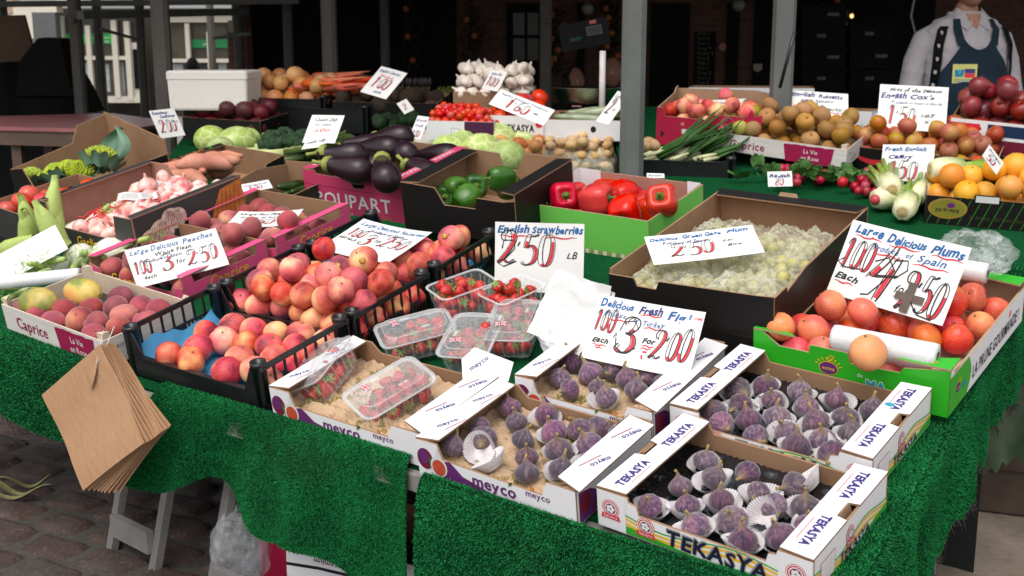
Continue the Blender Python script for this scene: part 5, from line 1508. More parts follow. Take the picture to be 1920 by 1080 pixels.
# ================================================================ WOODEN TRAY OF DARK PEACHES, MANGOES
XC = table_frame(-1.79, .225, .0, -5.5)
wood_tray(XC, .475, .275, .085, 'pale wooden fruit tray of dark peaches on the front left edge', 'wooden fruit trays')
c3 = lambda x, y: (x * .25, 540 + y * .25)
C1 = [(230, 190), (370, 240), (455, 165), (580, 90), (580, 220), (700, 140), (710, 250), (880, 130), (1020, 140), (1160, 155), (950, 210), (1060, 230), (850, 275), (720, 340), (900, 60), (60, 230)]
def cell_tray(X, L, W, label, z=.012, cell=.07, amp=.006, group='dark plastic cell trays', mat='tray_plastic'):
    mb = MB()
    nx, ny = max(2, round(L / cell)), max(2, round(W / cell))
    def fn(a, b):
        x, y = a * nx, b * ny
        u, w = (x % 1) - .5, (y % 1) - .5
        d = math.sqrt(u * u + w * w)
        return (a * L, b * W, z - amp * math.exp(-(d / .32) ** 4) + .25 * amp * math.cos(x * 25) * (d > .36))
    mb.grid(fn, nx * 9, ny * 9)
    return single(mb, 'cell_tray', [mat], X, label, 'tray', group)
cell_tray(XC @ TR(.008, .008, 0), .459, .259, 'black plastic cell tray lining the wooden peach tray', .028, .075)
pile('peach', XC, .475, .275, [on_table(*c3(x, y), .068) for x, y in C1], .0355, 'dusky dark red peach in the pale wooden front tray', 'peach', 'dark peaches in the wooden front tray', .024, .0004)
put('mango', on_table(*c3(290, 120), .075), 'orange and green mango lying at the left in the wooden peach tray', 'mango', None, X=Matrix.Translation(on_table(*c3(285, 110), .085)) @ RZ(-20) @ RY(85) @ SCL(.95))
put('mango', on_table(*c3(620, 45), .085), 'yellow green mango lying against the back board of the wooden peach tray', 'mango', None, X=Matrix.Translation(on_table(*c3(620, 38), .085)) @ RZ(-25) @ RY(88) @ SCL(.95))

# ================================================================ PINK BOXES OF DARK PEACHES
def pink_box(X, L, W, label):
    cut = [(0, 1.0), (.12, 1.0), (.14, .72), (.86, .72), (.88, 1.0), (1, 1.0)]
    o, P, F = carton('peach_box', X, L, W, .095, label, 'box', 'pink peach boxes', 'hot_pink', 'card_in', {'front': [(0, .8), (.1, .7), (.12, .5), (.88, .5), (.9, .62), (1, .7)], 'right': cut, 'left': cut}, {'left': (.028, 0), 'right': (.028, 0)}, 'hot_pink')
    for side in ('right', 'front'):
        tx = MB(); write(tx, 'Caprice', (.10 if side == 'right' else .1), .030, .05, 0, .0012, .9, 0, 0, .01)
        part(tx, 'printed_name', ['ink_yellow'], P[side])
    return o
XP1 = table_frame(-1.905, .600, -.03, -2.0); pink_box(XP1, .42, .335, 'pink cardboard box of dark peaches under the leaning peach card')
XP2 = table_frame(-1.885, .945, -.03, -1.0); pink_box(XP2, .43, .345, 'pink cardboard box of dark peaches beside the flat peach card, further back')
PK = [(100, 295, 1), (60, 350, 0), (130, 375, 0), (300, 415, 0), (420, 375, 1), (545, 340, 1), (610, 290, 0), (215, 400, 0), (600, 160, 1), (610, 210, 0)]
pile('peach', XP1, .42, .335, [on_table(*c2(x, y), .030 + .04 * k) for x, y, k in PK] + [XP1 @ Vector((.06 + .068 * i, .06 + .07 * j, .055)) for i in range(5) for j in range(4)], .0355, 'dark red peach in the nearer pink box below the leaning card', 'peach', 'dark peaches in the nearer pink box', .012, .0006)
PK2 = [(650, 95, 1), (705, 180, 1), (815, 140, 1), (900, 150, 0), (965, 110, 0), (930, 160, 0), (400, 150, 0), (600, 150, 1)]
pile('peach', XP2, .43, .345, [on_table(*c2(x, y), .030 + .04 * k) for x, y, k in PK2] + [XP2 @ Vector((.06 + .068 * i, .06 + .07 * j, .055)) for i in range(5) for j in range(4)], .0355, 'dark red peach in the further pink box beside the flat card', 'peach', 'dark peaches in the further pink box', .012, .0006)

# ================================================================ MEYCO BOXES
def meyco(X, L, W, label, seed, right_open=True):
    cf = [(0, 1), (.14, 1), (.17, .62), (.80, .55), (.83, .92), (1, .92)]
    cb = [(0, 1), (.14, 1), (.2, .72), (.8, .72), (.86, 1), (1, 1)]
    o, P, F = carton('fig_box', X, L, W, .085, label, 'box', 'white fig boxes with purple printing', 'white_print', 'card_in',
                     {'front': cf, 'back': cb}, {'left': (.05, 0)}, 'white_print')
    mb = MB()      # the right rim stands half open, tilted up
    mb.poly([(0, .01), (.060, -.01), (.060, W - .02), (0, W - .012)], .004, 0, 1)
    rr = part(mb, 'top_rim', ['white_print', 'card_in'], o, TR(L - .046, .004, .090) @ RY(3))
    def brand(x, y, s, m, tx, rot=0.0): write(tx, 'meyco', x, y, s, m, .0012, .95, 0, 0, .016, rot=rot)
    # front: purple wave, name, fig pictures
    tx = MB()
    tx.add([(.16 * L, 0.002, .0008), (.95 * L, .002, .0008), (.86 * L, .012, .0008), (.5 * L, .012, .0008), (.3 * L, .030, .0008), (.22 * L, .055, .0008), (.17 * L, .05, .0008)], [tuple(range(7))], 0)
    write(tx, 'meyco', .36 * L, .020, .036, 0, .0012, 1.05, 0, 0, .024)
    tx.add([(.595 * L, .043, .0012), (.60 * L, .052, .0012), (.625 * L, .056, .0012), (.615 * L, .047, .0012)], [(0, 1, 2, 3)], 4)
    write(tx, 'meyco', .70 * L, .036, .020, 0, .0012, 1.0, 0, 0, .01)
    disc(tx, .745 * L, .056, .006, .004, 5, .001)
    disc(tx, .052 * L, .045, .020, .024, 1, .001); disc(tx, .044 * L, .050, .012, .018, 2, .0013)
    tx.add([(.085 * L, .03, .0014), (.075 * L, .056, .0014), (.10 * L, .045, .0014), (.10 * L, .025, .0014)], [(0, 1, 2, 3)], 4)
    disc(tx, .145 * L, .036, .021, .023, 6, .0015); disc(tx, .145 * L, .034, .017, .018, 3, .0018)
    tx.add([(.125 * L, .053, .0014), (.138 * L, .078, .0014), (.148 * L, .078, .0014), (.165 * L, .053, .0014)], [(0, 1, 2, 3)], 6)
    part(tx, 'printed_name', ['purple_print', 'ink_maroon', 'purple_print', MT['fig_flesh'], 'leaf', 'ink_orange', 'paper_white'], P['front'])
    # rims and right side
    for (pn, x, y, rot) in ((P['rim_left'], .018, .05, R(68)), (P['rim_left'], .018, W * .6, R(68))):
        tx = MB(); brand(x, y, .018, 0, tx, rot); stroke(tx, [(x + .018, y), (x + .030, y + .055)], .002, 1, .001)
        tx.v = [(a, b, c_ + .089) for a, b, c_ in tx.v]
        part(tx, 'printed_name', ['ink_violet', 'ink_crimson'], pn)
    for y in (.06, W * .62):
        tx = MB(); brand(.044, y + .06, .018, 0, tx, R(-110)); stroke(tx, [(.030, y + .055), (.014, y)], .002, 1, .001)
        part(tx, 'printed_name', ['ink_violet', 'ink_crimson'], rr)
    tx = MB(); tx.add([(0.01, .002, .0008), (W - .01, .002, .0008), (W - .01, .02, .0008), (.1, .026, .0008), (.05, .06, .0008), (.01, .07, .0008)], [tuple(range(6))], 0)
    write(tx, 'meyco', .12, .032, .03, 0, .0012, 1, 0, 0, .015)
    disc(tx, .03, .04, .018, .022, 1, .0013)
    part(tx, 'printed_name', ['purple_print', 'ink_maroon'], P['right'])
    # crumpled printed wrapping paper
    def fn(a, b):
        x, y = .008 + a * (L - .016), .008 + b * (W - .016)
        e = max(0, 1 - min(x, L - x, y, W - y) / .035)
        n1 = noise.noise(Vector((x * 22, y * 22, seed))); n2 = noise.noise(Vector((x * 60, y * 60, seed + 5)))
        return Vector((x, y, .014 + .020 * abs(n1) + .012 * abs(n2) + e * e * .042 * (.6 + .5 * n1)))
    mb = MB(); mb.grid(lambda a, b: fn(a, b), 120, 96, 0, False)
    pap = single(mb, 'wrapping_paper', ['wrap'], X, 'crumpled brown printed paper in the ' + ('strawberry punnet box' if seed == 1 else 'front edge fig box' if seed == 2 else 'fig box below the leaning card'), 'paper', 'printed paper liners in the fig boxes')
    tx = MB(); rnd = random.Random(seed)
    for k in range(16):
        w0 = MB(); write(w0, 'meyco', 0, 0, .022, 0, 0, 1, .1, 0, .02)
        a0_, b0_ = rnd.uniform(.05, .8), rnd.uniform(.05, .85); an = R(rnd.choice([-50, -40, 60, -130]))
        vs = []
        for (x, y, z) in w0.v:
            xx, yy = a0_ + (x * math.cos(an) - y * math.sin(an)) / L, b0_ + (x * math.sin(an) + y * math.cos(an)) / W
            q = fn(min(max(xx, 0), 1), min(max(yy, 0), 1)); vs.append((q.x, q.y, q.z + .0034))
        tx.add(vs, w0.f, 0)
    part(tx, 'printed_name', ['ink_olive'], pap)
    return o
MT['fig_flesh'] = plain('printed_fig_flesh', srgb(186, 74, 50), .5, .35, 300)
XA = table_frame(-.752, .178, 0, -1.5); meyco(XA, .425, .285, 'white fig box holding two strawberry punnets, beside the black crates', 1)
XMB = table_frame(-.313, .140, 0, -2.8); meyco(XMB, .380, .285, 'white fig box at the front edge with figs on brown paper', 2)
XMC = table_frame(-.262, .432, .014, -1.5); meyco(XMC, .335, .345, 'white fig box of figs below the leaning fig price card', 3)
zc = lambda x, y: (480 + x * .479, 580 + y * .479)
FG = 'purple figs'
def figs(lst, conv, lift, place, tilt=32):
    rnd = random.Random(len(lst))
    for (x, y, m) in lst:
        px, py = conv(x, y)
        p = on_table(px, py, lift + .024)
        if 'u' not in m:
            tl = 80 if 'l' in m else tilt
            az = rnd.uniform(0, 360) if 'l' not in m else rnd.uniform(-60, 60)
            X = mat_frame(p, TABLE_U, TABLE_V, TABLE_N) @ RZ(az) @ RX(tl if 'l' in m else rnd.uniform(-tl, tl)) @ SCL(rnd.uniform(.82, 1.08))
            lab = ('purple fig lying on its side in ' if 'l' in m else ('purple fig sitting in a fluted paper cup in ' if 'c' in m else 'bare purple fig standing in ')) + place
            put('fig', p, lab, 'fig', FG + ' in ' + place + (' lying' if 'l' in m else ' cupped' if 'c' in m else ''), X=X, rnd=rnd)
        if 'c' in m or 'u' in m:
            tl = 60 if 'u' in m else 12
            X = mat_frame(p - TABLE_N * (.025 if 'c' in m else .012), TABLE_U, TABLE_V, TABLE_N) @ RZ(rnd.uniform(0, 360)) @ RX(rnd.uniform(tl * .5, tl)) @ SCL(rnd.uniform(.95, 1.1))
            put('paper_cup', p, ('tipped over empty white fluted paper cup in ' if 'u' in m else 'white fluted paper cup round a fig in ') + place, 'paper cup', 'paper cups in ' + place + (' tipped' if 'u' in m else ''), X=X, rnd=rnd)
figs([(995, 385, ''), (1020, 442, ''), (1135, 412, 'c'), (880, 468, 'l'), (770, 535, ''), (890, 508, 'l'), (890, 535, 'u'), (1045, 512, ''), (1165, 478, 'c'), (1262, 470, ''), (1340, 467, 'l'), (1425, 488, ''), (1185, 552, 'c'), (1305, 530, 'c'), (1060, 580, ''), (930, 600, 'u'), (1060, 642, ''), (1195, 627, 'c'), (1312, 595, 'c')], zc, .022, 'the front white fig box')
figs([(1150, 212, 'l'), (1230, 205, ''), (1190, 268, ''), (1310, 252, ''), (1228, 312, 'l'), (1340, 307, ''), (1455, 272, ''), (1490, 317, ''), (1600, 292, ''), (1370, 345, 'c'), (1400, 240, 'l'), (1540, 265, 'l')], zc, .036, 'the fig box under the leaning card')

# ================================================================ TEKASYA TRAYS
def tekasya(X, L, W, H, label, seed):
    fw = .062
    cf = [(0, .98), (.155, .98), (.16, .86), (.20, .82), (.21, .60), (.80, .60), (.81, .82), (.845, .86), (.85, .98), (1, .98)]
    o, P, F = carton('fig_tray', X, L, W, H, label, 'box', 'white fig trays with violet lettering', 'white_print', 'card_in', {'front': cf, 'back': [(0, .98), (.14, .98), (.17, .72), (.83, .72), (.86, .98), (1, .98)]})
    for sgn, nm in ((0, 'left'), (1, 'right')):
        mb = MB()
        pts = [(0, 0), (fw, .004), (fw, W - .004), (0, W), (0, .60 * W), (.020, .585 * W), (.020, .435 * W), (0, .42 * W)]
        if sgn: pts = [(L - a_, b_) for a_, b_ in reversed(pts)]
        mb.poly(pts, .004, 0, 1, TR(0, 0, H + .0045))
        rim = part(mb, 'top_rim', ['white_print', 'card_in'], o)
        tx = MB()
        for y0 in (.10 * W, .62 * W):
            if not sgn:
                write(tx, 'TEKASYA', .042, y0 - .01, .024, 0, H + .0052, 1, .1, .05, .045, rot=R(90), fit=.098)
                stroke(tx, [(.050, y0 + .01), (.050, y0 + .08)], .0012, 1, H + .0052)
            else:
                write(tx, 'TEKASYA', L - .040, y0 + .095, .024, 0, H + .0052, 1, .1, .05, .045, rot=R(-90), fit=.098)
                stroke(tx, [(L - .050, y0 + .01), (L - .050, y0 + .08)], .0012, 1, H + .0052)
        part(tx, 'printed_name', ['ink_violet', 'ink_red'], rim)
        # the pushed-out cardboard grip tab
        mb = MB(); mb.poly([(0, 0), (.15 * W, 0), (.135 * W, .026), (.02 * W, .026)], .004, 0, 0)
        part(mb, 'grip_tab', ['card_in'], o, (TR(.004, .585 * W, H - .018) @ RZ(-90) @ RX(72)) if not sgn else (TR(L - .010, .435 * W, H - .018) @ RZ(90) @ RX(78)))
    def seal(tx, x, y, r):
        disc(tx, x, y, r, r, 2, .0010); disc(tx, x, y, r * .93, r * .93, 5, .0013, 28, .90)
        disc(tx, x, y, r * .70, r * .70, 5, .0013); disc(tx, x, y, r * .58, r * .58, 6, .0016)
        for k in range(5):
            disc(tx, x + r * .28 * math.cos(k * 1.256), y + r * .28 * math.sin(k * 1.256), r * .2, r * .2, 5, .0019)
        tx.add([(x - r * 1.1, y - r * 1.15, .002), (x + r * 1.1, y - r * 1.15, .002), (x + r * .95, y - r * .62, .002), (x - r * .95, y - r * .62, .002)], [(0, 1, 2, 3)], 2)
        write(tx, 'TEKASYA', x, y - r * 1.02, r * .36, 5, .0023, 1, 0, 0, .01, 'c')
    def waves(tx, w):
        for (y0, am, wd, m) in ((.036, .012, .005, 3), (.043, .011, .003, 4), (.026, .010, .006, 3)):
            n = 24
            stroke(tx, [(w * i / n, y0 + am * math.cos(i / n * 9.4) * (1 - .3 * i / n) - .004) for i in range(n + 1)], wd, m, .0007)
        n = 16
        lo = [(w * i / n, .002) for i in range(n + 1)]; hi = [(w * i / n, .006 + .015 * abs(math.cos(i / n * 3.14)) ** 1.5) for i in range(n + 1)]
        tx.add([(a_, b_, .0008) for a_, b_ in lo + hi[::-1]], [tuple(range(2 * n + 2))], 4)
    for side, w in (('front', L), ('right', W), ('left', W)):
        tx = MB(); waves(tx, w)
        # white end panels cover the waves at both corners on the front
        if side == 'front':
            rect(tx, 0.001, .001, .145 * w, H * .97, 5, .0009); rect(tx, .855 * w, .001, w - .001, H * .97, 5, .0009)
            seal(tx, .07 * w, H * .56, .019); seal(tx, .245 * w, H * .40, .0185); seal(tx, .93 * w, H * .56, .019)
            write(tx, 'TEKASYA', .345 * w, .012, .044, 1, .0022, 1, .12, .06, .03, fit=.47 * w)
            write(tx, 'TEKASYA', .341 * w, .015, .044, 7, .0016, 1, .12, .06, .03, fit=.47 * w)
        else:
            seal(tx, .47 * w, H * .62, .016)
            write(tx, 'TEKASYA', .34 * w, .010, .026, 1, .0022, 1, .12, .06, .03, fit=.40 * w)
            x0, y0 = .09 * w, .012
            for (a_, b_) in (((x0, y0), (x0 + .055, y0)), ((x0 + .055, y0), (x0 + .055, y0 + .046)), ((x0 + .055, y0 + .046), (x0, y0 + .046)), ((x0, y0 + .046), (x0, y0))):
                stroke(tx, [a_, b_], .0012, 2, .0016)
            rect(tx, x0 + .001, y0 + .001, x0 + .054, y0 + .045, 5, .0012)
            for q in range(5): stroke(tx, [(x0 + .006, y0 + .008 + .007 * q), (x0 + .048, y0 + .008 + .007 * q)], .0008, 8, .0016)
        part(tx, 'printed_name', ['ink_violet', MT['ink_midnight'], 'ink_red', 'ink_yellow', 'ink_green', 'white_print', 'ink_maroon', 'ink_grey', MT['ink_pale_red']], P[side])
    cell_tray(X @ TR(.006, .006, 0), L - .012, W - .012, 'glossy black plastic cell tray in the ' + label.split(',')[0], .022, .06, .009)
    return o, P
MT['ink_midnight'] = plain('midnight_print_ink', (.010, .011, .035), .45, .1)
MT['ink_pale_red'] = plain('pale_red_print_ink', srgb(230, 160, 160), .5, .1)
XTF = table_frame(.097, .148, .002, -5.2); tekasya(XTF, .425, .311, .08, 'white lettered fig tray at the stall corner, nearest to the camera', 1)
XTB = table_frame(.093, .463, .015, -4.4); o_, P_ = tekasya(XTB, .425, .311, .08, 'white lettered fig tray behind the corner tray, against the green plum box', 2)
tx = MB(); disc(tx, .40 * 1, .0, .0095, .007, 0, 0); part(tx, 'round_sticker', ['ink_teal'], o_, TR(-.022 + .0, .205, .0855))
ct = lambda x, y: (1080 + x * .426, 620 + y * .426)
figs([(835, 245, 'c'), (985, 268, 'c'), (710, 260, 'cl'), (725, 332, 'cl'), (865, 305, 'c'), (605, 358, 'c'), (760, 395, ''), (640, 415, 'l'), (885, 380, 'c'), (1015, 335, 'c'), (1145, 305, 'c'), (1185, 385, 'c'), (1055, 400, 'c'), (925, 445, 'c'), (1215, 455, 'c'), (1310, 350, 'c'), (790, 468, 'l'), (1085, 482, 'c'), (970, 508, 'c'), (1130, 545, 'cl'), (1150, 515, 'u')], ct, .034, 'the rear lettered fig tray')
figs([(570, 572, 'c'), (755, 628, 'l'), (610, 652, 'c'), (460, 688, ''), (965, 685, 'l'), (1035, 670, 'u'), (325, 770, 'c'), (640, 745, 'c'), (490, 768, 'c'), (805, 715, 'cl'), (1010, 778, 'c'), (850, 810, 'u'), (870, 775, 'l'), (690, 835, 'c'), (525, 858, 'c'), (900, 905, 'c'), (735, 925, 'c'), (1020, 858, 'c')], ct, .022, 'the corner lettered fig tray')

# ================================================================ PLUM BOX
XPL = table_frame(.142, .785, .03, -4.0)
LP, WP, HP = .43, .53, .105
pb, PP, _ = carton('plum_box', XPL, LP, WP, HP, 'bright green plum box with white lettered side behind the fig trays', 'box', None, 'green_print', 'card_pale',
                   {'front': [(0, 1.0), (.05, 1.0), (.14, .74), (.30, .74), (.31, .92), (.50, .92), (.52, .70), (.76, .74), (.78, .86), (.9, .95), (1, 1.0)], 'right': [(0, .98), (.035, 1.0), (.05, .84), (.10, .84), (.13, .84), (1, .84)], 'left': [(0, .86), (.9, .86), (1, .98)], 'back': [(0, 1), (1, 1)]},
                   None, None, 'card_pale', outers={'right': 'white_print'})
for pts in ([(0.0, 0.0), (.10, 0.0), (0.0, .055)], [(LP - .115, 0), (LP, 0), (LP, .06), (LP - .03, .045)]):
    mb = MB(); mb.poly(pts, .004, 0, 1, TR(0, 0, HP + .0045)); c_ = part(mb, 'corner_flap', ['green_print', 'card_pale'], pb)
mb = MB(); mb.poly([(LP * .5, WP - .02), (LP, WP - .05), (LP, WP), (0, WP), (0, WP - .03)], .004, 0, 1, TR(0, 0, HP + .0045)); part(mb, 'back_rim', ['green_print', 'card_pale'], pb)
tx = MB()
def estiva(tx, x, y, s):
    disc(tx, x, y, s * 1.08, s * .80, 1, .0010); disc(tx, x, y, s, s * .72, 0, .0014)
    write(tx, 'estiva', x, y - s * .18, s * .56, 1, .0018, 1, 0, 0, .012, 'c')
    for k in range(8):
        an = R(20 + 20 * k)
        stroke(tx, [(x + s * 1.28 * math.cos(an), y + s * 1.0 * math.sin(an)), (x + s * 1.6 * math.cos(an), y + s * 1.3 * math.sin(an))], s * .13, 1, .0012)
    stroke(tx, [(x, y + s * .72), (x - s * .1, y + s * 1.2), (x + s * .2, y + s * 1.55), (x + s * .6, y + s * 1.5), (x + s * .4, y + s * 1.05), (x, y + s * .85)], s * .10, 1, .0016)
estiva(tx, .408 * LP, .052, .020)
write(tx, 'de', .555 * LP, .048, .013, 2, .0014)
for k, ch in enumerate('MA'):
    write(tx, ch, (.60 + .055 * k) * LP, .026, .028, 3, .0016, 1, 0, 0, .05)
    write(tx, ch, (.60 + .055 * k) * LP, .026, .028, 2, .0012, 1, 0, 0, .10)
part(tx, 'printed_name', ['purple_print', 'ink_yellow', 'ink_white', 'ink_teal'], PP['front'])
tx = MB()
rect(tx, .0, .001, .118, HP * .835, 0, .0010)
tx.add([(.118 + .022 * math.sin(k / 12 * 3.14), .001 + (HP * .834 - .001) * k / 12, .0010) for k in range(13)], [tuple(range(13))], 0)
estiva(tx, .055, .045, .014)
tx.mi = [m if i < 2 else {0: 3, 1: 2}.get(m, m) for i, m in enumerate(tx.mi)]
write(tx, 'MA', .083, .030, .018, 4, .0016, 1, 0, 0, .05)
write(tx, 'LA PRUNE GOURMANDE !', .150, .022, .042, 5, .0014, 1, .08, 0, .012, fit=.34)
part(tx, 'printed_name', ['green_print', 'ink_yellow', 'ink_yellow', 'purple_print', 'ink_teal', 'ink_midnight'], PP['right'])
tx = MB()
for (cx_, cy_) in ((.030, .016), (LP - .045, .018)):
    for k in range(10):
        an = k * .628; stroke(tx, [(cx_ + .008 * math.cos(an), cy_ + .006 * math.sin(an)), (cx_ + .014 * math.cos(an), cy_ + .010 * math.sin(an))], .0018, 0, HP + .0055)
    disc(tx, cx_, cy_, .007, .005, 1, HP + .0058)
part(tx, 'printed_emblem', ['ink_yellow', 'purple_print'], pb)
mb = MB()
mb.grid(lambda a, b: (.01 + a * (LP - .02), .01 + b * (WP - .02), .022 + .006 * noise.noise(Vector((a * 9, b * 11, 4))) + .05 * max(0, 1 - min(a, 1 - a) / .06) ** 2), 40, 40)
single(mb, 'paper_liner', [plain('pale_packing_paper', (.46, .35, .26), .8, .08, 20, .3, 50)], XPL, 'pale brown paper sheet lining the green plum box', 'paper')
zp = lambda x, y: (1440 + x * .25, 540 + y * .25)
PLM = [(450, 135, 2), (630, 65, 2), (695, 170, 2), (310, 260, 1), (340, 345, 1), (140, 385, 1), (345, 455, 1), (190, 470, 0), (565, 485, 0), (755, 495, 1), (885, 605, 0), (1040, 600, 0), (970, 265, 0), (860, 230, 0), (1205, 325, 1), (1405, 325, 1), (1390, 190, 1), (1500, 125, 1), (1580, 245, 1), (1480, 30, 1), (1700, 120, 1), (500, 440, 0), (1090, 290, 0), (480, 300, 0), (560, 250, 0), (1400, 100, 0), (600, 330, 0)]
pile('plum', XPL, LP, WP, [on_table(*zp(x, y), .030 + .055 + .030 * k) for x, y, k in PLM] + [XPL @ Vector((.05 + .07 * i, .30 + .068 * j, .05)) for i in range(5) for j in range(2)], .0330, 'orange red plum in the bright green plum box', 'plum', 'plums in the green box', .022, .0004)
# bag rolls
MT['bag_film'] = plain('translucent_bag_film', (.70, .70, .70), .25, .05, 20, .15, 60, spec=.6)
MT['bag_film'].node_tree.nodes['Principled BSDF'].inputs['Subsurface Weight'].default_value = 0.1
MT['cardtube'] = plain('cardboard_tube', (.16, .12, .09), .8)
def bag_roll(A, B, r, label, tail=True):
    d = B - A; L = d.length
    X = Matrix.Translation(A) @ d.to_track_quat('X', 'Z').to_matrix().to_4x4()
    o = root('bag_roll', X, label, 'bag roll', 'rolls of thin plastic bags')
    mb = MB()
    rnd = random.Random(int(L * 1e4))
    pts = [(0, 0, 0), (.001, 0, 0), (.010, 0, 0), (L * .5, 0, 0), (L - .008, 0, 0), (L - .001, 0, 0), (L, 0, 0)]
    mb.tube(pts, [r * .34, r * .97, r, r, r, r * .96, r * .36], 28, 0, False)
    part(mb, 'roll', ['bag_film'], o)
    mb = MB(); mb.tube([(-.001, 0, 0), (L + .001, 0, 0)], r * .36, 18, 0, False); mb.tube([(-.0005, 0, 0), (L + .0005, 0, 0)], r * .27, 18, 0, False)
    part(mb, 'core', ['cardtube'], o)
    if tail:
        mb = MB()
        mb.grid(lambda a, b: (L * (.03 + .93 * a), -r * math.cos(b * 1.9 - .3) * (1.02 + .25 * b + .05 * math.sin(a * 20) * b), r * math.sin(-(b * 1.9 - .3)) * 1.02 - .012 * b * b + .004 * math.sin(a * 17 + 4 * b) * b), 24, 10)
        part(mb, 'loose_end', [clear('thin_film', (.9, .9, .9), .5, .2, 0, .4, 40)], o)
    return o
bag_roll(on_table(1562, 630, .145), on_table(1758, 668, .145), .026, 'roll of white plastic bags lying on the plums in the green box')
put('plum', on_table(1628, 661, .165), 'single orange plum resting against the bag roll on the green box rim', 'plum', spin=20, scale=1.1)
gp = bpy.data.objects[[o.name for o in COL.objects if o.name.startswith('plum') and o.get('label', '').startswith('single orange')][0]]; gp.data = gp.data.copy(); gp.data.materials[0] = skin('golden_plum_skin', [(0.34, srgb(214, 120, 56)), (0.55, srgb(230, 156, 78)), (0.7, srgb(236, 176, 100))], 8, .45, .02)
bag_roll(on_table(1755, 498, .175), on_table(1852, 513, .175), .024, 'roll of white plastic bags behind the plum price card', False)

# ================================================================ BOXES BEHIND: GREENGAGES, PEPPERS, AUBERGINES
XG = table_frame(-.225, .800, .110, -1.0)
gb, PG, _ = carton('fruit_carton', XG, .41, .62, .105, 'shallow black box of bagged greengages behind the fig card', 'box', None, 'black_print', 'card_in',
                   {'front': [(0, .88), (.16, .88), (.18, .7), (.30, .7), (.32, .9), (.9, .97), (1, 1)], 'back': [(0, 1), (1, 1)], 'right': [(0, .96), (.12, .96), (.13, .82), (.145, .86), (.3, 1), (1, 1)]}, {'back': (.05, 0)}, 'black_print')
XG2 = table_frame(-.225, .805, 0.012, -1.5)
carton('fruit_carton', XG2, .415, .60, .095, 'plain black box standing under the greengage box', 'box', None, 'black_print', 'card_in')
mb = MB(); mb.poly([(0, 0), (.055, 0), (.05, .012), (.005, .012)], .003, 0, 0); part(mb, 'grip_tab', ['card_pale'], gb, TR(.17, .615, .108) @ RX(80))
MT['greengage'] = skin('greengage_skin', [(0.3, srgb(146, 138, 84)), (0.7, srgb(196, 186, 128))], 20, 0.5, 0.1)
MT['crinkle_bag'] = clear('crinkled_clear_bag', (.72, .71, .55), .15, .20, 0, .8, 26, .30, 18)
rnd = random.Random(5)
for k, (x0, y0, w_, l_) in enumerate(((.012, .01, .19, .17), (.205, .012, .19, .17), (.015, .185, .185, .16), (.20, .18, .19, .165), (.02, .34, .18, .15), (.20, .34, .185, .15))):
    zt = .062 + .006 * (k % 3)
    b = root('greengage_bag', XG @ TR(x0, y0, .02), 'clear plastic bag of pale greengages in the shallow black box', 'bag of greengages', 'bags of greengages')
    mb = MB()
    sd = k * 7.1
    def fn(a, b_):
        e = min(a, 1 - a, b_, 1 - b_)
        s = min(1, e / .16) ** .5
        n = noise.noise(Vector((a * 6 + sd, b_ * 6, 0))) * .014 + noise.noise(Vector((a * 17 + sd, b_ * 15, 3))) * .011 + noise.noise(Vector((a * 40 + sd, b_ * 40, 3))) * .005
        return ((a - .02) * w_ * 1.06, (b_ - .02) * l_ * 1.06, .012 + (zt - .022) * s + n)
    mb.grid(fn, 40, 36, 0, False)
    part(mb, 'clear_film', ['crinkle_bag'], b)
    mb = MB()
    P = [XG @ Vector((x0 + .02 + rnd.random() * (w_ - .04), y0 + .02 + rnd.random() * (l_ - .04), .02 + rnd.random() * .015)) for _ in range(30)]
    Q = relax(P, [.0165] * len(P), XG @ TR(x0, y0, 0), w_, l_, .02, 40, .0006)
    iv = (XG @ TR(x0, y0, .02)).inverted()
    for q in Q:
        mb.lathe([(a_ * .0165, b_ * .0175) for a_, b_ in ball_profile(8)], 12, 0, None, TR(*(iv @ q)))
    g = part(mb, 'greengages', ['greengage'], b); g['kind'] = 'stuff'

XPP = table_frame(-.860, 1.391, -.036, -1.4)
LQ, WQ, HQ = .444, .354, .145
qb, PQ, _ = carton('pepper_box', XPP, LQ, WQ, HQ, 'lime green box of red peppers with white lined corners', 'box', None, 'lime_print', 'card_pink', {}, None, None, 'card_pink')
for lo, hi in (((.006, WQ - .0075, .01), (.085, WQ - .0065, HQ + .006)), ((LQ - .05, WQ - .0075, .01), (LQ - .006, WQ - .0065, HQ + .006)), ((.0055, .006, .01), (.0065, .10, HQ + .005)), ((.0055, WQ - .11, .01), (.0065, WQ - .008, HQ + .006)), ((LQ - .0066, WQ - .09, .01), (LQ - .0056, WQ - .008, HQ + .005))):
    mb = MB(); mb.box(lo, hi); part(mb, 'corner_lining', ['white_print'], qb)
tx = MB(); rect(tx, .002, .001, LQ - .002, .030, 0, .0009)
for k in range(14): rect(tx, .02 + .03 * k, .001, .033 + .03 * k, .030, 1, .0012)
disc(tx, .42, .034, .016, .016, 2, .0016); disc(tx, .10, .034, .016, .016, 2, .0016)
part(tx, 'printed_pattern', [plain('sage_stripe', srgb(140, 160, 90), .5), plain('cream_stripe', srgb(220, 220, 190), .5), 'ink_maroon'], PQ['front'])
c7 = lambda x, y: (960 + x * .25, 270 + y * .25)
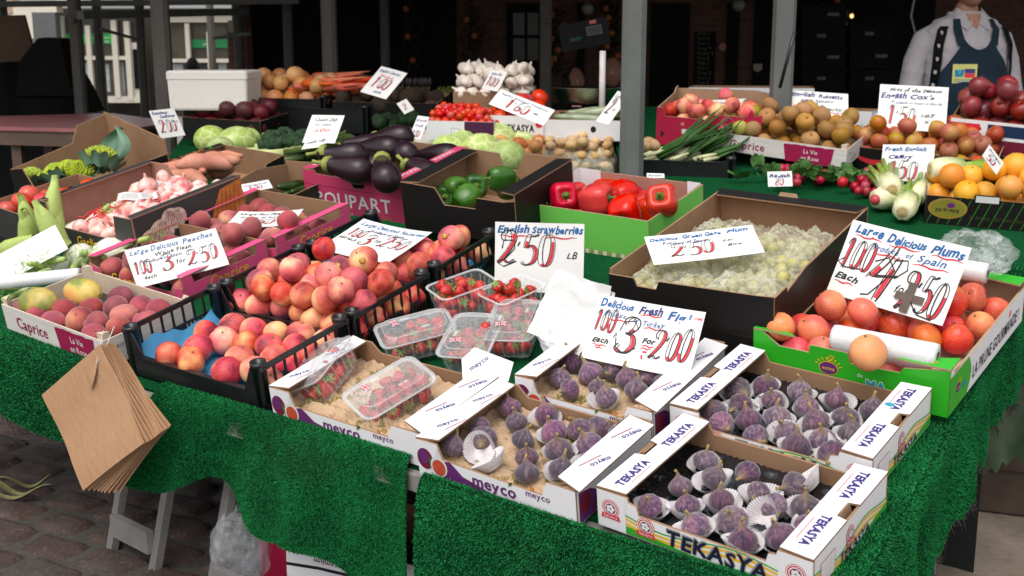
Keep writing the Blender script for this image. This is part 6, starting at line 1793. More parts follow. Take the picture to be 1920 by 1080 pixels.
for k, (x, y, l, az, ti) in enumerate(((390, 390, .02, 40, 70), (630, 405, .02, 120, 75), (310, 478, -.03, 10, 60), (530, 498, -.04, 200, 80), (620, 515, -.05, 80, 70), (850, 500, .0, -20, 65), (1120, 435, .03, -60, 78), (810, 395, -.02, 150, 80), (760, 440, -.03, 90, 60), (740, 480, -.03, 30, 70), (460, 400, -.04, 60, 70), (720, 370, -.05, 10, 75), (960, 470, -.05, 130, 70), (880, 430, -.04, 200, 75), (1030, 500, -.05, 60, 70), (250, 440, -.05, 20, 70))):
    p = on_table(*c7(x, y), l + .095)
    X = mat_frame(p, TABLE_U, TABLE_V, TABLE_N) @ RZ(az) @ RX(ti)
    if k == 6: X = Matrix.Translation(p) @ RZ(200 - 35) @ RX(-62)
    if k == 5: X = Matrix.Translation(p) @ RZ(160) @ RX(-120)
    if k == 1: X = Matrix.Translation(p) @ RZ(60) @ RX(85)
    put('red_pepper', p, 'glossy red pepper in the lime green box', 'pepper', 'red peppers', X=X @ SCL(1.06), variant=k % 4)

XBP = table_frame(-1.185, 1.234, .032, 2.0)
bb, PBB, _ = carton('pepper_carton', XBP, .405, .36, .152, 'deep black box of green peppers beside the pink aubergine box', 'box', None, 'black_print', 'card_in',
                    {'front': [(0, 1), (.085, 1), (.31, .97), (.385, .63), (.66, .63), (.68, .86), (.90, .84), (1, .88)], 'back': [(0, .95), (.06, 1.05), (.42, 1.05), (.50, .66), (.62, .66), (.66, 1.0), (1, 1.05)]}, {'left': (.06, 0), 'right': (.05, 0)}, 'black_print')
z6 = lambda x, y: (480 + x * .25, 270 + y * .25)
for k, (x, y, l, az, ti) in enumerate(((1490, 330, .12, 70, 80), (1580, 400, .10, 160, 75), (1440, 400, .09, 20, 70), (1860, 290, .14, 80, 60), (1840, 260, .16, -40, 80), (1650, 320, .10, 40, 70), (1900, 330, .10, 120, 75))):
    p = on_table(*z6(x, y), l)
    put('green_pepper', p, 'glossy green pepper in the deep black box', 'pepper', 'green peppers', X=mat_frame(p, TABLE_U, TABLE_V, TABLE_N) @ RZ(az) @ RX(ti) @ SCL(.9), variant=k % 3)
XPO = table_frame(-1.967, 1.621, -.145, .7)
ob, PO, _ = carton('aubergine_box', XPO, .456, .43, .172, 'dusty pink box of aubergines with large white capitals', 'box', None, 'pink_print', 'card_in',
                   {'front': [(0, 1), (.13, 1), (.14, .93), (.44, .90), (.50, .78), (.52, .70), (.62, .72), (.65, .90), (.86, .90), (.87, 1), (1, 1)], 'back': [(0, 1), (1, 1)]}, {'left': (.045, 0), 'right': (.045, 0)}, 'pink_print')
tx = MB(); write(tx, 'POUPART', .045, .045, .072, 0, .0012, .9, 0, 0, .012, fit=.36)
write(tx, 'No. 1895', .30, .008, .03, 1, .0012, .9); write(tx, 'LONDON', .12, .010, .024, 0, .0012, .9)
stroke(tx, [(.0, .118), (.456, .112)], .0015, 2, .0010)
part(tx, 'printed_name', ['ink_white', 'ink_gold', 'ink_maroon'], PO['front'])
for (pn, x) in ((PO['rim_left'], .012), (PO['rim_right'], .42)):
    tx = MB(); write(tx, 'POUPART', x + .022, .04, .03, 0, .1775, .9, 0, 0, .01, rot=R(90)); write(tx, 'POUPART', x + .022, .24, .03, 0, .1775, .9, 0, 0, .01, rot=R(90)); part(tx, 'printed_name', ['ink_white'], pn)
AUB = [(595, 291, 4.20, -8, 0, 5), (606, 307, 4.12, -20, 8, 5), (668, 276, 4.50, -28, 0, 0), (640, 268, 4.60, -5, 5, 0), (690, 262, 4.6, -20, -5, 0), (712, 300, 4.1, -75, 20, 8), (735, 272, 4.5, -60, 10, 0), (760, 300, 4.25, -40, 20, 0), (780, 290, 4.5, -30, 0, 0), (665, 290, 4.3, -50, 15, 0)]
for k, (px, py, D_, az, pit, rl) in enumerate(AUB):
    p = at_y(px, py, D_ + .12)
    put('aubergine', p, 'shiny dark purple aubergine heaped in the pink box', 'aubergine', 'aubergines in the pink box', X=Matrix.Translation(p) @ RZ(az) @ RY(pit) @ RX(k * 70), variant=k % 3)
for k in range(8):
    p = XPO @ Vector((.06 + .05 * k, .1 + .06 * (k % 4), .09 + .01 * (k % 3)))
    put('aubergine', p, 'shiny dark purple aubergine heaped in the pink box', 'aubergine', 'aubergines in the pink box', X=Matrix.Translation(p) @ RZ(40 + 30 * k) @ SCL(.8), variant=k % 3)

# ================================================================ CLUTTER UNDER THE TABLE
mb = MB()
mb.grid(lambda a, b: (.07 * math.cos(a * 6.283) * math.sin(b * 3.0 + .07) * (1 + .3 * noise.noise(Vector((a * 7, b * 7, 1)))), .06 * math.sin(a * 6.283) * math.sin(b * 3.0 + .07), .11 * (1 - math.cos(b * 3.1)) * (1 + .15 * noise.noise(Vector((a * 9, b * 5, 4))))), 30, 18, 0, False)
single(mb, 'plastic_bag', [clear('grey_clear_film', (.55, .58, .6), .16, .15, 0, 1.0, 30, .3, 14)], flat_frame(at_z(455, 1105, 0)), 'scrunched clear plastic bag standing under the table behind a leg', 'plastic bag')
for (px, py, L, W, H, yaw, m, lb) in ((486, 1080, .10, .25, .17, -25, 'magenta_print', 'narrow red box standing under the table'), (540, 1120, .40, .3, .17, -30, 'white_print', 'white printed box upside down under the table')):
    o, P, F = carton('stored_box', flat_frame(at_z(px, py, 0), yaw), L, W, H, lb, 'box', None, m, 'card_in')
    if m == 'white_print':
        tx = MB(); write(tx, 'premium', .17, .125, .022, 0, .0012, 1, .2, 0, .01, rot=R(180))
        for k in range(2): stroke(tx, [(.06, .14 + .012 * k), (.16, .14 + .012 * k)], .002, 1, .001)
        stroke(tx, [(.0, .09), (.1, .10), (.25, .105), (.4, .12)], .008, 2, .001); part(tx, 'printed_name', ['ink_maroon', 'ink_grey', 'ink_black'], P['front'])
# ================================================================ STRAWBERRY PUNNETS
MT['punnet'] = clear('clear_punnet_plastic', (.85, .88, .88), .10, .08)
MT['punnet_lid'] = clear('misted_punnet_lid', (.60, .61, .60), .20, .12, 0, 0, 160, .22, 150)
MT['punnet_rim'] = clear('punnet_rim_plastic', (.80, .82, .82), .42, .12)
def punnet(X, label, lid=True, hx=.058, hy=.088, h=.058, seed=1, where='punnet', nb=22):
    o = root('strawberry_punnet', X, label, 'punnet', 'strawberry punnets')
    mb = MB()
    loft(mb, [ring(hx * .82, hy * .86, .012, 0.001), ring(hx * .84, hy * .88, .014, .004), ring(hx * .97, hy * .98, .018, h - .004), ring(hx, hy, .020, h)], 0, True)
    for k in range(7):
        y = (k - 3) * hy * .25
        for sx in (-1, 1):
            mb.tube([(sx * hx * .835, y * .9, .006), (sx * hx * .985, y, h - .006)], .0022, 6)
    for k in range(4):
        x = (k - 1.5) * hx * .45
        for sy in (-1, 1): mb.tube([(x * .9, sy * hy * .87, .006), (x, sy * hy * .99, h - .006)], .0022, 6)
    part(mb, 'tub', ['punnet'], o)
    mb = MB(); loft(mb, [ring(hx, hy, .020, h - .002), ring(hx + .006, hy + .006, .022, h - .001), ring(hx + .006, hy + .006, .022, h + .001), ring(hx, hy, .020, h + .001)])
    part(mb, 'rim', ['punnet_rim'], o)
    if lid:
        mb = MB()
        loft(mb, [ring(hx + .007, hy + .007, .024, h + .0015), ring(hx + .007, hy + .007, .024, h + .006), ring(hx - .002, hy - .002, .024, h + .008), ring(hx - .010, hy - .010, .026, h + .018)], 0, False, True)
        part(mb, 'lid', ['punnet_lid'], o)
        mb = MB()
        mb.tube([(x, y, h + .0165) for x, y in rrect(hx - .010, hy - .010, .026)] + [(rrect(hx - .010, hy - .010, .026)[0][0], rrect(hx - .010, hy - .010, .026)[0][1], h + .0165)], .0012, 5)
        mb.tube([(x, y, h + .003) for x, y in rrect(hx + .007, hy + .007, .024)] + [(hx + .007, hy - .017, h + .003)], .0014, 5)
        for sx in (-1, 1):
            rect(mb, sx * .030 - .004, -.008 + sx * .02, sx * .030 + .004, .014 + sx * .02, 0, h + .0186)
        part(mb, 'lid_edge', ['punnet_rim'], o)
        tx = MB(); flag(tx, .014, 0); part(tx, 'flag_sticker', ['ink_navy', 'ink_white', 'ink_red'], o, TR(-.022, -.045, h + .0188) @ RZ(10))
    rnd = random.Random(seed); P = []
    for k in range(nb):
        P.append(X @ Vector((rnd.uniform(-hx * .7, hx * .7), rnd.uniform(-hy * .75, hy * .75), rnd.uniform(.012, h * .8))))
    F0 = X @ TR(-hx * .84, -hy * .9, 0)
    Q = relax(P, [.0165] * nb, F0, hx * 1.68, hy * 1.8, .004, 40, .0008)
    for q in Q:
        put('strawberry', q, 'ripe red strawberry with green leaves in the ' + where, 'strawberry', 'strawberries in the ' + where, tilt=110, rnd=rnd, scale=rnd.uniform(.9, 1.1))
    return o
proto('strawberry', lambda i: strawberry_mesh(.0155 + .001 * i, i), 3, ['strawberry', 'berry_leaf'])
def tp(px, py, l, az, rx=0, ry=0):
    return mat_frame(on_table(px, py, l), TABLE_U, TABLE_V, TABLE_N) @ RZ(az) @ RY(ry) @ RX(rx)
punnet(tp(622, 722, .022, 8, 10, -26), 'closed strawberry punnet tilted on brown paper at the left of the front fig box', True, seed=1, where='tilted punnet')
punnet(tp(742, 765, .020, -22, 12, 6), 'closed strawberry punnet lying flat at the right of the same box on brown paper', True, seed=2, where='flat boxed punnet')
punnet(tp(785, 655, .012, -40, 4, 4), 'closed strawberry punnet with misted lid touching the middle black crate', True, seed=3, where='misted punnet by the crate')
punnet(tp(888, 668, .010, 18, 8, 0), 'closed strawberry punnet behind the strawberry and fig boxes, middle of three', True, seed=4, where='middle closed punnet')
punnet(tp(968, 640, .014, 20, 6, 0), 'closed strawberry punnet partly below the white paper bags', True, seed=5, where='punnet below the paper bags')
punnet(tp(873, 582, .045, -28, 4, 0), 'open strawberry punnet heaped with berries on a clear lid', False, hx=.055, hy=.075, h=.075, seed=6, where='open heaped punnet', nb=26)
punnet(tp(965, 585, .040, -20, 4, 0), 'open strawberry punnet in front of the strawberry price card', False, hx=.055, hy=.07, h=.065, seed=7, where='open punnet under the card', nb=22)
mb = MB(); loft(mb, [ring(.066, .09, .024, 0), ring(.066, .09, .024, .006), ring(.054, .08, .026, .012)], 0, False, True)
single(mb, 'punnet_lid', ['punnet_lid'], tp(868, 588, .022, -28), 'loose clear plastic lid lying under the open heaped punnet', 'lid')
# white flap of cardboard torn from a fig box, standing between the boxes
mb = MB(); mb.poly([(0, 0), (.10, .0), (.115, .05), (.03, .10), (.0, .07)], .004, 0, 1)
o = single(mb, 'cardboard_flap', ['white_print', 'card_in'], tp(868, 722, .075, 35, 28), 'torn white cardboard flap sticking up behind the front fig box', 'cardboard flap')
tx = MB(); write(tx, 'meyco', .02, .035, .018, 0, .001, 1, 0, 0, .016, rot=R(35)); part(tx, 'printed_name', ['ink_violet'], o)
mb = MB(); mb.poly([(0, 0), (.13, -.01), (.135, .03), (.01, .055)], .004, 0, 1)
o = single(mb, 'cardboard_flap', ['white_print', 'card_in'], tp(1010, 628, .095, 38, 20), 'white cardboard flap folded out towards the white paper bags', 'cardboard flap')
tx = MB(); write(tx, 'meyco', .05, .018, .016, 0, .001, 1, 0, 0, .016, rot=R(5)); part(tx, 'printed_name', ['ink_violet'], o)

# ================================================================ PAPER BAGS
rnd = random.Random(8)
wb = root('paper_bag_stack', tp(1000, 612, .085, -14, 48, 0), 'fanned stack of white paper bags between strawberries and greengages', 'paper bags')
for k in range(9):
    mb = MB(); w, h = .165, .165
    mb.grid(lambda a, b: (a * w, b * h, .010 * math.sin(a * 3.2 + k * .3) + .012 * math.sin(b * 3 + k * .4) * a + .007 * noise.noise(Vector((a * 5, b * 5, k * 1.7))) + .004 * noise.noise(Vector((a * 14, b * 14, k)))), 22, 22)
    part(mb, 'paper_bag', ['paper_white'], wb, TR(.004 * k, -.003 * k, .0050 * k) @ RZ(-34 + 4.4 * k))
bbg = root('paper_bag_bundle', Matrix.Translation(at_y(186, 660, 2.66)), 'bundle of brown paper bags hanging on a string from the wooden tray corner', 'paper bags')
n_ = Vector((FRONT.x * .9, FRONT.y, .12)).normalized()
right = Vector((0, 0, 1)).cross(n_).normalized(); upv = n_.cross(right)
BF = mat_frame(Vector((0, 0, 0)), right, upv, n_)
for k in range(9):
    w, h = .250, .258
    mb = MB()
    mb.grid(lambda a, b: ((a - .93) * w, -b * h + .012, .006 * math.sin(a * 3.1) * b + .0035 * math.cos(7 * b + k)), 8, 12)
    rectm = MB()
    b_ = part(mb, 'paper_bag', ['kraft'], bbg, BF @ TR(0, 0, -.0045 * k) @ RZ(37 + 1.6 * k))
    if k == 0:
        fm = MB(); fm.grid(lambda a, b: ((a - .93) * w + .001, -h + .012 + b * .022, .0015 + .006 * math.sin(a * 3.1) * (1 - b * .08) + .0035 * math.cos(7 * (1 - b * .084))), 8, 2)
        part(fm, 'folded_base', ['kraft'], b_)
        fm = MB(); fm.grid(lambda a, b: (-.012 - .060 * a, -.020 - .040 * a + (b - .5) * .020 * math.sin(a * 3.1), .006 + .004 * math.sin(a * 3)), 10, 4)
        part(fm, 'torn_flap', ['kraft'], b_)
mb = MB()
q0 = BF @ Vector((.002, -.028, .010)); tpt = bbg.matrix_world.inverted() @ at_y(214, 612, 2.70)
mb.tube([q0, (q0 + tpt) / 2 + Vector((.004, 0, 0)), tpt], .0009, 5); mb.tube([q0, (q0 + tpt) / 2 + Vector((-.012, 0, 0)), tpt + Vector((-.026, 0, -.01))], .0009, 5)
part(mb, 'string', ['string'], bbg)

# ================================================================ PRICE CARDS
def card(label, BL, BR, tl, tr, h, lines, bend=.0, seed=1, extra=None, group='handwritten price cards', name='price_card', depth=None):
    X, w = card_pose(BL, BR, tl, tr, h) if depth is None else card_fit((tl, tr, to_px(BR), to_px(BL)), depth, h)
    clear_card(X, w, h)
    return sign(label, lines, X, w, h, bend, group, seed, extra, name)
PL_LINES = [('b', 'Large', .05, .85, .17, 0, .24), ('b', 'Delicious', .33, .83, .15, 0, .33), ('b', 'Plums', .70, .83, .16, 0, .27), ('u', .30, .06, .815, 1, 2), ('u', .62, .36, .80, 1, 2), ('u', .98, .72, .80, 1, 2),
            ('w', 'Produce', .24, .69, .11, 0, .22), ('w', 'of', .52, .69, .09, 0, .06), ('w', 'Spain', .62, .68, .12, 0, .24), ('u', .50, .26, .655, 1, 2), ('u', .90, .60, .64, 1, 2),
            ('p', '100', .02, .38, .40, 0, .27), ('w', 'p', .27, .36, .12, 1), ('b', 'Each', .02, .22, .13, 1, .20), ('u', .2, .03, .18, 1, 2),
            ('p', '4', .33, .16, .62, 0, .20), ('w', 'for', .53, .25, .16, 1, .12), ('u', .68, .54, .20, 1, 2), ('p', '2.50', .60, .06, .50, 0, .36),
            ('s', [(.05, .50), (.0, .44), (.06, .38), (.20, .40)], 0, 0, .018, 1), ('s', [(.30, .55), (.40, .64), (.48, .50), (.42, .32), (.34, .12), (.28, .10)], 0, 0, .02, 1), ('s', [(.45, .62), (.56, .66), (.58, .54), (.50, .40)], 0, 0, .018, 1), ('s', [(.60, .10), (.70, .16), (.78, .04), (.90, .02)], 0, 0, .018, 1)]
def tape(ink, w, h): pass
pc = card('large white plum price card standing on the plums, brown tape at its lower corner', on_table(1550, 548, .135), on_table(1768, 612, .135), (1592, 413), (1812, 464), .180, PL_LINES, .016, 1)
MT['tape'] = plain('brown_parcel_tape', srgb(92, 80, 70), .45, .15, 30, .2, 30)
mb = MB(); mb.grid(lambda a, b: (.165 + a * .070, .030 + b * .018, .0045 + .0015 * math.sin(a * 9)), 6, 2); mb.grid(lambda a, b: (.188 + a * .020, .004 + b * .07, .0055 + .0015 * math.sin(b * 7)), 2, 6)
part(mb, 'tape', ['tape'], pc)
FG_LINES = [('b', 'Delicious', .04, .84, .15, 0, .31), ('b', 'Fresh', .40, .83, .16, 3, .22), ('b', 'Fig', .67, .80, .18, 0, .16), ('w', '8', .86, .85, .10, 0), ('w', 'OMS', .91, .86, .06, 2, .08), ('w', 'Produce', .10, .70, .11, 0, .20), ('w', 'of', .37, .68, .09, 0, .05), ('w', 'Turkey', .46, .66, .12, 0, .20), ('u', .33, .12, .66, 1, 2), ('u', .66, .47, .63, 1, 2), ('u', .62, .42, .815, 1, 2),
            ('p', '100', .03, .46, .34, 0, .20), ('w', 'p', .235, .42, .11, 1), ('b', 'Each', .05, .28, .11, 1, .15), ('u', .20, .06, .24, 1, 2), ('u', .16, .09, .20, 1, 2), ('p', '3', .29, .22, .56, 0, .17), ('b', 'For', .50, .40, .13, 1, .12), ('u', .63, .50, .36, 1, 2), ('u', .60, .50, .32, 1, 2), ('s', [(.53, .27), (.57, .27)], 0, 0, .03, 2), ('s', [(.53, .22), (.54, .16)], 0, 0, .03, 2), ('p', '2.00', .61, .20, .46, 0, .35),
            ('s', [(.28, .52), (.30, .66), (.40, .70), (.44, .58), (.36, .50)], 0, 0, .018, 1), ('s', [(.26, .40), (.28, .26), (.36, .19), (.46, .30)], 0, 0, .018, 1)]
card('white fig price card leaning over the figs, blue heading and red and black price', on_table(1091, 671, .085), on_table(1292, 712, .085), (1145, 555), (1348, 602), .150, FG_LINES, .022, 2)
card('upright white strawberry price card behind the open punnets', on_table(928, 545, .03), on_table(1094, 552, .03), (948, 405), (1107, 409), .185,
     [('b', 'English', .02, .85, .16, 0, .36), ('b', 'Strawberries', .41, .85, .15, 0, .57), ('u', .40, .05, .80, 1, 2), ('u', .92, .55, .79, 1, 2), ('p', '2.50', .06, .40, .42, 0, .62), ('w', 'LB', .80, .50, .13, 1, .12),
      ('s', [(.08, .62), (.10, .74), (.22, .74), (.22, .62), (.12, .48), (.04, .40), (.10, .36), (.24, .44)], 0, 0, .018, 1)], .028, 3)
pcH = card('white peach price card leaning on the dark peaches of the nearer pink box', on_table(258, 541, .055), on_table(430, 496, .06), (259, 465), (427, 429), .125,
     [('w', 'Large', .03, .83, .16, 0, .20), ('w', 'Delicious', .26, .82, .16, 0, .30), ('w', 'Peaches', .60, .82, .17, 0, .34), ('w', 'White Flesh', .28, .67, .13, 1, .40), ('w', 'Produce of Spain', .14, .56, .10, 3, .42), ('p', '100', .03, .30, .34, 0, .19), ('w', 'each', .10, .16, .12, 1, .13), ('p', '3', .33, .24, .38, 0, .12), ('w', 'for', .47, .36, .14, 1, .10), ('p', '2.50', .60, .24, .36, 0, .34)], .006, 4)
card('white price card lying flat on dark peaches in the further pink box', on_table(420, 428, .055), on_table(545, 424, .055), (462, 394), (581, 407), .15,
     [('w', 'Large Flat Peaches', .06, .78, .15, 1, .8), ('w', 'Produce of Spain', .1, .6, .12, 3, .6), ('p', '2.50', .2, .2, .3, 0, .5)], .02, 5)
card('white nectarine price card lying almost flat across the back black crate', on_table(597, 468, .115), on_table(727, 497, .11), (690, 429), (840, 445), .20,
     [('w', 'Large Delicious', .06, .84, .13, 0, .55), ('w', 'Nectarines', .64, .83, .13, 0, .34), ('w', 'Produce of Spain', .25, .72, .10, 3, .5), ('p', '100', .06, .50, .22, 0, .22), ('w', 'half each', .02, .40, .10, 1, .24), ('p', '3', .32, .38, .30, 0, .13), ('w', 'for', .47, .50, .12, 1, .1), ('p', '2.50', .58, .40, .28, 0, .36)], .025, 6)
card('white greengage price card lying on the clear bags in the shallow black box', on_table(1226, 498, .215), on_table(1434, 474, .215), (1236, 444), (1437, 427), .105,
     [('b', 'Delicious', .03, .80, .16, 0, .26), ('b', 'Green Gage', .33, .81, .16, 0, .36), ('b', 'Plum', .74, .83, .16, 0, .2), ('w', 'Produce of Spain', .14, .64, .13, 3, .40), ('p', '2.50', .20, .22, .42, 0, .40), ('w', 'per', .68, .56, .13, 1, .1), ('w', 'Box', .70, .38, .14, 1, .14)], .008, 7)

# ================================================================ CLEAR BAG BEHIND THE PLUM CARD
mb = MB()
def bagfn(a, b):
    th, ph = a * 6.283, (b - .5) * 3.14
    r_ = .07 * (1 + .30 * noise.noise(Vector((math.cos(th) * 2, math.sin(th) * 2, ph * 2))) + .16 * noise.noise(Vector((math.cos(th) * 5, math.sin(th) * 5, ph * 5))))
    return (r_ * 1.2 * math.cos(th) * math.cos(ph), r_ * math.sin(th) * math.cos(ph), .05 + r_ * .75 * math.sin(ph))
mb.grid(bagfn, 48, 24, 0, False)
single(mb, 'plastic_bag', [clear('crumpled_clear_film', (.9, .92, .92), .08, .10, 0, 1.0, 30, .22, 14)], mat_frame(on_table(1825, 515, .13), TABLE_U, TABLE_V, TABLE_N), 'crumpled clear plastic bag behind the plum price card', 'plastic bag')

# ================================================================ LEFT END: FENNEL, GARLIC, SWEET POTATO, ROMANESCO, TOMATO, COURGETTE
MT['fennel'] = None
t = NT('fennel_bulb'); v = t.coord((30, 30, 5)); f = t.noise(v, 3, 3)
oc = t.new('ShaderNodeTexCoord'); sep = t.new('ShaderNodeSeparateXYZ'); t.link(oc.outputs['Object'], sep.inputs[0])
mr = t.new('ShaderNodeMapRange'); mr.inputs['From Min'].default_value = .03; mr.inputs['From Max'].default_value = .12; t.link(sep.outputs['Z'], mr.inputs['Value'])
t.bump(f, .3, .003)
MT['fennel'] = t.out(t.mix(mr.outputs[0], t.ramp(f, [(.3, srgb(222, 224, 200)), (.7, srgb(238, 236, 220))]), srgb(168, 190, 104)), .4, .5)
MT['frond'] = plain('feathery_frond', srgb(132, 170, 70), .6, .3, 60)
MT['maize'] = plain('maize_husk', srgb(170, 188, 104), .6, .2, 20, .5, 80)
def fennel_mesh(seed):
    mb = MB(); rnd = random.Random(seed)
    mb.lathe([(.012, -.045), (.034, -.035), (.045, -.010), (.043, .018), (.032, .045), (.022, .060), (.0, .062)], 18, 0, lambda q, a, z: (q * (1 + .10 * math.cos(2 * a) + .03 * math.sin(7 * a)), z))
    for k in range(4):
        a = k * 1.57 + rnd.uniform(-.3, .3); c_, s_ = math.cos(a), math.sin(a); L = rnd.uniform(.08, .15)
        mb.tube([(.012 * c_, .012 * s_, .04), (.022 * c_, .022 * s_, .07), (.03 * c_ * L * 12, .03 * s_ * L * 12, .05 + L)], [.012, .010, .008], 8, 0)
    for k in range(70):
        b0 = Vector((rnd.uniform(-.05, .05), rnd.uniform(-.05, .05), rnd.uniform(.10, .17))); d = Vector((rnd.uniform(-.03, .03), rnd.uniform(-.03, .03), rnd.uniform(.0, .04)))
        mb.tube([b0, b0 + d * .6, b0 + d], [.0009, .0007, .0004], 3, 1, False)
    return mb
proto('fennel', fennel_mesh, 3, ['fennel', 'frond'])
wood_tray(table_frame(-2.30, .56, -.085, 0), .37, .44, .085, 'plain wooden tray of white fennel bulbs at the left edge', 'wooden fruit trays', printed=False)
for (px, py, l, az, ti) in ((150, 482, .0, 60, 80), (205, 472, .02, 110, 85), (100, 505, -.01, 30, 75), (60, 540, -.03, 20, 80), (20, 530, -.02, -40, 80), (140, 440, .0, 130, 70), (40, 500, 0, 80, 80)):
    p = on_table(px, py, l); put('fennel', p, 'white fennel bulb with green stalks in the left wooden tray', 'fennel', 'fennel bulbs', X=mat_frame(p, TABLE_U, TABLE_V, TABLE_N) @ RZ(az) @ RX(ti) @ SCL(1.05))
def cob_mesh(seed):
    mb = MB(); mb.tube([(0, 0, 0), (0, 0, .02), (0, .002, .07), (0, .006, .13), (.004, .012, .19)], [.012, .026, .030, .022, .006], 14, 0, squash=.85)
    for k in range(3):
        a = k * 2.1; mb.grid(lambda u, w: ((.031 * math.cos(a + (w - .5) * 1.9)) * (1 - .75 * u) + .002, (.027 * math.sin(a + (w - .5) * 1.9)) * (1 - .75 * u) + .012 * u, .01 + u * .19), 8, 6, 0)
    return mb
proto('maize_cob', cob_mesh, 2, ['maize'])
for (px, py, l, az, ti) in ((100, 430, .03, 10, -14), (120, 470, .03, -70, 25), (60, 470, .0, 60, 30), (0, 478, .0, 100, 70), (70, 450, .01, 30, 20)):
    p = on_table(px, py, l); put('maize_cob', p, 'pale green maize cob in its husk standing behind the white card at left', 'maize cob', 'maize cobs', X=mat_frame(p, TABLE_U, TABLE_V, TABLE_N) @ RZ(az) @ RX(ti) @ SCL(1.25, 1.25, .9))
card('blank back of a white price card leaning in the fennel tray', on_table(12, 524, .0), on_table(127, 470, .02), (-12, 486), (104, 418), .115, [], 0, 9, depth=3.5)
bag_roll(on_table(-15, 532, .055), on_table(151, 515, .055), .021, 'roll of white plastic bags lying across the fennel tray', False)

MT['garlic_photo'] = plain('printed_garlic_picture', srgb(204, 178, 164), .5, .4, 60)
MT['wood_photo'] = plain('printed_plank_picture', srgb(186, 110, 50), .5, .4, 30)
XGA = table_frame(-2.351, .775, -.006, -2.0)
LG, WG, HG = .477, .46, .14
g_, PG2, _ = carton('garlic_box', XGA, LG, WG, HG, 'charcoal printed box of red netted garlic with a garlic picture on its side', 'box', None, 'dark_grey_print', 'card_pink',
                    {'front': [(0, 1), (.08, 1), (.09, .45), (.8, .4), (.82, 1), (1, 1)], 'right': [(0, 1), (1, 1)], 'back': [(0, .55), (.70, .5), (.78, 1), (1, 1)]}, {'left': (.03, 0), 'right': (.03, 0)}, 'dark_grey_print')
tx = MB()
for (x, y, r_) in ((.06, .05, .045), (.105, .065, .05), (.17, .09, .040), (.145, .10, .035)):
    disc(tx, x, min(y, HG - r_ * .9), r_, r_ * .85, 0, .001 + x * .001, 18)
    for k in range(5): stroke(tx, [(x - r_ * .7 + r_ * .35 * k, y - r_ * .4), (x + (k - 2) * .1 * r_, min(y + r_ * .6, HG - .005))], .0016, 1, .0016 + x * .001)
tx.add([(.30, .02, .001), (.455, .02, .001), (.455, .138, .001), (.36, .125, .001), (.33, .08, .001)], [(0, 1, 2, 3, 4)], 2)
for k in range(6): stroke(tx, [(.33 + .02 * k, .03), (.35 + .018 * k, .12)], .002, 1, .0014)
part(tx, 'printed_picture', ['garlic_photo', 'ink_maroon', 'wood_photo'], PG2['right'])
tx = MB(); write(tx, 'Garlic', .17, .012, .045, 0, .0012, .9, .1, 0, .02); disc(tx, .39, .03, .05, .028, 1, .001); part(tx, 'printed_name', ['ink_yellow', 'garlic_photo'], PG2['front'])
for q in heap(XGA @ TR(.10, .02, 0), .35, .42, .010, .031, 62, 5, .03):
    put('netted_garlic', q, 'pinkish garlic bulb in red netting in the charcoal box', 'garlic', 'netted garlic bulbs in the charcoal box', tilt=80)
MT['red_net'] = plain('red_plastic_net', srgb(220, 40, 50), .4)
mb = MB(); rnd = random.Random(2)
for k in range(60):
    x, y = .14 + .26 * rnd.random(), .05 + .34 * rnd.random(); a = rnd.uniform(0, 6.28); z = .100
    mb.tube([(x + t_ * .02 * math.cos(a), y + t_ * .02 * math.sin(a), z + .006 * math.sin(t_ * 2 + k) - .004 * t_) for t_ in range(4)], .0022, 4)
single(mb, 'garlic_net', ['red_net'], XGA, 'tangle of red netting lying over the garlic bulbs', 'net')
for k, (x, y, a, wd, ln) in enumerate(((.22, .20, 35, .035, .09), (.27, .23, 60, .03, .06), (.23, .34, 20, .03, .10))):
    mb = MB(); mb.grid(lambda u, w: ((u - .5) * ln, (w - .5) * wd, .006 * math.sin(u * 5 + k)), 8, 3); o = single(mb, 'paper_label', ['paper_white'], XGA @ TR(x, y, .118) @ RZ(a) @ RX(30), 'white paper label tied on the netted garlic', 'label', 'white labels on the garlic nets')
    tx = MB()
    for q in range(4): stroke(tx, [(-ln * .35, -wd * .3 + q * wd * .17), (ln * .3, -wd * .3 + q * wd * .17)], .0010, 0, .0075)
    part(tx, 'small_print', ['ink_grey'], o)

XSW = table_frame(-2.80, 1.57, -.17, -4.6)
s_, PS_, _ = carton('sweet_potato_box', XSW, .405, .40, .12, 'black box of pink sweet potatoes with a red lettered back rim', 'box', None, 'black_print', 'card_in',
                    {'front': [(0, .6), (.05, .6), (.1, .4), (.9, .4), (.95, .6), (1, .6)], 'right': [(0, .6), (.2, .6), (.25, .5), (.7, .6), (.75, .9), (1, 1)]}, {'left': (.04, 0)}, 'black_print')
tx = MB(); write(tx, 'YOUR CANDY', .028, .06, .03, 0, .1252, .9, 0, 0, .02, rot=R(90), fit=.24); disc(tx, .02, .33, .010, .008, 1, .1252); part(tx, 'printed_name', ['ink_orange', 'ink_green'], PS_['rim_left'])
for (px, py, l, az, rl, sc, vr) in ((345, 318, .015, 12, 0, 1.0, 1), (350, 338, .02, -24, 40, 1.0, 0), (385, 312, .035, 18, 80, .85, 2), (372, 320, .02, -50, 10, .6, 0), (410, 302, .04, -20, 20, .75, 2), (430, 292, .035, -28, 20, .62, 1), (360, 330, -.02, 30, 0, .9, 1), (400, 320, -.01, -10, 0, .9, 0)):
    p = on_table(px, py, l - .035); put('sweet_potato', p, 'pink skinned sweet potato in the black box', 'sweet potato', 'sweet potatoes', X=Matrix.Translation(p) @ RZ(az) @ RX(rl) @ SCL(sc) @ TR(-.1 - .015 * vr, 0, 0), variant=vr)
XRO = table_frame(-3.12, 1.19, -.10, -6)
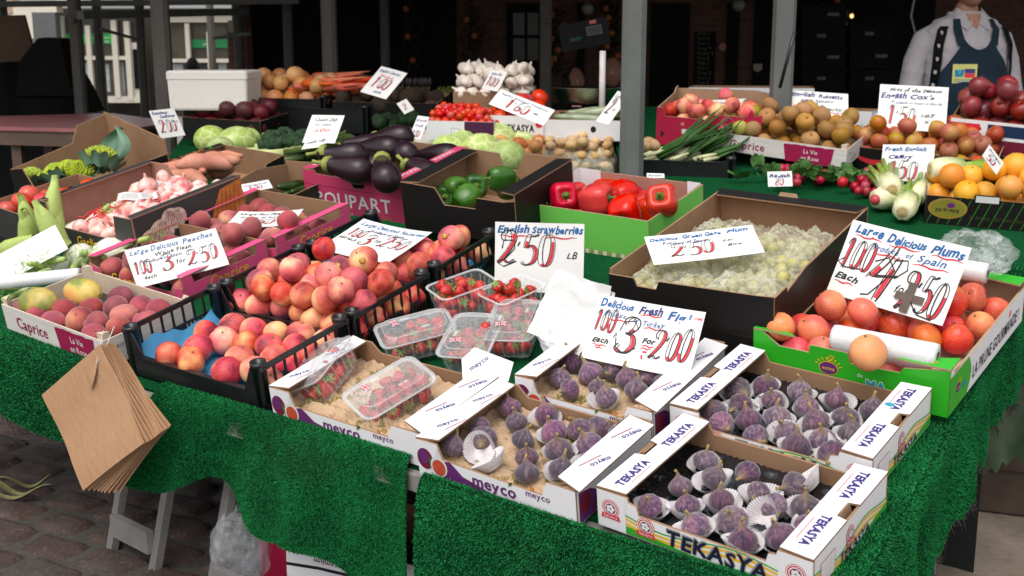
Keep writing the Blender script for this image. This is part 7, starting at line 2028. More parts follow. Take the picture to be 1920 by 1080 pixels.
carton('romanesco_box', XRO, .40, .46, .12, 'brown and black box of lime green romanesco, far left', 'box', None, 'black_print', 'card_in',
       {'front': [(0, 1.1), (.25, 1.25), (.4, .6), (.8, .6), (1, 1)], 'left': [(0, 2.0), (.30, 1.9), (.38, 1.35), (1, 1.1)], 'back': [(0, 1.5), (1, 2.1)], 'right': [(0, 1), (.3, .8), (.5, .95), (1, 1)]}, None, None)
MT['romanesco'] = skin('romanesco_florets', [(.3, srgb(128, 150, 40)), (.7, srgb(190, 200, 70))], 40, .6, .1, .1, .01, None, .4, 0, 60)
MT['cauli_leaf'] = plain('blue_green_cabbage_leaf', srgb(98, 130, 106), .5, .25, 20, .3, 40)
def romanesco_mesh(seed):
    mb = MB(); rnd = random.Random(seed)
    for k in range(90):
        t_ = k / 90; a = k * 2.4; r_ = .065 * math.sqrt(t_ + .02); z = .055 * (1 - t_) ** .8
        s_c = .006 + .011 * t_
        mb.lathe([(s_c, -s_c), (s_c * .95, 0), (s_c * .5, s_c * .9), (0, s_c * 1.5)], 7, 0, None, TR(r_ * math.cos(a), r_ * math.sin(a), z) @ RZ(math.degrees(a)) @ RY(50 * t_), False)
    for k in range(6):
        a = k * 1.05 + rnd.uniform(-.2, .2)
        mb.grid(lambda u, w: ((.062 + .04 * u) * math.cos(a + (w - .5) * 1.1 * (1 - u * .4)), (.062 + .04 * u) * math.sin(a + (w - .5) * 1.1 * (1 - u * .4)), -.04 + .07 * u - .02 * u * u + .008 * math.sin(w * 9)), 6, 6, 1)
        pass
    return mb
proto('romanesco', romanesco_mesh, 2, ['romanesco', 'cauli_leaf', 'fennel'])
for (px, py, l, sc) in ((105, 325, -.03, .8), (150, 322, -.03, .85), (190, 300, .0, 1.1), (130, 318, -.06, .8), (60, 330, -.04, .7)):
    p = on_table(px, py, l + .03); put('romanesco', p, 'lime green romanesco head with blue green leaves in the far left box', 'romanesco', 'romanesco heads', tilt=25, scale=sc * .85)
mb = MB(); mb.grid(lambda u, w: (.13 * (w - .5) * math.sin(3.0 * u + .1) * 1.2, .03 * math.sin(w * 6) + .02 * u, .16 * u), 10, 10)
single(mb, 'cabbage_leaf', ['cauli_leaf'], TR(*on_table(212, 312, .0)) @ RZ(-20) @ RX(-12), 'large blue green leaf standing up in the romanesco box', 'leaf')
# tomato box at the left frame edge
XTO = table_frame(-2.80, .88, -.09, -6)
carton('tomato_box', XTO, .38, .36, .13, 'dark green box of ripe tomatoes cut off at the left frame edge', 'box', None, 'dark_grey_print', 'card_in', {'front': [(0, .9), (.6, .85), (.7, 1), (1, 1)]}, {'right': (.04, 0)}, 'dark_grey_print')
tx = MB()
for k in range(6): write(tx, ('CLASS 1', 'CLASS 1', 'CLASSE I', 'CATEGORIA I', 'CATEGORIE I', 'KLASSE I')[k], 0, .075 - .011 * k, .010, 0, .0012, 1)
lb = link('printed_name', tx.mesh('printed_name', ['ink_white']), mat_frame(Vector((.26, 0, .02)), Vector((1, 0, 0)), Vector((0, 0, 1)), Vector((0, -1, 0))), None)
lb.parent = [o for o in COL.objects if o.name.startswith('tomato_box')][0]
for q in heap(XTO, .38, .36, .05, .038, 24, 4, .08): put('tomato', q, 'ripe red tomato in the dark box at the left frame edge', 'tomato', 'tomatoes in the left edge box')
# courgette box between the garlic and the pink aubergine box
XCO = table_frame(-2.20, 1.36, -.165, 0)
c_, PC_, _ = carton('courgette_box', XCO, .30, .42, .14, 'dark green box of courgettes left of the pink aubergine box', 'box', None, 'dkgreen_print', 'card_in',
                    {'front': [(0, 1), (.2, 1), (.24, .6), (.5, .6), (.55, 1), (1, 1)], 'left': [(0, 1), (.4, 1.2), (1, 1)], 'right': [(0, 1), (1, 1)], 'back': [(0, 1.2), (1, 1.1)]}, None, None)
tx = MB()
for k in range(7):
    a = R(20 + 23 * k); stroke(tx, [(.20, .05), (.20 + .035 * math.cos(a), .05 + .035 * math.sin(a))], .003, 0, .0012)
disc(tx, .27, .10, .012, .016, 0, .0012, 20, .85); write(tx, 'CASI', .04, .11, .02, 0, .0012)
part(tx, 'printed_emblem', ['ink_tan'], PC_['front'])
MT['courgette'] = skin('courgette_skin', [(.3, srgb(24, 40, 18)), (.7, srgb(58, 82, 38))], 20, .3, .15)
proto('courgette', lambda i: tuber(.17 + .02 * i, .021, 300 + i, .05, .03), 2, ['courgette'])
for k in range(11):
    p = XCO @ Vector((.03 + .035 * (k % 7), .06 + .11 * (k // 4), .07 + .012 * (k % 3)))
    put('courgette', p, 'dark green courgette in the dark green box', 'courgette', 'courgettes', X=Matrix.Translation(p) @ RZ(48 + (k % 4) * 6))
card('small white price card lying on the courgettes', on_table(458, 362, .0), on_table(512, 352, .0), (458, 348), (503, 334), .08, [('w', 'Courgettes', .08, .62, .22, 3, .8), ('p', '1.00', .2, .2, .34, 0, .5)], 0, 11)
# ================================================================ BACK OF THE STALL (rising display, turf covered)
def tier_slab(name, tier, pts, label):
    mb = MB(); n = len(pts)
    top = [(x, y, tier[0] + tier[2] * (y - tier[1])) for x, y in pts]
    mb.add(top + [(x, y, z - .03) for x, y, z in top], [tuple(range(n)), tuple(range(2 * n - 1, n - 1, -1))] + [(i, i + n, (i + 1) % n + n, (i + 1) % n) for i in range(n)])
    o = root(name, TR(0, 0, 0), label, 'table', 'display tables under the turf')
    part(mb, 'tabletop', ['turf_flat'], o)
    for (x, y) in pts:
        z = tier[0] + tier[2] * (y - tier[1]) - .03
        cx_ = sum(p[0] for p in pts) / n; cy_ = sum(p[1] for p in pts) / n
        lx, ly = x + (cx_ - x) * .06, y + (cy_ - y) * .06
        mb = MB(); mb.box((-.02, -.02, 0), (.02, .02, z)); part(mb, 'leg', ['aluminium'], o, TR(lx, ly, 0))
    return o
tier_slab('display_table', TIER_M, [(-.35, 3.75), (.42, 4.15), (.42, 6.3), (-1.75, 6.7), (-1.55, 5.2), (-1.9, 4.7), (-1.6, 4.1)], 'turf covered display table under the vegetables behind the aubergines')
tier_slab('display_table', TIER_R, [(.46, 4.20), (1.9, 3.62), (2.9, 5.0), (1.6, 6.0), (.46, 6.0)], 'turf covered display table under the apples and oranges at right')
RA, RB = Vector((.46, 4.2, 0)), Vector((2.1, 3.54, 0))
def rfn(a, b):
    p = RA.lerp(RB, a); tot = .60; s = b * tot
    z = TIER_R[0] + TIER_R[2] * (p.y - TIER_R[1]) + .006
    o_ = Vector((-.37, -.93, 0))
    if s < .06: k = .06 - s; return Vector((p.x, p.y, z)) - o_ * k + Vector((0, 0, .18 * k))
    return Vector((p.x, p.y, z)) + o_ * (.01 + .012 * math.sin(a * 40) * min(1, s / .3)) + DOWN * (s - .06)
turf('turf_cloth', 'green artificial grass cloth hanging below the oranges and celery at right', rfn, 60, 24, 26000, 5, .010)
t = NT('woven_green_backing'); v = t.coord((1, 1, 1)); w1 = t.new('ShaderNodeTexWave'); w1.inputs['Scale'].default_value = 90; t.link(v, w1.inputs['Vector'])
f = t.noise(v, 5, 3)
MT['hessian'] = t.out(t.mix(w1.outputs['Color'], t.ramp(f, [(.35, (.03, .10, .05)), (.65, (.12, .17, .10))]), t.ramp(f, [(.35, (.02, .07, .03)), (.65, (.16, .19, .13))])), .9, .1)
HA, HB = at_y(1848, 690, 3.12), at_y(1990, 640, 2.9)
mb = MB(); mb.grid(lambda a, b: HA.lerp(HB, a) + DOWN * (b * .30 + .01 * math.sin(a * 30) * b) + Vector((0, -.02 * math.sin(a * 9) * b, 0)), 30, 12)
single(mb, 'backing_cloth', ['hessian'], None, 'faded green woven cloth hanging at the right edge over the concrete', 'cloth')
mb = MB(); p = at_z(1900, 945, .02)
o = root('low_crate', TR(p.x - .16, p.y, .01) @ RZ(-20), 'dark cardboard crate stored on the floor below the right cloth', 'crate')
mb.box((0, 0, 0), (.6, .4, .16)); mb.box((-.006, -.006, .13), (.606, .406, .19)); part(mb, 'body', [plain('dark_brown_cardboard', (.06, .04, .028), .8, .3, 12)], o)  # plain brown, darker than the other cardboard

def back_box(name, px, py, tier, yaw, L, W, H, label, outer, inner='card_in', lift=0.0, **kw):
    X = tier_frame(on_tier(px, py, tier, lift), yaw, tier)
    o, P, F = carton(name, X, L, W, H, label, 'box', kw.pop('group', None), outer, inner, **kw)
    return X, o, P
YAW = -31
def fill(kind, X, L, W, floor, r, n, seed, label, cat, group, mound=.06, tilt=50, scale=1.0):
    for q in heap(X, L, W, floor, r, n, seed, mound): put(kind, q, label, cat, group, tilt=tilt, scale=scale, rnd=random.Random(int(q.x * 1e5)))
def lay(kind, X, L, W, z, n, seed, label, cat, group, az=0, spread=25, sc=1.0, dz=.03):
    rnd = random.Random(seed)
    for k in range(n):
        p = X @ Vector((rnd.uniform(.02, L - .12), rnd.uniform(.03, W - .03), z + dz * rnd.random()))
        put(kind, p, label, cat, group, X=Matrix.Translation(p) @ RZ(az + rnd.uniform(-spread, spread)) @ RY(rnd.uniform(-8, 8)) @ SCL(sc), rnd=rnd)
# --- right: oranges
X, o, P = back_box('orange_box', 1731, 418, TIER_R, -17, .47, .30, .105, 'black striped box of oranges at right with an oval gold badge', 'black_print')
tx = MB()
for k in range(14): stroke(tx, [(.01 + .035 * k, .004), (.045 + .035 * k, .100)], .0014, 0, .0009)
disc(tx, .075, .062, .066, .038, 1, .0012, 28); disc(tx, .075, .062, .060, .033, 2, .0015, 28)
write(tx, 'gag de nagag', .075, .052, .018, 3, .0018, 1, 0, 0, .02, 'c', fit=.08); disc(tx, .085, .074, .014, .010, 4, .0018)
rect(tx, .375, .028, .450, .082, 5, .0014); write(tx, '20', .425, .055, .018, 3, .0018)
for q in range(4): stroke(tx, [(.382, .036 + .011 * q), (.418, .036 + .011 * q)], .002, 6, .0018)
write(tx, 'la fruta del paraiso', .15, .030, .022, 7, .0013, 1, .2, .05, 0)
part(tx, 'printed_name', [MT['ink_green'], 'ink_gold', 'ink_olive', 'ink_black', 'purple_print', 'ink_white', 'ink_grey', plain('dim_olive_ink', (.05, .06, .015), .5)], P['front'])
mb = MB(); mb.box((0, -.004, 0), (.085, .004, .030)); tg = part(mb, 'clip_label', ['black_plastic'], o, TR(.16, 0.002, .090))
mb = MB(); mb.box((.004, -.0055, .004), (.081, -.0045, .027)); part(mb, 'paper_label', ['paper_white'], tg)
fill('orange', X, .47, .30, .02, .044, 26, 3, 'orange fruit heaped in the black striped box', 'orange', 'oranges in the striped box', .12)
for (px, py, zz) in ((1905, 313, .18),): put('orange', on_tier(px, py, TIER_R, zz), 'largest orange on top of the heap at the right frame edge', 'orange', scale=1.2)
# --- celery and radishes lying on the turf
MT['celery'] = None
t = NT('celery_stalk'); v = t.coord((60, 60, 4)); f = t.noise(v, 3, 3); oc = t.new('ShaderNodeTexCoord'); sep = t.new('ShaderNodeSeparateXYZ'); t.link(oc.outputs['Object'], sep.inputs[0])
mr = t.new('ShaderNodeMapRange'); mr.inputs['From Min'].default_value = .02; mr.inputs['From Max'].default_value = .16; t.link(sep.outputs['Z'], mr.inputs['Value'])
t.bump(f, .5, .004)
MT['celery'] = t.out(t.mix(mr.outputs[0], t.ramp(f, [(.3, srgb(210, 206, 158)), (.7, srgb(230, 226, 190))]), t.ramp(f, [(.3, srgb(110, 146, 40)), (.7, srgb(160, 186, 78))])), .4, .5)
MT['root_cut'] = plain('cut_celery_root', srgb(184, 158, 110), .8, .35, 70)
def celery_mesh(seed):
    mb = MB(); rnd = random.Random(seed)
    mb.lathe([(.022, -.004), (.032, .0), (.040, .02), (.044, .06), (.040, .12)], 16, 0, lambda q, a, z: (q * (1 + .07 * math.sin(7 * a)), z))
    mb.lathe([(.0, -.008), (.016, -.006), (.026, -.002), (.028, .002)], 14, 1)
    for k in range(9):
        a = k * .7; c_, s_ = math.cos(a), math.sin(a); r_ = .030 if k < 6 else .012; e = rnd.uniform(.008, .03)
        mb.tube([(r_ * c_, r_ * s_, .05), (r_ * 1.05 * c_, r_ * 1.05 * s_, .13), ((r_ + e) * c_, (r_ + e) * s_, .25 + rnd.uniform(-.02, .03))], [.014, .013, .009], 8, 0)
    return mb
proto('celery', celery_mesh, 3, ['celery', 'root_cut'])
for (px, py, l, az, ti) in ((1692, 398, .05, 152, 76), (1672, 356, .09, 172, 80), (1640, 374, .05, 112, 84), (1745, 318, .15, 95, 90), (1777, 346, .10, 150, 84), (1715, 372, .06, 145, 78)):
    p = on_tier(px, py, TIER_R, l); put('celery', p, 'green and white celery head lying root first on the turf', 'celery', 'celery heads', X=Matrix.Translation(p) @ RZ(az - 180) @ RX(-ti))
MT['radish'] = skin('radish_skin', [(.3, srgb(150, 20, 44)), (.7, srgb(186, 40, 64))], 8, .35, .12)
proto('radish', lambda i: plain_ball(.0175 + .002 * i, 310 + i, 1.0, .05, 8, 12), 3, ['radish', 'leaf'])
rnd = random.Random(9)
for (cx_, cy_, n_, w_) in ((1460, 330, 7, 22), (1520, 340, 9, 34), (1610, 346, 12, 36), (1640, 335, 12, 28), (1655, 362, 8, 22)):
    for k in range(n_):
        p = on_tier(cx_ + rnd.uniform(-w_, w_), cy_ + rnd.uniform(-14, 14), TIER_R, .02 + .035 * rnd.random()); put('radish', p, 'small crimson radish lying bunched on the turf left of the celery', 'radish', 'radishes on the turf')
def leafy(name, base, n, size, label, cat, group=None, seed=1, up=.5, mat='leaf', narrow=False, spread=.12):
    mb = MB(); rnd = random.Random(seed)
    for k in range(n):
        b0 = Vector((rnd.gauss(0, spread), rnd.gauss(0, spread * .6), rnd.uniform(0, .03)))
        d = Vector((rnd.uniform(-1, 1), rnd.uniform(-1, 1), rnd.uniform(.1, 1) * up * 2)).normalized(); L = size * rnd.uniform(.6, 1.3)
        s = d.cross(Vector((rnd.uniform(-1, 1), rnd.uniform(-1, 1), .3))).normalized(); u = s.cross(d)
        wd = L * (.045 if narrow else .26)
        mb.grid(lambda a, b: b0 + d * (a * L) + s * ((b - .5) * 2 * wd * math.sin(math.pi * min(1, a * .9 + .08)) ** .7) + u * (.18 * L * a * a + .04 * L * math.sin(a * 9 + b * 5)) - Vector((0, 0, .25 * L * a * a)), 6, 3)
    return single(mb, name, [mat], TR(*base), label, cat, group)
leafy('radish_leaves', on_tier(1500, 335, TIER_R, .02), 60, .075, 'tuft of green radish leaves on the turf beside the russet tray', 'leaves', None, 2, .5)
leafy('radish_leaves', on_tier(1590, 338, TIER_R, .02), 40, .07, 'tuft of green radish leaves between two heaps of radishes', 'leaves', None, 3, .4, spread=.05)
# --- russets, cox apples, red apples, peaches in red box
XR = tier_frame(on_tier(1336, 284, TIER_R, .05), -31, TIER_R)
wood_tray(XR, .56, .36, .085, 'wooden tray of brown russet apples on the back display', 'wooden fruit trays')
fill('russet_apple', XR, .56, .36, .02, .0385, 62, 6, 'dull brown russet apple in the wooden back tray', 'apple', 'russet apples', .14)
put('green_apple', on_tier(1410, 213, TIER_R, .20), 'yellow green apple on top of the russets beside the red box', 'apple'); put('green_apple', on_tier(1388, 240, TIER_R, .16), 'yellow green apple at the left end of the russets', 'apple', scale=.9)
XX, o, P = back_box('cox_box', 1592, 318, TIER_R, -27, .56, .34, .10, 'black box of mottled apples below the tall season price card', 'black_print')
tx = MB(); n = 12
tx.add([(.03 + .13 * i / n, .052 - .02 * math.sin(3.14 * i / n), .001) for i in range(n + 1)] + [(.03 + .13 * i / n, .066 - .012 * math.sin(3.14 * i / n), .001) for i in range(n, -1, -1)], [tuple(range(2 * n + 2))], 0)
write(tx, 'FRESH', .33, .022, .050, 1, .0012, .9, 0, 0, .012, fit=.19); part(tx, 'printed_name', ['ink_red', 'ink_gold'], P['front'])
fill('cox_apple', XX, .56, .34, .03, .0375, 58, 7, 'red and yellow mottled apple in the black box', 'apple', 'mottled apples in the black box', .15)
XA2, o, P = back_box('apple_box', 1775, 282, TIER_R, -27, .36, .30, .14, 'white box printed in red and blue, holding large dark apples', 'white_print', lift=.06)
tx = MB(); rect(tx, .0, .085, .115, .125, 0, .001); rect(tx, .145, .080, .34, .128, 1, .001); rect(tx, .001, .002, .355, .066, 2, .0009); rect(tx, .001, .066, .355, .074, 3, .0012); write(tx, 'APPLES', .10, .018, .040, 4, .0013, .9)
part(tx, 'printed_name', ['ink_red', plain('deep_navy_ink', srgb(20, 44, 78), .5), 'ink_maroon', 'ink_white', plain('dim_rose_ink', srgb(150, 70, 76), .5)], P['front'])
fill('red_apple', XA2, .36, .30, .06, .044, 26, 8, 'large dark red apple in the red and blue printed box', 'apple', 'large dark apples in the printed box', .18)
XB2, o, P = back_box('red_box', 1229, 270, TIER_R, -20, .44, .40, .145, 'crimson box of yellow nectarines with a torn rim right of the steel post', 'magenta_print', 'card_pale', lift=.06,
                     cuts={'front': [(0, 1.1), (.06, 1.1), (.08, .86), (.5, .84), (.52, 1.0), (.8, 1.0), (.86, 1.05), (.9, 1.25), (.93, 1.05), (1, 1.1)], 'left': [(0, 1.18), (.1, 1.18), (.2, 1.05), (1, 1.1)], 'right': [(0, 1.1), (1, 1.1)], 'back': [(0, 1.1), (.2, 1.2), (.8, 1.12), (1, 1.1)]})
tx = MB(); rect(tx, .11, .055, .145, .075, 0, .001); disc(tx, .30, .11, .030, .030, 1, .001, 26, .92); write(tx, 'FRUIT', .30, .103, .014, 1, .001, 1, 0, 0, .02, 'c')
for k in range(3): stroke(tx, [(.285, .096 - .006 * k), (.315, .096 - .006 * k)], .0014, 1, .001)
disc(tx, .40, .10, .028, .026, 1, .001, 20, .9)
for (x, s) in ((.02, 1), (.225, -1)): tx.add([(x, .035, .001), (x + s * .02, .048, .001), (x, .062, .001)], [(0, 1, 2) if s > 0 else (0, 2, 1)], 2)
part(tx, 'printed_emblem', ['ink_white', plain('faded_rose_ink', srgb(214, 130, 140), .5), 'ink_black'], P['front'])
fill('nectarine', XB2, .44, .40, .06, .036, 40, 9, 'small yellow and red nectarine in the crimson back box', 'nectarine', 'nectarines in the crimson back box', .08)
for k, (px, py, yaw, L, W, H, lb) in enumerate(((1290, 200, -12, .60, .3, .12, 'white open carton behind the crimson box'), (1540, 250, -27, .22, .25, .13, 'white carton behind the russet price card'), (1625, 255, -27, .2, .25, .13, 'white carton with red cherries printed, left of the season card'), (1893, 268, -27, .3, .3, .14, 'white carton at the right frame edge below the red lettered card'))):
    Xw = flat_frame(at_y(px, py + 10, (5.9, 5.5, 5.5, 5.1)[k]), yaw)
    ow, Pw, _ = carton('white_carton', Xw, L, W, H, lb, 'box', 'white cartons on the back display', 'white_print', 'card_in', floor=.004)
    tx = MB()
    if k >= 2:
        for (x, y) in ((.05, .07), (.065, .055), (.055, .085)): disc(tx, x, y, .012, .012, 0, .001)
    stroke(tx, [(L * .30, H * .8), (L * .34, H * .3), (L * .5, H * .25), (L * .62, H * .4), (L * .62, H * .85)], .004, 1, .001)
    part(tx, 'printed_emblem', ['ink_red', 'ink_grey'], Pw['front'])
# --- spring onion crate by the post
XS = tier_frame(on_tier(1166, 352, TIER_M, .0), -8, TIER_M)
plastic_crate(XS, .45, .30, .13, 'black plastic crate of spring onions in front of the steel post', None, .9)
MT['scallion'] = plain('spring_onion_leaf', srgb(52, 92, 36), .5, .4, 30)
MT['scallion_white'] = plain('spring_onion_bulb', srgb(206, 206, 160), .5, .2, 40)
def scallion_mesh(seed):
    mb = MB(); rnd = random.Random(seed)
    for k in range(7):
        y = (k - 3) * .011; c_ = rnd.uniform(-.01, .01)
        mb.tube([(-.02, y, c_), (.0, y, c_), (.06, y, c_)], [.007, .009, .006], 6, 1)
        for q in range(2):
            e = rnd.uniform(-.05, .05)
            mb.tube([(.05, y, c_), (.16, y + e * .4, c_ + .02), (.30 + rnd.uniform(-.03, .04), y + e * 1.5, c_ + .05 + rnd.uniform(-.04, .06))], [.006, .006, .0015], 5, 0)
    return mb
proto('spring_onion_bunch', scallion_mesh, 3, ['scallion', 'scallion_white'])
rnd = random.Random(4)
for k in range(9):
    p = XS @ Vector((.08 + .03 * k, .06 + .06 * (k % 4), .10 + .012 * (k % 3))); put('spring_onion_bunch', p, 'bunch of green spring onions in the black crate by the steel post', 'spring onions', 'spring onion bunches', X=Matrix.Translation(p) @ RZ(rnd.uniform(-10, 40)) @ RY(rnd.uniform(-20, -2)))
card('small white card tucked behind the black spring onion crate front', at_y(1213, 333, 3.95), at_y(1246, 334, 3.95), (1213, 322), (1246, 330), .02, [('w', 'Radish', .05, .3, .5, 3, .8)], 0, 22)

# --- middle: cabbages, potatoes, cucumbers, tomatoes, garlic, asparagus, broccoli
def at_tier_put(kind, px, py, tier, l, label, cat, group, **kw): return put(kind, on_tier(px, py, tier, l), label, cat, group, **kw)
for k, (px, py, s) in enumerate(((868, 268, 1.05), (935, 266, 1.05), (905, 285, .9), (980, 266, .95), (950, 296, .85), (842, 284, .8))):
    at_tier_put('cabbage', px, py, TIER_M, .10, 'pale green cabbage on the turf behind the green pepper box', 'cabbage', 'cabbages behind the pepper box', scale=s * 1.15)
for k, (px, py, s) in enumerate(((396, 262, .95), (428, 250, .95), (445, 268, 1.0), (474, 256, .9), (414, 280, .9))):
    at_tier_put('cabbage', px, py, TIER_M, .06, 'pale green cabbage behind the sweet potato box', 'cabbage', 'cabbages behind the sweet potatoes', scale=s)
put('cabbage', on_tier(497, 238, TIER_M, .08), 'round bright green cabbage beside the leeks', 'cabbage', scale=.85)
# bags of small potatoes
for k, (cx_, cy_, w_, h_, lb) in enumerate(((960, 300, .22, .16, 'clear plastic bag of reddish potatoes behind the pepper boxes'), (1075, 300, .34, .2, 'clear plastic bag of small yellow potatoes left of the steel post'))):
    Xp = tier_frame(on_tier(cx_ - (40 if k == 0 else 75), cy_ + 22, TIER_M, 0), -10, TIER_M)
    for q in heap(Xp, w_, h_, .0, .027, 34 if k == 0 else 64, 20 + k, .07):
        put('onion' if k == 0 and random.random() < .45 else 'potato', q, ('onion or potato' if False else 'small pale potato') + (' in the clear bag behind the pepper boxes' if k == 0 else ' in the clear bag left of the steel post'), 'potato', 'potatoes in ' + ('the first clear bag' if k == 0 else 'the second clear bag'), scale=.8)
    mb = MB()
    def fn(a, b):
        e = min(a, 1 - a, b, 1 - b); s = min(1, e / .2) ** .5
        return (-.02 + a * (w_ + .04), -.02 + b * (h_ + .04), .005 + s * .085 + .03 * noise.noise(Vector((a * 9, b * 9, k))) * s)
    mb.grid(fn, 40, 30, 0, False)
    single(mb, 'potato_bag', ['crinkle_bag'], Xp, lb, 'plastic bag', 'clear potato bags')
for (px, py) in ((1215, 268), (1225, 272), (1208, 275)): at_tier_put('potato', px, py, TIER_M, .18, 'loose pale potato by the crimson box', 'potato', 'loose potatoes by the crimson box')
# boxes in the mid row
Xm, o, P = back_box('cucumber_box', 1010, 262, TIER_M, -6, .36, .26, .09, 'white box of wrapped cucumbers left of the steel post', 'white_print', lift=.12)
disc_ = MB(); disc(disc_, .24, .05, .012, .014, 0, .001); part(disc_, 'grip_hole', ['ink_black'], P['front'])
MT['cucumber'] = skin('wrapped_cucumber', [(.3, srgb(120, 136, 100)), (.7, srgb(168, 176, 146))], 20, .2, .1)
proto('cucumber', lambda i: tuber(.26, .022, 320 + i, .03, .02), 2, ['cucumber'])
lay('cucumber', Xm, .30, .26, .07, 9, 3, 'pale green cucumber in clear wrap in the white box', 'cucumber', 'wrapped cucumbers', -4, 8, 1.0, .03)
tx = MB(); flag(tx, .02, 0); single(tx, 'flag_sticker', ['ink_navy', 'ink_white', 'ink_red'], Xm @ TR(.16, .1, .135), 'small union flag sticker on the wrapped cucumbers', 'sticker')
Xm, o, P = back_box('tomato_tray', 918, 252, TIER_M, -8, .24, .26, .085, 'white lettered tray of red tomatoes below the wide price card', 'white_print', lift=.14)
tx = MB(); write(tx, 'TEKASYA', .06, .015, .045, 0, .0012, 1, 0, 0, .03, fit=.14); disc(tx, .03, .05, .016, .016, 1, .001); disc(tx, .22, .05, .016, .016, 1, .001); part(tx, 'printed_name', ['ink_black', 'ink_red'], P['front'])
fill('tomato', Xm, .24, .26, .03, .038, 16, 11, 'round red tomato in the white lettered tray', 'tomato', 'tomatoes in the lettered tray', .03)
Xm, o, P = back_box('vine_tomato_box', 800, 262, TIER_M, -8, .30, .28, .085, 'purple and white box of small vine tomatoes', 'white_print', lift=.12)
tx = MB(); rect(tx, .17, .001, .30, .084, 0, .001); stroke(tx, [(.11, .015), (.15, .012), (.155, .05), (.112, .055), (.11, .015)], .002, 1, .001); part(tx, 'printed_panel', ['dk_purple', 'ink_grey'], P['front'])
fill('cherry_tomato', Xm, .30, .28, .06, .0185, 100, 12, 'small red vine tomato in the purple and white box', 'tomato', 'vine tomatoes', .07)
Xm, o, P = back_box('garlic_carton', 850, 212, TIER_M, -8, .36, .26, .10, 'brown box heaped with white garlic bulbs behind the wide price card', 'card_in', lift=.18)
fill('garlic_bulb', Xm, .36, .26, .06, .031, 66, 13, 'white garlic bulb heaped in the brown box', 'garlic', 'white garlic bulbs', .05)
# asparagus
MT['asparagus'] = plain('asparagus_spear', srgb(74, 78, 40), .6, .35, 40)
MT['asparagus_tip'] = plain('asparagus_tip', srgb(46, 38, 40), .6, .3, 60)
mb = MB(); rnd = random.Random(3)
for k in range(34):
    x, y = rnd.uniform(-.045, .045), rnd.uniform(-.04, .04); lx, ly = x * 1.5 + rnd.uniform(-.01, .01), y * 1.4
    mb.tube([(x, y, 0), ((x + lx) / 2, (y + ly) / 2, .08), (lx, ly, .13)], [.006, .006, .005], 6, 0); mb.tube([(lx, ly, .13), (lx * 1.05, ly * 1.05, .155), (lx * 1.1, ly * 1.1, .175)], [.0055, .006, .001], 6, 1)
single(mb, 'asparagus_bunch', ['asparagus', 'asparagus_tip'], TR(*on_tier(778, 212, TIER_M, .12)), 'upright bunch of dark tipped asparagus', 'asparagus')
mb = MB(); rnd = random.Random(4)
for k in range(22):
    x = rnd.uniform(-.03, .03); mb.tube([(x, 0, 0), (x + .03, rnd.uniform(-.02, .02), .07), (x + .08 + rnd.uniform(-.02, .05), rnd.uniform(-.03, .03), .13)], [.004, .004, .001], 5, 0)
single(mb, 'green_stalks', [plain('thin_green_stalk', srgb(116, 122, 50), .6, .3, 30)], TR(*on_tier(808, 210, TIER_M, .10)), 'loose bunch of thin yellow green stalks beside the asparagus', 'stalks')
MT['broccoli'] = skin('broccoli_florets', [(.3, srgb(22, 40, 24)), (.7, srgb(52, 80, 46))], 60, .8, .2, .1, .01, None, .6, 0, 120)
def broccoli_mesh(seed):
    mb = MB(); rnd = random.Random(seed)
    for k in range(26):
        a = rnd.uniform(0, 6.28); e = rnd.uniform(.05, 1.5); r_ = .045; s = rnd.uniform(.018, .026)
        mb.lathe([(q * s, z * s) for q, z in ball_profile(6)], 9, 0, lambda q, an, z: (q * (1 + .15 * math.sin(5 * an + k)), z), TR(r_ * math.cos(a) * math.sin(e), r_ * math.sin(a) * math.sin(e), .03 + .035 * math.cos(e)))
    mb.tube([(0, 0, -.05), (0, 0, .03)], [.018, .024], 10, 1)
    return mb
proto('broccoli', broccoli_mesh, 3, ['broccoli', 'pepper_stem'])
for (px, py, s) in ((700, 232, 1), (728, 226, 1), (752, 238, 1.2), (775, 228, 1.1), (720, 248, 1), (765, 248, 1.1), (742, 220, .9), (520, 283, 1), (545, 290, 1), (565, 282, 1), (535, 275, .9), (580, 292, .9)):
    at_tier_put('broccoli', px, py, TIER_M, .06, 'dark green broccoli head ' + ('below the asparagus' if px > 650 else 'left of the aubergines'), 'broccoli', 'broccoli ' + ('below the asparagus' if px > 650 else 'left of the aubergines'), scale=s * 1.15, tilt=30)
# leeks
MT['leek'] = None
t = NT('leek_leaf'); oc = t.new('ShaderNodeTexCoord'); sep = t.new('ShaderNodeSeparateXYZ'); t.link(oc.outputs['Object'], sep.inputs[0]); mr = t.new('ShaderNodeMapRange'); mr.inputs['From Min'].default_value = .05; mr.inputs['From Max'].default_value = .3; t.link(sep.outputs['X'], mr.inputs['Value'])
MT['leek'] = t.out(t.mix(mr.outputs[0], srgb(206, 212, 150), t.ramp(t.noise(t.coord((4, 60, 60)), 3, 3), [(.3, srgb(66, 96, 40)), (.7, srgb(128, 150, 72))])), .5, .4)
def leek_mesh(seed):
    mb = MB(); rnd = random.Random(seed)
    mb.tube([(0, 0, 0), (.02, 0, 0), (.16, 0, .003)], [.014, .017, .016], 10, 0)
    for k in range(6):
        y = (k - 2.5) * .012; mb.grid(lambda a, b: (.14 + a * .24, y * (.4 + a * 2.0) + (b - .5) * .030 * (1 - a * .7), .012 * (k % 2) + .05 * a * a + .012 * (b - .5) ** 2 * 4), 8, 3)
    return mb
proto('leek', leek_mesh, 2, ['leek'])
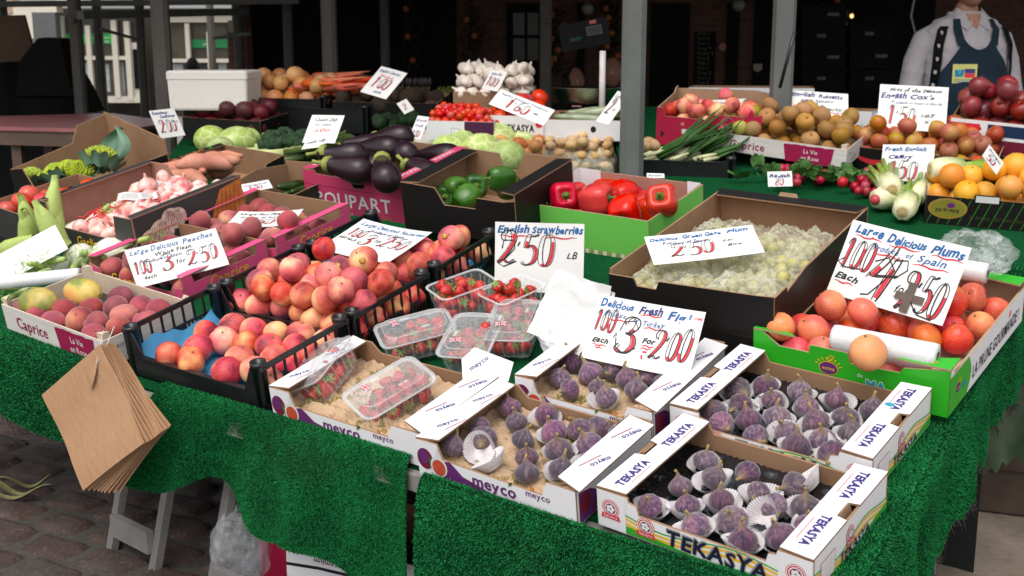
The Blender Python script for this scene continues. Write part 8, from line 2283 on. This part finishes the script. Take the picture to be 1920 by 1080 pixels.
for k, (px, py, az) in enumerate(((455, 285, 14), (462, 290, 22), (470, 295, 8), (478, 276, 26), (500, 300, 18), (485, 290, 4))):
    p = on_tier(px, py, TIER_M, .05 + .012 * (k % 3)); put('leek', p, 'leek with white shaft and green leaves on the turf beside the cabbages', 'leek', 'leeks', X=Matrix.Translation(p) @ RZ(az) @ RY(-4))
# beetroot, onions, carrots, muddy roots
Xm, o, P = back_box('beetroot_box', 345, 262, TIER_M, -18, .42, .30, .11, 'dark box of purple beetroot in front of the foam box', 'black_print', lift=.03, outers=None)
fill('beetroot', Xm, .42, .30, .03, .042, 32, 14, 'dark purple beetroot in the box before the foam box', 'beetroot', 'beetroots', .06)
Xm = tier_frame(on_tier(470, 242, TIER_M, .05), -14, TIER_M); plastic_crate(Xm, .62, .36, .13, 'long dark crate of carrots in the back row', None, .9)
lay('carrot', Xm @ TR(.1, 0, 0), .50, .36, .15, 84, 5, 'bright orange carrot heaped in the dark back crate', 'carrot', 'carrots', 10, 35, 1.0, .085)
Xm = tier_frame(on_tier(395, 222, (TIER_M[0], TIER_M[1], TIER_M[2]), .10), -10, TIER_M); plastic_crate(Xm, .60, .34, .12, 'dark crate of onions and swedes behind the carrots', None, .9)
fill('onion', Xm, (.60), .34, .06, .043, 40, 15, 'golden brown onion in the dark crate behind the carrots', 'onion', 'onions', .05)
Xm, o, P = back_box('root_box', 625, 232, TIER_M, -8, .52, .34, .11, 'dark crate of muddy roots right of the carrots', 'black_print', lift=.09)
fill('celeriac', Xm, .52, .34, .0, .046, 34, 16, 'muddy dark brown root in the crate right of the carrots', 'root vegetable', 'muddy roots', .06)
mb = MB(); mb.poly([(0, 0), (.10, 0), (.05, .055)], .004, 0, 0); single(mb, 'cardboard_flap', ['card_in'], TR(*at_y(627, 178, 6.2)) @ RX(80), 'brown cardboard flap standing behind the muddy roots', 'cardboard flap')
# pale bag by the aubergines
mb = MB(); mb.grid(lambda a, b: (.085 * math.cos(a * 6.283) * math.sin(b * 3.14 * .5 + .02) * (1 + .2 * noise.noise(Vector((a * 8, b * 8, 1)))), .07 * math.sin(a * 6.283) * math.sin(b * 3.14 * .5 + .02), .085 * math.cos(b * 1.57) + .02 * noise.noise(Vector((a * 9, b * 9, 2)))), 24, 10, 0, False)
single(mb, 'plastic_bag', [plain('milky_bag', srgb(214, 206, 192), .4, .1, 30, .4, 30)], TR(*on_tier(802, 278, TIER_M, .0)), 'knotted milky plastic bag right of the aubergines', 'plastic bag')

# --- price cards of the back rows
def bcard(label, pts, y, h, lines, seed, tilt_y=None, y2=None):
    (tl, tr, br, bl) = pts
    return card(label, at_y(*bl, y), at_y(*br, y), tl, tr, h, lines, 0, seed, depth=y)
bcard('white russet apple price card standing in the back wooden tray', ((1477, 169), (1591, 176), (1590, 238), (1478, 229)), 5.05, .155, [('b', 'English', .04, .84, .17, 3, .40), ('b', 'Russetts', .50, .82, .16, 3, .40), ('w', 'New Season', .2, .68, .12, 3, .55), ('w', '50p', .03, .5, .12, 2, .12), ('p', '1.50', .18, .14, .50, 0, .45), ('w', 'Half Kilo', .65, .44, .13, 1, .24), ('u', .9, .66, .38, 1, 2)], 31)
bcard('tall white season price card standing among the mottled apples', ((1650, 156), (1780, 166), (1772, 246), (1644, 243)), 5.0, .20, [('b', 'First of the Season', .14, .86, .11, 1, .76), ('b', "English", .02, .70, .17, 3, .38), ('b', "Cox's", .44, .70, .15, 3, .36), ('w', 'Produce of local orchards', .18, .58, .09, 3, .74), ('p', '1.50', .14, .10, .42, 0, .42), ('w', 'Half', .62, .30, .13, 1, .2), ('w', 'Kilo', .68, .16, .12, 1, .2)], 32)
bcard('white celery price card standing behind the celery heads', ((1657, 270), (1753, 271), (1748, 340), (1648, 340)), 4.62, .145, [('b', 'Fresh English', .04, .82, .15, 0, .8), ('b', 'Celery', .12, .62, .17, 3, .46), ('p', '150', .14, .06, .50, 0, .58)], 33)
bcard('white red lettered price card at the right frame edge behind the dark apples', ((1862, 171), (1935, 168), (1935, 228), (1866, 222)), 5.35, .15, [('b', 'New', .08, .78, .18, 2, .4), ('w', 'Season', .5, .7, .14, 2, .4), ('p', '1.50', .3, .15, .42, 0, .6)], 34)
bcard('small tilted price card stuck in beside the oranges', ((1857, 271), (1880, 306), (1870, 328), (1840, 292)), 4.15, .085, [('w', 'Oranges', .08, .7, .2, 1, .8), ('p', '50', .2, .15, .45, 0, .5)], 35)
bcard('small blue lettered price card behind the first radishes', ((1438, 322), (1485, 320), (1486, 350), (1441, 350)), 4.2, .055, [('b', 'Radish', .05, .6, .3, 3, .85), ('p', '80', .3, .1, .4, 0, .4)], 36)
bcard('crumpled white price card lying on the nectarines in the crimson box', ((1330, 190), (1402, 183), (1372, 207), (1310, 206)), 5.15, .14, [('w', 'Nectarines', .1, .6, .22, 3, .8), ('p', '1.00', .2, .15, .3, 0, .5)], 37)
bcard('wide tilted price card with red figures above the tomatoes', ((937, 168), (1042, 206), (1017, 236), (918, 194)), 4.95, .10, [('w', 'English Speciality Tomatoes', .06, .76, .14, 3, .86), ('p', '1.60', .24, .16, .56, 0, .42), ('w', 'lb', .72, .35, .2, 1, .1)], 38)
bcard('price card leaning behind the white garlic bulbs', ((921, 130), (953, 135), (932, 172), (903, 166)), 5.5, .105, [('w', 'Garlic', .1, .76, .18, 3, .7), ('p', '100', .1, .2, .45, 0, .7)], 39)
bcard('price card leaning against the steel post behind the cucumbers', ((1163, 169), (1178, 178), (1146, 232), (1112, 229)), 4.75, .17, [('w', 'Cucumber', .1, .8, .16, 3, .8), ('p', '2', .2, .3, .45, 0, .25), ('w', 'for', .55, .4, .15, 1, .2)], 40)
bcard('tilted white price card standing among the muddy roots', ((717, 122), (763, 139), (725, 184), (673, 174)), 5.55, .175, [('w', 'English Celeriac', .06, .82, .13, 3, .8), ('w', 'Washed', .2, .66, .12, 2, .5), ('p', '1.00', .16, .26, .36, 0, .62), ('w', 'each', .4, .1, .13, 3, .3)], 41)
bcard('small price card beside the asparagus', ((738, 190), (763, 186), (777, 206), (763, 217)), 5.3, .06, [('p', '2', .3, .3, .45, 0, .3)], 42)
bcard('narrow price card standing in front of the broccoli', ((783, 217), (806, 219), (787, 262), (766, 260)), 4.75, .105, [('w', 'Broccoli', .06, .76, .2, 3, .86), ('w', 'Fresh', .1, .52, .2, 3, .7), ('p', '1.00', .1, .1, .3, 0, .7)], 43)
bcard('white price card standing among the leeks, top half lettered in black', ((586, 215), (646, 217), (628, 268), (566, 268)), 4.75, .135, [('w', 'Choice Only', .14, .78, .2, 1, .7), ('w', 'per piece', .2, .62, .1, 1, .5), ('w', '1.00', .2, .40, .16, 2, .5)], 44)
bcard('second white price card in front of the leek card, half hidden by aubergines', ((578, 256), (622, 250), (606, 275), (565, 280)), 4.62, .07, [('w', 'Leeks 1.00', .1, .4, .3, 3, .8)], 45)
bcard('blue and red price card standing in the romanesco box by the beetroot', ((278, 207), (326, 203), (348, 254), (302, 260)), 5.0, .13, [('b', 'Romanesco', .06, .84, .14, 3, .6), ('b', 'Cauliflower', .3, .70, .14, 3, .6), ('p', '2.00', .16, .2, .42, 0, .66), ('w', 'each', .72, .5, .12, 3, .2)], 46)
# --- scale with bowl
p = at_y(1100, 215, 5.6)
sc_ = root('weighing_scale', TR(p.x, p.y, p.z - .02), 'shop weighing scale with a shallow metal bowl, white post and black display', 'scale')
MT['chrome'] = plain('brushed_steel', (.42, .39, .36), .25, .1, 20, Metallic=1.0)
mb = MB(); mb.box((-.13, -.11, -.02), (.13, .11, .04)); part(mb, 'base', ['black_plastic'], sc_)
mb = MB(); mb.lathe([(.0, .05), (.09, .055), (.14, .09), (.165, .145), (.168, .147), (.160, .147), (.135, .096), (.085, .062), (0, .058)], 30, 0); part(mb, 'bowl', ['chrome'], sc_)
mb = MB(); mb.tube([(.056, -.20, -.02), (.056, -.20, .315)], .014, 12); part(mb, 'post', [plain('white_painted_tube', (.62, .58, .56), .4)], sc_)
mb = MB(); mb.box((-.12, -.03, 0), (.10, .03, .12)); dp = part(mb, 'display_head', ['black_paint'], sc_, TR(.0, -.10, .33) @ RY(-11))
tx = MB(); rect(tx, .0, .05, .07, .09, 0, 0); rect(tx, .003, .053, .067, .087, 1, .0006); rect(tx, .02, .10, .05, .115, 2, 0); write(tx, 'EASY', -.08, .04, .022, 3, .0006); part(tx, 'display_panel', [plain('dim_frame_ink', (.06, .06, .06), .6), 'ink_black', plain('dim_red_ink', (.22, .05, .05), .6), plain('dim_green_ink', (.008, .07, .03), .6)], dp, mat_frame(Vector((0, -.031, 0)), Vector((1, 0, 0)), Vector((0, 0, 1)), Vector((0, -1, 0))))
# --- expanded foam box
p = at_y(323, 206, 5.75)
fb = root('foam_box', TR(p.x, p.y, p.z) @ RZ(-4), 'large white foam box behind the beetroot', 'foam box')
MT['foam'] = plain('white_foam', (.80, .74, .68), .8, .04, 90, .3, 160)
mb = MB()
loft(mb, [ring(.185, .12, .012, 0), ring(.19, .125, .014, .01), ring(.195, .13, .014, .145)], 0, True, True); part(mb, 'box_body', ['foam'], fb, TR(.185, .1, 0))
mb = MB(); loft(mb, [ring(.198, .133, .014, .146), ring(.198, .133, .014, .178), ring(.19, .126, .014, .186)], 0, True, True); part(mb, 'lid', ['foam'], fb, TR(.185, .1, 0))
